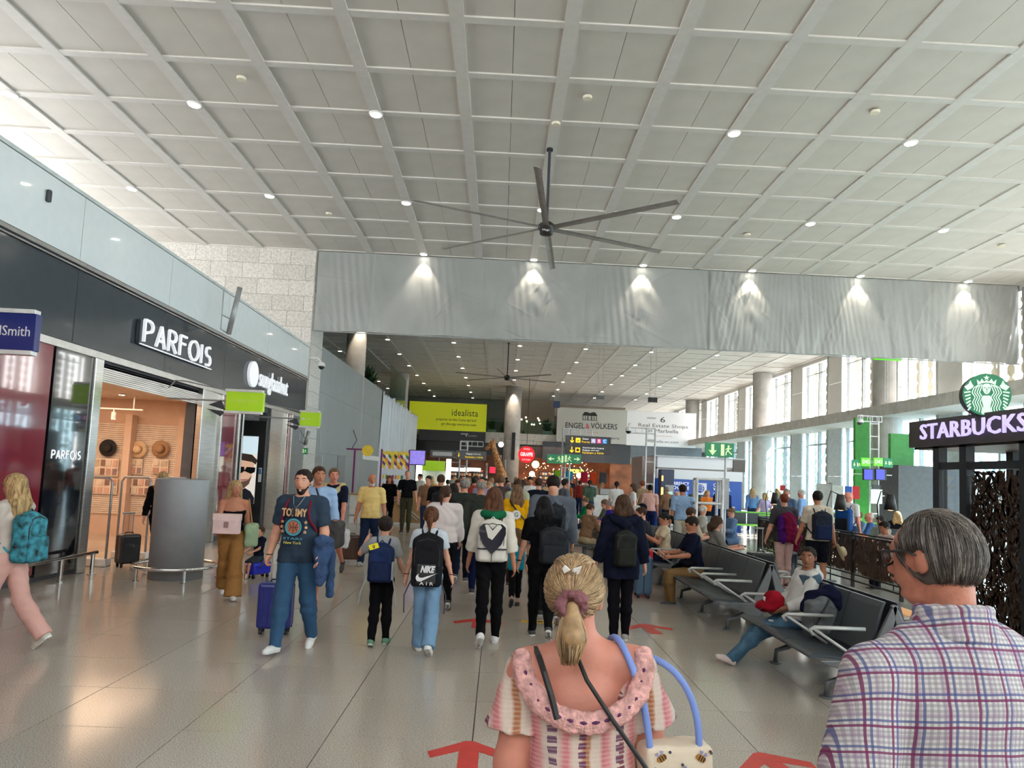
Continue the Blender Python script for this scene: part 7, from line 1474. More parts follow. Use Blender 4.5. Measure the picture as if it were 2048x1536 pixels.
# ---- gate D42 / D43
YG = 27.2
p0 = w_(1748, 1000, YG); t = thing('truss_tower', 'white truss tower carrying gate signs D42 and D43', 'truss', (p0.x, YG, 0)); top = w_(1748, 832, YG).z
for x in (-.17, .17): obj('pole', MB().cyl((x, 0, 0), .03, top, 8), TR, t, smooth=True)
for k in range(9): obj('rung', MB().tube([(-.17, 0, .5+k*.5), (.17, 0, .5+k*.5)], .025, 6), TR, t)
mb = MB(); ladder(mb, (.3, 0, top-.12), (-.65, 0, top-.12), .22, 5, (0, 0, 1), .025); obj('arm', mb, TR, t)
for py_ in (926, 949): obj('sign_rail', MB().tube([(-.85, 0, w_(1745, py_, YG).z), (.7, 0, w_(1745, py_, YG).z)], .02, 6), TR, t)
obj('sign_rail', MB().tube([(-.17, -.0, 1.7), (-.17, -.2, 1.7), (.3, -.2, 1.7)], .02, 6), TR, t); dome_cam(1720, 845, YG, 'white dome camera at the end of the gate truss arm', .1)
BG_ = mat('gate_green', rgb(90, 200, 30), .4, emit=rgb(90, 200, 30), es=.7, var=0)
for px, l in ((1730, 'D42'), (1755, 'D43')): p = w_(px, 924, YG-.25); s = thing('gate_sign', 'bright green gate sign reading '+l, 'sign', p); obj('arm', MB().tube([(0, 0, 0), (0, .25, 0)], .02, 6), TR, s); cpan(s, (0, 0), .34, .32, BG_, 0, 'sign_box', .08); text(l, .15, WSG, s, (0, -.082, 0), w=.27, **FC)
for px, lb in ((1712, 'left of D42'), (1775, 'right of D43')): p = w_(px, 929 if px < 1750 else 926, YG-.2); s = thing('exit_sign', 'small dark green exit sign just '+lb, 'sign', p); obj('arm', MB().tube([(0, 0, 0), (0, .22, 0)], .02, 6), TR, s); exit_sign(s, (0, 0, 0), .36, .36, 'dM')
SCR = mat('screen_blue', rgb(50, 50, 160), .3, emit=rgb(60, 60, 190), es=.8, var=.1, sc=4)
for px, lb in ((1737, 'D42'), (1761, 'D43')): p = w_(px, 949, YG-.3); s = thing('gate_screen', 'tilted blue flight screen hanging under the %s sign' % lb, 'screen', p); obj('arm', MB().tube([(0, .05, 0), (0, .32, 0)], .02, 6), TR, s); obj('case', MB().box(-.19, .24, 0, .1, -.22, .22), BLACK, s, bevel=.01); obj('screen', MB().box(-.17, .16, -.01, 0, -.19, .19), SCR, s)
p = w_(1752, 980, YG-.2); s = thing('notice_board', 'white notice board under the gate screens', 'notice', p); cpan(s, (0, -.25), .45, .55, WHITE, 0, 'board', .04); cpan(s, (0, .12), .3, .16, BKS, 0, 'number_plate', .05)
GW = mat('gate_wall_green', rgb(60, 140, 50), .5)
struct('wall_gate', MB().box(16.25, 17.0, 31.9, 32.1, 0, 5.2).box(16.6, 17.6, 29.6, 29.8, 3.0, 4.35), GW); struct('wall_gate_box', MB().box(15.9, 18.9, 27.8, 29.4, 0, 2.95), mat('gate_box_dark', (.07, .07, .075), .6))
p = w_(1776, 716, 27.5); s = thing('hanging_sign', 'bright green hanging sign peeking out below the curtain', 'sign', p); obj('panel', MB().box(-.55, .55, 0, .1, -.08, .6), BG_, s); obj('hanger', MB().tube([(-.4, .05, .6), (-.4, .05, HC-p.z)], .02, 6).tube([(.4, .05, .6), (.4, .05, HC-p.z)], .02, 6), TR, s)
t = thing('truss_ladder', 'slim white double ladder truss rising beside the near grey column', 'truss', (w_(1790, 800, 30.5).x, 30.5, 5.8)); mb = MB(); ladder(mb, (-.4, 0, 0), (-.4, 0, 2.8), .1, 4, r=.025); ladder(mb, (.35, 0, 0), (.35, 0, 2.8), .5, 4, r=.03); obj('ladder', mb, TR, t)
# cubicle, banners, extinguisher, lime seats
t = thing('partition', 'pale grey partition cubicle near the window wall', 'partition', (w_(1663, 980, 31).x, 31, 0)); obj('panel', MB().box(-.65, -.0, 0, .05, 0, 2.1), mat('partition_grey', (.42, .41, .40), .6), t); obj('panel', MB().box(.02, .68, .3, .35, 0, 2.05), WHITE, t); obj('post', MB().box(-.02, .03, -.02, .32, 0, 2.15), GREYM, t)
for px, c, lb in ((1697, rgb(30, 80, 165), 'blue'), (1712, rgb(190, 30, 40), 'red over grey')):
    p = w_(px, 986, 29); t = thing('banner', 'small %s banner standing by the window wall' % lb, 'banner', (p.x, 29, 0)); obj('cloth', MB().box(-.15, .15, 0, .02, p.z-.25, p.z+.28), mat('banner_'+lb.split()[0], c, .6), t); obj('stand', MB().cyl((0, .03, 0), .015, p.z+.3, 8).cyl((0, .03, 0), .15, .02, 12), GREYM, t)
p = w_(1560, 990, 33); t = thing('fire_point', 'red fire extinguisher cabinet against the pale column', 'fire extinguisher', (p.x, 33, 0)); obj('cabinet', MB().box(-.25, .25, 0, .2, .5, 1.5), mat('fire_red', rgb(190, 25, 30), .5), t, bevel=.02); obj('sign', MB().box(.0, .25, 0, .03, 1.7, 1.95), mat('fire_red', (1, 1, 1)), t); obj('stand', MB().box(-.05, .05, .05, .1, 0, .5), GREYM, t)
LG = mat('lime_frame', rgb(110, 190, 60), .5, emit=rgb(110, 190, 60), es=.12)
for i_, (x, y, n) in enumerate(((9.6, 26, 7), (10.8, 24, 6), (12.3, 21.5, 6), (13.0, 29.5, 6))):
    t = thing('lime_bench', 'row of lime green framed seats, %s' % ('left of the gate signs', 'middle row by the windows', 'row nearest the coffee terrace', 'furthest row along the windows')[i_], 'bench', (x, y, 0))
    for k in range(n): obj('seat', MB().box(-n*.3+k*.6, -n*.3+k*.6+.56, -.25, .2, .42, .45), SEAT, t); obj('backrest', MB().box(-n*.3+k*.6, -n*.3+k*.6+.56, .2, .23, .45, .85), SEAT, t)
    obj('frame', MB().box(-n*.3, n*.3, .24, .28, .84, .90).box(-n*.3, n*.3, -.28, -.25, .40, .46), LG, t)
    for a_ in (-n*.25, n*.25): obj('leg', MB().box(a_-.03, a_+.03, -.2, .2, 0, .40), LG, t)
def cone_lamp(px, py, Y, lab):
    p = w_(px, py, Y); t = thing('table_lamp', lab, 'lamp', (p.x, Y, 0)); obj('shade', MB().lathe([(.13, p.z), (.07, p.z+.32), (.06, p.z+.32), (.12, p.z)], 18), BLACK, t, smooth=True); obj('bulb', MB().sph((0, 0, p.z+.02), .08, 10, sc=(1, 1, .4)), mat('bulb_orange', (1, .6, .3), .5, emit=(1, .5, .2), es=6, var=0), t)
    obj('arm', MB().tube([(0, 0, p.z+.3), (-.2, 0, p.z+.38), (-.28, 0, p.z+.1), (-.2, 0, .75), (-.2, 0, 0)], .012, 6).cyl((-.2, 0, 0), .12, .02, 12), IRON, t)
cone_lamp(1681, 1020, 14.4, 'black cone terrace lamp glowing orange near the blue backpack'); cone_lamp(1781, 1020, 14.6, 'black cone terrace lamp glowing orange over the terrace guests'); cone_lamp(1550, 1008, 20, 'distant orange terrace lamp left of the undercut man')
for x, y, lb in ((8.6, 14.6, 'near'), (9.6, 17.0, 'far'), (8.2, 12.3, 'front')):
    t = thing('terrace_table', 'small dark round terrace table, the %s one behind the leaf fence' % lb, 'table', (x, y, 0)); obj('tabletop', MB().cyl((0, 0, .72), .38, .03, 24), mat('oak_dark', (.12, .07, .045), .5), t); obj('pedestal', MB().cyl((0, 0, 0), .03, .72, 8).cyl((0, 0, 0), .22, .02, 16), IRON, t)
# ---- food court / restaurant under the balcony
WB = mat('restaurant_brown', (.10, .04, .018), .5, var=.3, sc=1.5); 
struct('wall_restaurant', MB().box(1.2, 12, 71, 71.2, 0, 4.9).box(10.2, 12.4, 64.8, 65.2, 0, 3.4), mat('copper_wall', (.22, .07, .025), .4, var=.3, sc=1)); struct('wall_shops_far', MB().box(-8, 1.2, 73, 73.2, 0, 4.9), WB)
struct('wall_grey_far', MB().box(12.4, 19, 66, 66.2, 0, 4.9), mat('far_grey', (.16, .155, .15), .6))
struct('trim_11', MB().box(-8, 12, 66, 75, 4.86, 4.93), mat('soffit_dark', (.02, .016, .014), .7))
WG = mat('warm_glow', (1, .8, .5), .5, emit=(1, .62, .28), es=10, var=0); WG2 = mat('white_globe_glow', (1, 1, 1), .5, emit=(1, .92, .8), es=6, var=0)
for (px, py, r, m, lab) in ((1064, 948, .23, WG2, 'white globe lamp just right of the round red sign'), (1110, 949, .2, WG2, 'white globe lamp behind the truss tower'), (1158, 951, .22, WG2, 'white globe lamp under the WORLD sign'), (1207, 955, .18, WG2, 'white globe lamp above the kiosk counters'), (1071, 929, .32, WG, 'bright orange glowing ball lamp under the red sign'), (1002, 889, .22, WG2, 'white globe lamp beside the giraffe head')):
    p = w_(px, py, 58 if px != 1071 else 61); t = thing('globe_lamp', lab, 'lamp', p); obj('globe', MB().sph((0, 0, 0), r, 16), m, t, smooth=True); obj('cord', MB().tube([(0, 0, r), (0, 0, 4.88-p.z if p.z < 4.6 else .6)], .015, 5), DARK, t)
fm = MB().sph((0, 0, 0), .06, 6).mesh('bulb', WG)
rq = random.Random(3)
gl_ = thing('light_garland', 'garland of tiny warm bulbs strung across the far restaurant ceiling', 'string lights', (5, 62, 4.8)); obj('wire', MB().tube([(-5, -4, .05), (0, 0, .05), (6, 5, .05)], .01, 5), DARK, gl_)
for k in range(70):
    o = bpy.data.objects.new('bulb', fm); o.parent = gl_; C.objects.link(o); px = rq.uniform(1045, 1190); py = rq.uniform(925, 960); Y = rq.uniform(57, 68); p = w_(px, py, Y); o.location = p-Vector((5, 62, 4.8)); sc_ = rq.uniform(.35, .9); o.scale = (sc_, sc_, sc_)
area((5.5, 66, 4.6), 500, 9, 6, (1, .55, .28)); area((-3, 68, 4.6), 260, 8, 6, (1, .7, .5))
p = w_(1053, 909, 56); t = thing('round_sign', 'round red sign reading WORLD GIRAFFE KITCHEN', 'sign', p); RS = mat('sign_red', rgb(225, 20, 35), .4, emit=rgb(225, 20, 35), es=.8, var=0)
mb = MB(); mb.prism(circ(0, 0, .66, 36), .1, frame((0, 0, 0), (1, 0, 0), (0, 0, 1)) @ Matrix.Translation((0, 0, -.1))); obj('disc', mb, RS, t); text('WORLD', .13, WSG, t, (0, -.012, .42), w=.52, **FC); text('GIRAFFE', .28, WSG, t, (0, -.012, 0), w=1.0, bold=.04, **FC); text('KITCHEN', .13, WSG, t, (0, -.012, -.42), w=.66, **FC); obj('hanger', MB().tube([(0, -.02, .6), (0, -.02, HC-p.z)], .025, 6), DARK, t)
p = w_(1152, 943, 59); t = thing('neon_sign', 'glowing yellow WORLD lettering inside the restaurant', 'sign', p); text('WORLD', .32, mat('neon_yellow', (1, .75, .1), .5, emit=(1, .72, .08), es=3, var=0), t, (0, 0, 0), w=1.3, bold=.04, **FC); obj('backing', MB().box(-.8, .8, .05, .1, -.3, .3), DARK, t)
# giraffe sculpture
def giraffe():
    Y = 46; pts = [(1008, 975), (1003, 948), (996, 925), (990, 905), (986, 890)]; P_ = [np.array(w_(x, y, Y)) for x, y in pts]; b0 = P_[0].copy(); b0[2] = 0
    L = [q-np.array([b0[0], Y, 0]) for q in P_]; hd = np.array(w_(974, 897, Y))-np.array([b0[0], Y, 0]); hk = np.array(w_(985, 886, Y))-np.array([b0[0], Y, 0])
    m = bpy.data.materials.new('giraffe_coat'); m.use_nodes = True; nt = m.node_tree; b = nt.nodes['Principled BSDF']; v = nt.nodes.new('ShaderNodeTexVoronoi'); v.feature = 'DISTANCE_TO_EDGE'; v.inputs['Scale'].default_value = 4.5; tc_ = nt.nodes.new('ShaderNodeTexCoord'); nt.links.new(tc_.outputs['Object'], v.inputs[0]); r = nt.nodes.new('ShaderNodeValToRGB'); nt.links.new(v.outputs[0], r.inputs[0]); r.color_ramp.elements[0].color = (.85, .55, .22, 1); r.color_ramp.elements[1].color = (.42, .13, .03, 1); r.color_ramp.elements[1].position = .09; nt.links.new(r.outputs[0], b.inputs['Base Color'])
    t = thing('giraffe_sculpture', 'life-size orange and brown giraffe sculpture rising above the crowd', 'sculpture', (b0[0], Y, 0))
    pr = [cap(L[0]+[.1, 0, -.3], L[1], .42, .30), cap(L[1], L[2], .30, .22), cap(L[2], L[3], .22, .17), cap(L[3], hk, .17, .17), cap(hk, hd, .17, .10), ell(hd, (.14, .11, .11)), cap(L[0]+[.1, 0, -.3], L[0]+[.9, 0, -.2], .45, .40)]
    obj('body', build([(pr, [], .08, 0), ([cap(L[0]+[.2, s2*.22, -.4], (L[0][0]+.15, s2*.25, .06), .13, .07) for s2 in (-1, 1)]+[cap(L[0]+[.9, s2*.22, -.3], (L[0][0]+1.0, s2*.25, .06), .13, .07) for s2 in (-1, 1)], [], .05, 0)], .035, [m], 'giraffe'), None, t)
    for s2 in (-1, 1): obj('horn', MB().tube([Vector(hk)+Vector((.02, s2*.06, .1)), Vector(hk)+Vector((.05, s2*.08, .3))], [.035, .045], 8), m, t, smooth=True); obj('ear', MB().tube([Vector(hk)+Vector((.06, s2*.1, .08)), Vector(hk)+Vector((.12, s2*.28, .14))], [.05, .01], 8), m, t, smooth=True)
    obj('mane', MB().tube([Vector(hk)+Vector((.12, 0, .05)), Vector(L[2])+Vector((.22, 0, .05)), Vector(L[1])+Vector((.32, 0, 0))], .05, 6), mat('mane_brown', (.2, .06, .02), .8), t)
giraffe()
spot((-1.6, 42.5, 7.5), 500, (1, .75, .5), .5, .6, (-.9, 0, .05))
for px, py, w, h, c, lab in ((915, 939, 1.9, .32, (1, .85, .7), 'long lit white shop sign on the far left'), (945, 939, 1.4, .3, (1, .85, .7), 'lit white shop sign left of the red square'), (985, 940, .48, .5, (1, .02, .05), 'glowing red square sign below the giraffe')):
    p = w_(px, py, 60); t = thing('shop_sign', lab, 'sign', p); cpan(t, (0, 0), w, h, mat('lit_%d' % int(c[2]*100), c, .5, emit=c, es=1.6, var=0), 0, 'light_box', .12); obj('frame', MB().box(-w/2-.04, w/2+.04, .0, .05, -h/2-.04, h/2+.04), DARK, t); obj('post', MB().box(-.05, .05, .02, .1, -p.z, 0), DARK, t)
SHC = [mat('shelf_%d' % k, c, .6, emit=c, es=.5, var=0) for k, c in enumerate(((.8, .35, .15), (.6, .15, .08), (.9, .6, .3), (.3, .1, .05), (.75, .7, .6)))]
for k in range(7):
    px = 880+k*24 if k < 4 else 1090+(k-4)*38; p = w_(px, 975, 61+(k % 2)); t = thing('goods_shelf', 'warm lit shelf of small goods in the far shops, %s' % ('leftmost', 'second from left', 'third from left', 'below the red square', 'behind the truss tower', 'under the WORLD sign', 'right of the WORLD sign')[k], 'shelf', (p.x, p.y, 0))
    obj('frame', MB().box(-.6, .6, 0, .3, 0, 2.3), DARK, t)
    for z in (1.3, 1.65, 2.0):
        for x in np.arange(-.5, .5, .22): obj('goods', MB().box(x, x+.17, -.08, 0, z, z+.22), rq.choice(SHC), t)
for k, c in enumerate(((120, 160, 40), (40, 130, 160), (150, 30, 50), (170, 60, 30), (60, 60, 66))):
    p = w_((1113, 1138, 1168, 1186, 1206)[k], 960, 52); t = thing('clothes_rail_item', '%s garment hanging on a far shop rail' % ('lime', 'turquoise', 'crimson', 'orange red', 'charcoal')[k], 'garment', (p.x, 52, 0)); obj('garment', build([([rbox((0, 0, 1.95), (.20, .05, .35), .06)], [], .02, 0)], .04, [cloth(*c)], 'garment', wr=.01), None, t); obj('stand', MB().cyl((0, .05, 0), .03, 2.4, 8).cyl((0, .05, 0), .2, .03, 10), DARK, t)
p = w_(1205, 1000, 27); t = thing('white_counter', 'white service counter with small appliances behind the waiting crowd', 'counter', (p.x, 27, 0)); obj('cabinet', MB().box(-.5, .5, 0, .6, 0, 1.25), WHITE, t, bevel=.02); obj('appliance', MB().box(-.1, .35, .1, .4, 1.27, 1.5), GREYM, t, bevel=.02); obj('rack', MB().box(-.45, -.2, .1, .35, 1.25, 1.6), mat('mesh_grey', (.4, .42, .44), .6), t)
# ---- sweet stand on the left with wooden counter
YS = 24.3; WD = mat('counter_ply', rgb(176, 140, 96), .6, var=.06, sc=3, stretch=(1, 1, .2))
t = thing('wooden_counter', 'plywood service counter with slanted steel ramp beside the black T-shirt couple', 'counter', (-2.6, YS, 0)); obj('front_panel', MB().box(-1.0, .05, 0, .06, .08, 1.12), WD, t); obj('side_panel', MB().box(0, .06, 0, 1.5, .08, 1.35), WD, t); obj('plinth', MB().box(-1.0, .08, -.01, 1.5, 0, .08), WHITE, t)
obj('ramp', MB().tube([(-1.0, -.08, 1.0), (-.05, -.08, .25)], .03, 6).tube([(-1.0, -.08, .9), (-.1, -.08, .18)], .02, 6), STEEL, t)
t = thing('low_wood_counter', 'pale counter with treats left of the woman in black', 'counter', (-4.6, YS, 0)); obj('front_panel', MB().box(-.45, .75, 0, .06, 0, .95), WHITE, t); obj('worktop', MB().box(-.5, .8, -.05, .5, .95, 1.0), WD, t)
t = thing('sweet_stand', 'colourful sweet stand with slanted multicolour header and purple posts', 'market stall', (-3.75, YS+1.4, 0)); PUR = mat('post_purple', rgb(110, 30, 90), .5)
for x in (-.55, .45): obj('post', MB().box(x-.03, x+.03, 0, .06, 0, 2.6), PUR, t)
rc = [mat('hdr_%d' % k, rgb(*c), .5) for k, c in enumerate(((230, 200, 40), (60, 120, 60), (235, 235, 235), (110, 40, 110), (225, 130, 50), (30, 30, 40)))]
for k in range(9):
    for r_ in range(5): x = -.5+k*.105; z = 1.95+r_*.125; poly([(0, 0), (.105, -.09), (.105, .03), (0, .12)], rc[(k*2+r_*3+k*r_) % 6], t, (x, -.01, z), name='header_stripe', **FC)
for z in (1.15, 1.5): obj('shelf', MB().box(-.5, .4, 0, .4, z, z+.03), WHITE, t)
for k in range(8): obj('jar', MB().cyl((-.44+k*.11, .1, 1.18), .04, .14, 8).cyl((-.44+k*.11, .1, 1.53), .04, .14, 8), rc[k % 5], t)
t = thing('candy_crane', 'purple T-shaped display pole with a yellow disc', 'display', (-5.15, YS+.8, 0)); obj('pole', MB().box(-.03, .03, 0, .06, 0, 2.55).box(-.3, .45, 0, .06, 2.5, 2.56), PUR, t); obj('disc', MB().tube([(.45, -.02, 2.5), (.45, .06, 2.5)], .2, 16), mat('disc_yellow', rgb(235, 200, 60), .5), t); obj('hook', MB().tube([(-.1, 0, 2.56), (.05, 0, 2.85), (-.1, 0, 3.2)], .015, 5), DARK, t)
t = thing('lit_screen', 'violet backlit menu screen beside the sweet stand', 'screen', (-3.05, YS+1.6, 2.3)); obj('screen', MB().box(-.25, .3, 0, .03, -.2, .3), mat('screen_violet', (.2, .15, .5), .4, emit=(.25, .2, .7), es=.8, var=.2, sc=8), t); obj('frame', MB().box(-.28, .33, .03, .06, -.23, .33), BLACK, t)
t = thing('lime_booth', 'lime green and white lit booth behind the wooden counter', 'booth', (-2.6, 28.5, 0)); obj('lime_panel', MB().box(-.5, .4, 0, .1, 1.9, 2.3), LIME, t); obj('light_column', MB().box(-.75, -.5, 0, .1, 0, 2.3).box(.45, .65, 0, .1, 0, 2.4), mat('booth_glow', (.9, .95, .8), .5, emit=(.9, 1, .8), es=1.6, var=0), t); obj('back_panel', MB().box(-.5, .45, .3, .35, 0, 1.9), WHITE, t)
J = joints(1.74, 1, **STAND); person('shop assistant in white with black cap behind the wooden counter', (-2.95, 26.6, 0), 2.4, J, skin='tan', hair=('short', 'black'), top=(215, 212, 205), sleeve=.8, bottom=(30, 30, 34), res=.02, single=True)
# steel truss roof glimpsed under the yellow billboard
t = thing('roof_truss', 'dark steel lattice truss visible below the yellow billboard', 'truss', (-5, 66.6, 4.1))
for k in range(8): obj('web_member', MB().tube([(-3+k*1, 0, 0), (-2.5+k*1, 0, .6), (-2+k*1, 0, 0)], .05, 5), GREYM, t)
obj('chord', MB().tube([(-3, 0, 0), (5, 0, 0)], .06, 6).tube([(-3, 0, .6), (5, 0, .6)], .06, 6), GREYM, t)
for k in range(3):
    p = w_((973, 1000, 1010)[k], 945, 48); t = thing('chrome_post', 'slim polished post %s' % ('by the red square sign', 'left of the giraffe body', 'right of the giraffe body')[k], 'post', (p.x, 48, 0)); obj('post', MB().cyl((0, 0, 0), .06, (2.6, 3.2, 2.9)[k], 10), CHROME, t, smooth=True); obj('foot', MB().cyl((0, 0, 0), .14, .04, 12), CHROME, t)
# ================================================================== FOREGROUND: woman in the tie-dye dress, man in the plaid shirt
def N(nt, t, **k):
    n = nt.nodes.new(t)
    for a, b in k.items(): setattr(n, a, b)
    return n
def mth(nt, op, a, b=None, c=None):
    n = N(nt, 'ShaderNodeMath', operation=op)
    for i, v in enumerate((a, b, c)):
        if v is None: continue
        if isinstance(v, (int, float)): n.inputs[i].default_value = v
        else: nt.links.new(v, n.inputs[i])
    return n.outputs[0]
def mixc(nt, f, a, b):
    n = N(nt, 'ShaderNodeMix', data_type='RGBA')
    if isinstance(f, (int, float)): n.inputs[0].default_value = f
    else: nt.links.new(f, n.inputs[0])
    for i, v in ((6, a), (7, b)):
        if isinstance(v, tuple): n.inputs[i].default_value = (*v, 1)
        else: nt.links.new(v, n.inputs[i])
    return n.outputs[2]
def plaid():
    m = bpy.data.materials.new('plaid_cotton'); m.use_nodes = True; nt = m.node_tree; b = nt.nodes['Principled BSDF']; b.inputs['Roughness'].default_value = .85; b.inputs['Specular IOR Level'].default_value = .2
    tc_ = N(nt, 'ShaderNodeTexCoord'); ns = N(nt, 'ShaderNodeTexNoise'); ns.inputs['Scale'].default_value = 5; nt.links.new(tc_.outputs['Object'], ns.inputs[0])
    ad = N(nt, 'ShaderNodeVectorMath', operation='MULTIPLY_ADD'); nt.links.new(ns.outputs[1], ad.inputs[0]); ad.inputs[1].default_value = (.016,)*3; nt.links.new(tc_.outputs['Object'], ad.inputs[2])
    s = N(nt, 'ShaderNodeSeparateXYZ'); nt.links.new(ad.outputs[0], s.inputs[0]); col = None
    X = mth(nt, 'ADD', s.outputs[0], 5.0); Z = mth(nt, 'ADD', s.outputs[2], mth(nt, 'MULTIPLY', s.outputs[1], .35)); Z = mth(nt, 'ADD', Z, 5.0)
    fr = lambda v, per, off=0: mth(nt, 'FRACT', mth(nt, 'ADD', mth(nt, 'MULTIPLY', v, 1/per), off))
    lt = lambda v, w: mth(nt, 'LESS_THAN', v, w)
    base = (.66, .65, .63); g1 = lt(fr(X, .0125), .5); g2 = lt(fr(Z, .0125), .5)
    c = mixc(nt, mth(nt, 'MULTIPLY', g1, .45), base, (.22, .20, .24)); c = mixc(nt, mth(nt, 'MULTIPLY', g2, .45), c, (.24, .20, .25))
    c = mixc(nt, mth(nt, 'MULTIPLY', lt(fr(X, .05, .2), .16), .35), c, (.30, .18, .32)); c = mixc(nt, mth(nt, 'MULTIPLY', lt(fr(Z, .05, .2), .16), .35), c, (.30, .18, .32))
    for v, w in ((X, .10), (Z, .10)):
        c = mixc(nt, mth(nt, 'MULTIPLY', lt(fr(v, .062), w), .85), c, (.19, .025, .10)); c = mixc(nt, mth(nt, 'MULTIPLY', lt(fr(v, .062, -.22), w*.9), .7), c, (.06, .09, .26))
    nt.links.new(c, b.inputs['Base Color'])
    n2 = N(nt, 'ShaderNodeTexNoise'); n2.inputs['Scale'].default_value = 9; n2.inputs['Detail'].default_value = 3; nt.links.new(tc_.outputs['Object'], n2.inputs[0]); bp = N(nt, 'ShaderNodeBump'); bp.inputs['Strength'].default_value = .5; bp.inputs['Distance'].default_value = .03; nt.links.new(n2.outputs[0], bp.inputs['Height']); nt.links.new(bp.outputs[0], b.inputs['Normal'])
    return m
def tiedye():
    m = bpy.data.materials.new('tie_dye'); m.use_nodes = True; nt = m.node_tree; b = nt.nodes['Principled BSDF']; b.inputs['Roughness'].default_value = .9; b.inputs['Specular IOR Level'].default_value = .15
    tc_ = N(nt, 'ShaderNodeTexCoord'); ns = N(nt, 'ShaderNodeTexNoise'); ns.inputs['Scale'].default_value = 14; ns.inputs['Detail'].default_value = 3; nt.links.new(tc_.outputs['Object'], ns.inputs[0])
    s = N(nt, 'ShaderNodeSeparateXYZ'); nt.links.new(tc_.outputs['Object'], s.inputs[0]); nz = ns.outputs[0]
    X = mth(nt, 'ADD', mth(nt, 'ADD', s.outputs[0], 3.0), mth(nt, 'MULTIPLY', nz, .022)); Z = s.outputs[2]
    f = mth(nt, 'FRACT', mth(nt, 'MULTIPLY', X, 1/.185)); r = N(nt, 'ShaderNodeValToRGB'); nt.links.new(f, r.inputs[0]); cr = r.color_ramp; cr.interpolation = 'B_SPLINE' if False else 'LINEAR'
    P_ = [(0, (.66, .26, .25)), (.08, (.68, .56, .47)), (.17, (.66, .52, .44)), (.22, (.38, .15, .07)), (.29, (.42, .17, .08)), (.33, (.66, .55, .46)), (.44, (.64, .52, .45)), (.50, (.56, .17, .20)), (.60, (.66, .28, .28)), (.66, (.67, .56, .48)), (.85, (.65, .50, .44)), (.93, (.62, .22, .23))]
    e = cr.elements; e[0].position, e[0].color = P_[0][0], (*P_[0][1], 1); e[1].position, e[1].color = P_[-1][0], (*P_[-1][1], 1)
    for p_, c in P_[1:-1]: q = e.new(p_); q.color = (*c, 1)
    c = r.outputs[0]
    # dashed purple columns
    for off, per, wd_, dash, colr in ((.77, .185, .075, .030, (.11, .03, .10)), (.40, .37, .05, .013, (.20, .05, .07)), (.10, .37, .06, .024, (.13, .03, .11))):
        g = mth(nt, 'ABSOLUTE', mth(nt, 'SUBTRACT', mth(nt, 'FRACT', mth(nt, 'ADD', mth(nt, 'MULTIPLY', X, 1/per), 1-off)), .5)); inx = mth(nt, 'GREATER_THAN', g, .5-wd_*.5*.185/per*1.6)
        dz = mth(nt, 'ABSOLUTE', mth(nt, 'SUBTRACT', mth(nt, 'FRACT', mth(nt, 'MULTIPLY', mth(nt, 'ADD', Z, mth(nt, 'MULTIPLY', nz, .015)), 1/dash)), .5)); ind = mth(nt, 'LESS_THAN', dz, .33)
        c = mixc(nt, mth(nt, 'MULTIPLY', mth(nt, 'MULTIPLY', inx, ind), .9), c, colr)
    zz = mth(nt, 'MULTIPLY', mth(nt, 'GREATER_THAN', mth(nt, 'FRACT', mth(nt, 'MULTIPLY', mth(nt, 'ADD', Z, mth(nt, 'MULTIPLY', nz, .01)), 1/.012)), .6), .22); c = mixc(nt, zz, c, (.75, .66, .58))
    nt.links.new(c, b.inputs['Base Color']); bp = N(nt, 'ShaderNodeBump'); bp.inputs['Strength'].default_value = .6; bp.inputs['Distance'].default_value = .02; nt.links.new(nz, bp.inputs['Height']); nt.links.new(bp.outputs[0], b.inputs['Normal'])
    return m
def strands(parent, W, k, M, starts, fdir, n, rad, mats, seg=7, off=.012, th=.0011, jitter=.05, seed=1, name='hair_strands', c0=(0, -.014, .037), rz_=.086, avoid=()):
    """tubes that follow the skull from starts() to fdir(start)"""
    Q = np.random.RandomState(seed); c0 = np.array(c0); r0 = np.array([.077, .096, rz_])+off
    mbs = [MB() for _ in mats]
    for j in range(n):
        a = starts(Q); b = fdir(a, Q); o = Q.uniform(-.002, .006); pts = []
        for i in range(seg+1):
            t_ = i/seg; om = math.acos(max(-1, min(1, float(a @ b)))); d = (a*math.sin((1-t_)*om)+b*math.sin(t_*om))/max(1e-4, math.sin(om)); w = 1+.03*math.sin(t_*3+j)
            p = c0+d*(r0+o*.6)*w; pts.append(Vector(W(*p)))
        for i in range(len(pts)):
            if any((pts[i]-q).length < .034 for q in avoid): pts = pts[:i]; break
        if len(pts) > 2: mbs[j % len(mats)].tube(pts, [th*1.3]*(len(pts)-1)+[th*.4], 3)
    for mb, m in zip(mbs, mats): obj(name, mb, m, parent, smooth=True, kind='stuff')
nrm = lambda v: np.array(v, float)/np.linalg.norm(v)
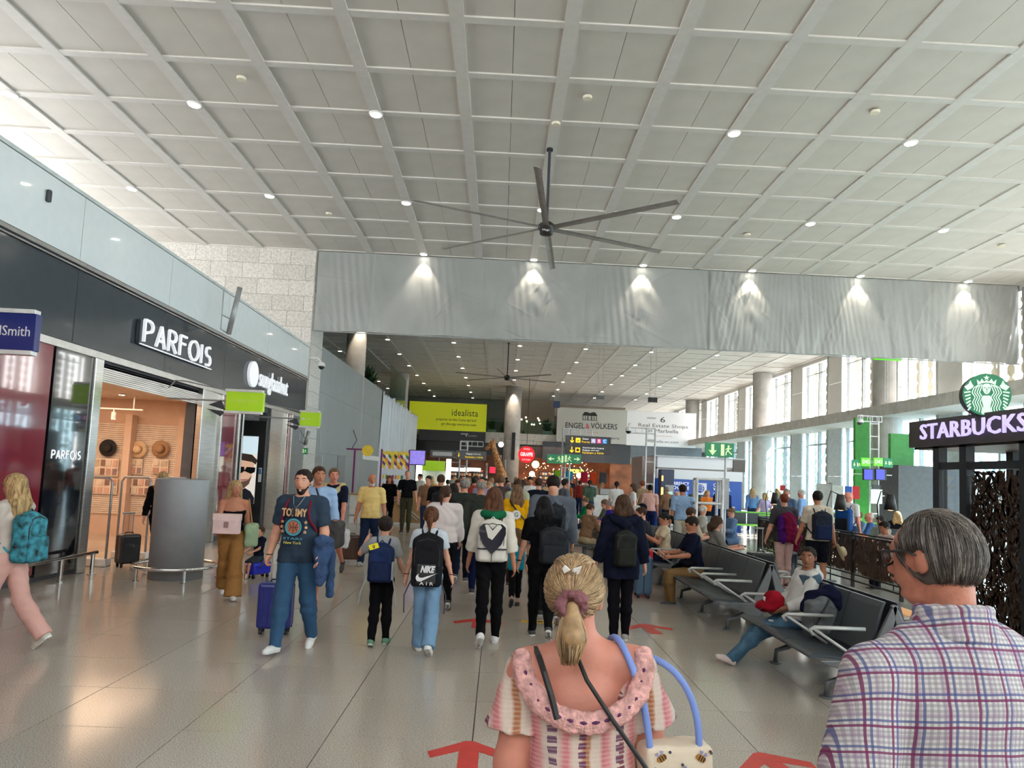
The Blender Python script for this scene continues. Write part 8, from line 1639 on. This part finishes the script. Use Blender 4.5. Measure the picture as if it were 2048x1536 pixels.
# ---- woman
def fg_woman():
    pos = (.325, 2.07, 0); rz = 0.03
    J = joints(1.60, .96, legs=((.1, .1), (-.1, .1)), arms=((.05, .17, .2), (.05, .17, .2)), hy=-.28, hp=.06); s = J['s']; td = tiedye(); J['hc'] = J['hc']+V3(-.012, 0, 0)
    t = thing('person', 'woman with blond ponytail in pink tie-dye dress, back towards the camera', 'person', pos, rz); t.rotation_euler = (0, -.05, rz); sk = mat('skin_rosy', rgb(200, 132, 112), .5, var=.06, sc=12, bump=.05, bsc=120)
    HP, HE, W, k = headprims(J); neck = [cap(J['neck']-J['u']*.03, J['hc']+V3(0, -.02, -.04), .056, .050)]
    body = [(torso(J, -.004, .6, .5)+neck+[cap(J['neck']+V3(-.03, -.01, -.01), J['sh0']+V3(.02, 0, .02), .042, .040), cap(J['neck']+V3(.03, -.01, -.01), J['sh1']+V3(-.02, 0, .02), .042, .040)], [], .035, 0), (HP, [], .025, 0), (HE, [], .008, 0)]
    for i in (0, 1):
        body.append((arm(J, i, .004, fat=.5), [], .03, 0)); a, b = handprims(J, i, .5); body += [(a, [], .012, 0), (b, [], .004, 0)]
        body.append((leg(J, i, -.005, .3), [], .03, 0)); body.append((foot(J, i, -.004)[0], [], .015, 0))
    obj('body', build(body, .0065, [sk], 'body'), None, t)
    # dress with scooped back
    nk = J['neck']; tor = torso(J, .014, .6, .5)+[cap(J['hip0'], J['hip0']+V3(-.03, 0, -.35), .12, .15), cap(J['hip1'], J['hip1']+V3(.03, 0, -.35), .12, .15)]
    cut = [ell(nk+V3(0, -.12, .045), (.150, .25, .205)), ell(nk+V3(0, .1, .05), (.12, .2, .12))]
    g = [(tor, [(0, 0, 1, float(nk[2]+.0))], .03, 0, cut)]
    obj('dress', build(g, .006, [td], 'dress', wr=.003), None, t)
    # ruffle band around the neckline
    C_ = []
    for i in range(17):
        a = PI*(i/16); x = -.172*math.cos(a); z = nk[2]-.004-.150*math.sin(a)**.9; y = -.050-.092*math.sin(a)
        C_.append(V3(x, y, z))
    obj('neckline_ruffle', build([([cap(C_[i], C_[i+1], .024+.002*math.sin(i*2), .024, (1, .55, 1)) for i in range(16)]+[cap(C_[0], V3(-.165, .05, nk[2]-.035), .022), cap(C_[-1], V3(.165, .05, nk[2]-.035), .022)], [], .014, 0)], .005, [mat('ruffle_pink', (.66, .36, .33), .9, var=.18, sc=45, bump=.6, bsc=70, spec=.1)], 'ruffle', wr=.0016, wsc=3.5), None, t)
    db = MB()
    for i in range(16):
        m_ = (C_[i]+C_[i+1])/2; e_ = (C_[i+1]-C_[i])*.32; o_ = V3(0, -.014 if abs(m_[0]) < .15 else -.008, .004+(.012 if abs(m_[0]) > .15 else 0)); db.tube([Vector(m_-e_+o_), Vector(m_+o_*1.15), Vector(m_+e_+o_)], [.003, .0055, .003], 6)
    obj('neckline_dashes', db, mat('dash_plum', (.11, .03, .10), .9), t, kind='stuff')
    for i in (0, 1):
        sh, el = J['sh%d' % i], J['el%d' % i]; d = (el-sh)/np.linalg.norm(el-sh); sd = -1 if i == 0 else 1
        cc_ = cap(sh+V3(sd*.005, 0, -.02), sh+d*.19+V3(sd*.01, 0, 0), .060, .088); e_ = sh+d*.155
        obj('sleeve', build([([cc_], [(d[0], d[1], d[2], float(d @ e_)), (0, 0, 1, float(nk[2]-.012))], .01, 0, [cap(sh-d*.02, sh+d*.3, .044, .072)])], .006, [td], 'sleeve', wr=.004, wsc=1.6), None, t)
    obj('bra_strap', MB().tube([(-.135, .03, nk[2]+.004), (-.130, -.02, nk[2]+.012), (-.125, -.07, nk[2]+.002), (-.115, -.108, nk[2]-.030), (-.10, -.135, nk[2]-.080), (-.085, -.148, nk[2]-.14)], .009, 6), BLACK, t)
    # hair: cap, ponytail, strands
    hm = [mat('hair_gold_%d' % q, c, .45, var=.15, sc=40, spec=.45) for q, c in enumerate(((.34, .21, .10), (.46, .31, .165), (.24, .14, .065), (.56, .40, .23)))]
    hpm, hcl, _ = hairprims(J, 'pony', W, k); M = J['HM']; hair = obj('hair', build([(hpm+[ell(W(0, -.085, .01), np.array((.05, .035, .05))*k, M)], hcl, .012, 0)], .005, [hm[0]], 'hair', wr=.0015, wsc=4), None, t)
    tie = nrm((0.05, -.98, -.22)); clipd = nrm((.05, -.82, .55))
    def st(Q):
        a = Q.uniform(-2.0, 2.0); e = Q.uniform(-.25, 1.25); d = nrm((math.sin(a)*math.cos(e), math.cos(a)*math.cos(e)*.9+.1 if abs(a) < 1.4 else math.cos(a)*math.cos(e), math.sin(e))); return d
    strands(hair, W, k, M, st, lambda a, Q: nrm(tie+Q.normal(0, .06, 3)), 1500, .002, hm, off=.014, th=.0012)
    strands(hair, W, k, M, lambda Q: nrm((Q.uniform(-.9, .9), Q.uniform(-.2, .6), 1)), lambda a, Q: nrm(clipd+Q.normal(0, .05, 3)), 500, .002, hm, off=.019, th=.0012, seed=5)
    tp_ = W(.005, -.118, .015); mbs = [MB() for _ in hm]; Q = np.random.RandomState(4)
    for j in range(420):
        a = Q.uniform(0, 2*PI); r = math.sqrt(Q.uniform(0, 1)); bx, by = math.cos(a)*r, math.sin(a)*r; pts = []
        for i in range(8):
            u_ = i/7; w = .014+.030*math.sin(min(1, u_*1.25)*PI*.62)-.022*max(0, u_-.6)*2; pts.append(Vector((tp_[0]+bx*w*1.0-.012*u_, tp_[1]-.012-.035*math.sin(u_*1.8)+by*w*.8, tp_[2]-.018-u_*(.128+.02*Q.uniform(0, 1)))))
        mbs[j % 4].tube(pts, [.0016]*7+[.0005], 3)
    for mb, m in zip(mbs, hm): obj('ponytail', mb, m, hair, smooth=True, kind='stuff')
    obj('ponytail_core', build([([cap(tp_+V3(0, -.02, -.02), tp_+V3(-.004, -.045, -.09), .018, .034), cap(tp_+V3(-.004, -.045, -.09), tp_+V3(-.012, -.03, -.14), .032, .008)], [], .01, 0)], .005, [hm[0]], 'core'), None, hair)
    mv = mat('scrunchie_mauve', rgb(125, 78, 84), .75, bump=.5, bsc=60); sc_ = [tp_+V3(.030*math.cos(a*PI/6), -.012-.010*math.sin(a*PI/3), .028*math.sin(a*PI/6)-.012) for a in range(12)]
    obj('scrunchie', build([([ell(p_, (.015+.004*math.sin(q*2.4), .016, .014+.003*math.cos(q*3))) for q, p_ in enumerate(sc_)]+[ell(tp_+V3(.025, -.02, .005), (.018, .016, .018))], [], .006, 0)], .0045, [mv], 'scrunchie', wr=.0015, wsc=5), None, t)
    cp = W(0, -.090, .105); IV = mat('clip_ivory', (.80, .76, .70), .3)
    obj('hair_bow', MB().prism([(-.022, -.012), (-.004, 0), (-.020, .016), (-.028, .004)], .006, frame(cp+V3(0, -.020, 0), (1, 0, 0), (0, -.4, 1))).prism([(.002, .004), (.028, .012), (.020, -.012), (.006, -.040), (.000, -.02)], .006, frame(cp+V3(0, -.022, 0), (1, 0, 0), (0, -.4, 1))), IV, t, bevel=.002)
    obj('glasses_arm', MB().tube([Vector(W(.083, .01, .02)), Vector(W(.078, .09, .022))], .003, 5), mat('glasses_violet', (.15, .08, .2), .3), t)
    # crossbody strap and tote
    cs = thing('crossbody_strap', 'thin black crossbody strap over the bare back of the dress woman', 'strap', pos, rz); cs.rotation_euler = (0, -.05, rz); P_ = [(-.035, .03, nk[2]+.055), (-.03, -.055, nk[2]+.03), (.0, -.118, nk[2]-.05), (.06, -.165, nk[2]-.14), (.13, -.172, nk[2]-.24), (.19, -.155, nk[2]-.33), (.23, -.08, nk[2]-.42)]
    obj('webbing', MB().tube(P_, .0065, 8), BLACK, cs, smooth=True)
    tb = thing('tote_bag', 'cream tote bag printed with bees and coloured dots on blue handles', 'bag', (.525, 2.02, .815), .1); CR = mat('tote_cream', rgb(228, 212, 188), .75, var=.03, bump=.2, bsc=40)
    obj('body', build([([rbox((0, 0, .15), (.080, .030, .150), .018)], [], .01, 0)], .006, [CR], 'tote', wr=.003), None, tb)
    BL = mat('handle_blue', rgb(122, 148, 215), .55)
    def hnd(P_): o = obj('handle', MB().tube(P_, .0105, 10), BL, tb, smooth=True); q = o.modifiers.new('round', 'SUBSURF'); q.levels = q.render_levels = 2
    hnd([(-.078, -.03, .28), (-.092, -.035, .38), (-.115, -.03, .47), (-.145, .0, .555), (-.162, .07, .595), (-.16, .15, .55)]); hnd([(.058, -.03, .28), (.058, -.03, .37), (.035, -.02, .45), (.0, .0, .505), (-.05, .05, .535), (-.10, .12, .52)])
    dots = [mat('dot_%d' % q, rgb(*c), .6) for q, c in enumerate(((120, 40, 45), (60, 70, 80), (190, 160, 120), (150, 150, 190), (70, 100, 80), (200, 110, 60)))]; Q = random.Random(2)
    bee = mat('bee_amber', rgb(170, 115, 40), .6); wing = mat('bee_wing', rgb(150, 150, 185), .6)
    bees = [(-.055, .29), (.012, .25), (.045, .19), (.055, .29), (-.03, .14), (.05, .10), (-.06, .07)]
    for q, (x, z) in enumerate(bees):
        a = Q.uniform(-.6, .6); M2 = frame((x, -.050, z), (math.cos(a), 0, math.sin(a)), (-math.sin(a), 0, math.cos(a))); mb = MB(); mb.prism([(.015*math.cos(b), .009*math.sin(b)) for b in np.arange(0, 6.2, .5)], .003, M2); obj('bee_body', mb, bee, tb)
        mb = MB(); mb.prism([(-.004, .006), (-.012, .018), (-.002, .019)], .003, M2); mb.prism([(.002, .006), (.006, .020), (.013, .014)], .003, M2); obj('bee_wings', mb, wing, tb)
        mb = MB()
        for xx in (-.006, .001, .008): mb.prism([(xx, -.007), (xx+.003, -.007), (xx+.003, .007), (xx, .007)], .004, M2)
        obj('bee_stripes', mb, BT, tb)
    for q in range(46):
        x = Q.uniform(-.085, .085); z = Q.uniform(.0, .32)
        if min((x-a)**2+(z-b)**2 for a, b in bees) < .0005: continue
        mb = MB(); mb.prism(circ(0, 0, .0038, 8), .003, frame((x, -.0505, z), (1, 0, 0), (0, 0, 1))); obj('dot', mb, dots[q % 6], tb)
fg_woman()
# ---- man
def fg_man():
    pos = (1.20, 1.84, 0); rz = .06; PL_ = plaid()
    J = joints(1.785, 1.18, legs=((.1, .1), (-.1, .1)), arms=((-.05, .20, .35), (.1, .20, .35)), hy=.50, hp=.10); nk = J['neck']
    J['hc'] = J['hc']+V3(-.035, .02, .0)
    for q in ('neck',): J[q] = J[q]+V3(0, 0, -.022)
    nk = J['neck']
    for q in ('sh0', 'sh1', 'el0', 'el1', 'wr0', 'wr1'): J[q] = J[q]+V3((-.03 if q[-1] == '0' else .03), 0, -.075)
    t = thing('person', 'grey haired man with glasses in checked short-sleeved shirt, nearest to the camera', 'person', pos, rz); sk = mat('skin_ruddy', rgb(188, 122, 98), .5, var=.08, sc=14, bump=.08, bsc=90)
    HP, HE, W, k = headprims(J); M = J['HM']; neck = [cap(nk-J['u']*.03+V3(-.01, 0, 0), J['hc']+M @ V3(0, -.03, -.05), .062, .058)]
    body = [(torso(J, -.004, 0, .6)+neck, [], .03, 0), (HP, [], .025, 0), (HE, [], .008, 0), ([ell(W(0, .03, -.09), np.array((.045, .05, .025)))], [], .02, 0)]
    for i in (0, 1):
        body.append((arm(J, i, .002, fat=.5), [], .03, 0)); a, b = handprims(J, i, .5); body += [(a, [], .012, 0), (b, [], .004, 0)]; body.append((leg(J, i, -.005, .3), [], .03, 0)); body.append((foot(J, i, -.004)[0], [], .015, 0))
    obj('body', build(body, .0065, [sk], 'body'), None, t)
    T = torso(J, .018, 0, .6); g = [(T, [(0, .3, 1, float(nk[2]+.030)), (0, 0, -1, -float(J['pel'][2]-.12))], .04, 0)]
    for i in (0, 1):
        sh, el = J['sh%d' % i], J['el%d' % i]; d = (el-sh)/np.linalg.norm(el-sh); e_ = sh+d*.255; sd = -1 if i == 0 else 1
        g.append(([cap(sh, sh+d*.27, .080, .092)], [(d[0], d[1], d[2], float(d @ e_))], .04, 0, []))
    obj('shirt', build(g, .0065, [PL_], 'shirt', wr=.0035, wsc=.7), None, t)
    cl = []
    for i in range(14):
        a = 2*PI*i/14; cl.append(V3(.078*math.cos(a)-.008, .075*math.sin(a)-.005, nk[2]+.028-.012*math.sin(a)))
    up = V3(0, 0, .03); pr = [cap(cl[i], cl[(i+1) % 14], .019, .019) for i in range(14)]+[cap(cl[i]+up, cl[(i+1) % 14]+up, .0135, .0135) for i in range(14)]
    fold = [cap(V3(.088*math.cos(a)-.008, .085*math.sin(a)-.008, nk[2]+.005), V3(.075*math.cos(a)-.008, .072*math.sin(a)-.005, nk[2]+.055), .014, .010) for a in np.arange(PI*.95, PI*2.06, .14)]
    obj('collar', build([(pr+fold, [], .012, 0)], .005, [PL_], 'collar', wr=.001), None, t)
    trm = cloth(60, 66, 80); gb = [(torso(J, .008, 0, .6)[:2], [(0, 0, 1, float(J['pel'][2]+.08))], .03, 0)]+[(leg(J, i, .016, .2), [], .03, 0) for i in (0, 1)]; obj('trousers', build(gb, .014, [trm], 'trousers'), None, t)
    hg = [mat('hair_silver_%d' % q, c, .5, var=.15, sc=40, spec=.4) for q, c in enumerate(((.085, .072, .062), (.14, .12, .10), (.05, .044, .04), (.26, .235, .21)))]
    n = M @ V3(0, .78, -1); n = n/np.linalg.norm(n); q = W(0, 0, -.045); tt = M @ V3(0, .1, 1)
    hair = obj('hair', build([([ell(W(0, -.016, .020), np.array((.083, .102, .103))*k, M)], [(n[0], n[1], n[2], float(n @ q)+.012), (tt[0], tt[1], tt[2], float(tt @ W(0, -.03, .103)))], .01, 0, [ell(W(0, .055, .10), np.array((.048, .07, .05)), M), ell(W(-.092, .012, -.022), np.array((.03, .034, .050)), M), ell(W(.092, .012, -.022), np.array((.03, .034, .050)), M)])], .005, [hg[0]], 'hair', wr=.0012, wsc=4), None, t)
    def st(Q):
        a = Q.uniform(-PI, PI); e = Q.uniform(.1, 1.45) if Q.uniform() < .35 else Q.uniform(.1, 1.05); return nrm((math.sin(a)*math.cos(e), -math.cos(a)*math.cos(e), math.sin(e)))
    def fd(a, Q):
        h_ = nrm((a[0]*1.6+Q.normal(0, .05), min(a[1]*1.1, .30)-.25, 0)); return nrm((h_[0], h_[1], -.75+Q.normal(0, .12)))
    strands(hair, W, k, M, lambda Q: (lambda d: d if d[1] < .5 or abs(d[0]) > .5 else nrm((d[0], -abs(d[1]), d[2])))(st(Q)), fd, 2800, .002, hg, off=.0085, th=.00085, seed=9, c0=(0, -.014, .020), rz_=.101, avoid=[Vector(W(s_*.088, .004, z_)) for s_ in (-1, 1) for z_ in (-.03, -.004)])
    strands(hair, W, k, M, lambda Q: nrm((Q.uniform(-.5, .5), Q.uniform(.5, 1.0), 1.0)), lambda a, Q: nrm((a[0]*1.2+Q.normal(0, .15), -.9, .45+Q.normal(0, .2))), 380, .002, [hg[3], hg[1]], off=.009, th=.0007, seed=3, c0=(0, -.014, .020), rz_=.101)
    FR_ = mat('glasses_black', (.015, .013, .014), .3)
    gl = thing('glasses', 'dark framed glasses worn by the checked shirt man', 'glasses', pos, rz)
    obj('temple_arm', MB().tube([Vector(W(-.084, -.012, .012)), Vector(W(-.083, .03, .026)), Vector(W(-.072, .098, .026))], [.003, .0035, .0045], 6), FR_, gl, smooth=True)
    obj('temple_arm', MB().tube([Vector(W(.084, -.012, .012)), Vector(W(.083, .03, .026)), Vector(W(.072, .098, .026))], [.003, .0035, .0045], 6), FR_, gl, smooth=True)
    for sd in (-1, 1):
        c_ = [Vector(W(sd*.036+.029*math.cos(a), .112-.012*abs(math.cos(a)), .008+.021*math.sin(a))) for a in np.arange(0, 2*PI, PI/8)]
        rim = obj('rim', MB().tube(c_, .0028, 6, closed=True), FR_, gl, smooth=True); mb = MB(); mb.add(c_+[p_+Vector(M @ V3(0, .001, 0)) for p_ in c_], [tuple(range(16)), tuple(range(31, 15, -1))]); obj('lens', mb, glass('lens_glass', (.95, .98, 1), .6), rim)
        e = obj('eye', MB().sph(W(sd*.032, .083, .018), .0125*k, 14), mat('eye_white', (.7, .68, .65), .3, var=0), t, smooth=True); obj('iris', MB().sph(W(sd*.032, .0905, .018), .0065*k, 10), mat('eye_iris', (.03, .02, .015), .2, var=0), e)
        obj('eyebrow', MB().tube([Vector(W(sd*.014, .100, .036)), Vector(W(sd*.034, .100, .043)), Vector(W(sd*.053, .086, .038))], [.003, .0045, .002], 6), hg[1], t)
    obj('lips', MB().tube([Vector(W(-.024, .096, -.050)), Vector(W(-.01, .107, -.0495)), Vector(W(.01, .107, -.0495)), Vector(W(.024, .096, -.050))], [.002, .005, .005, .002], 6), mat('lips_pink', (.32, .12, .10), .5), t, smooth=True)
fg_man()
keep(None)
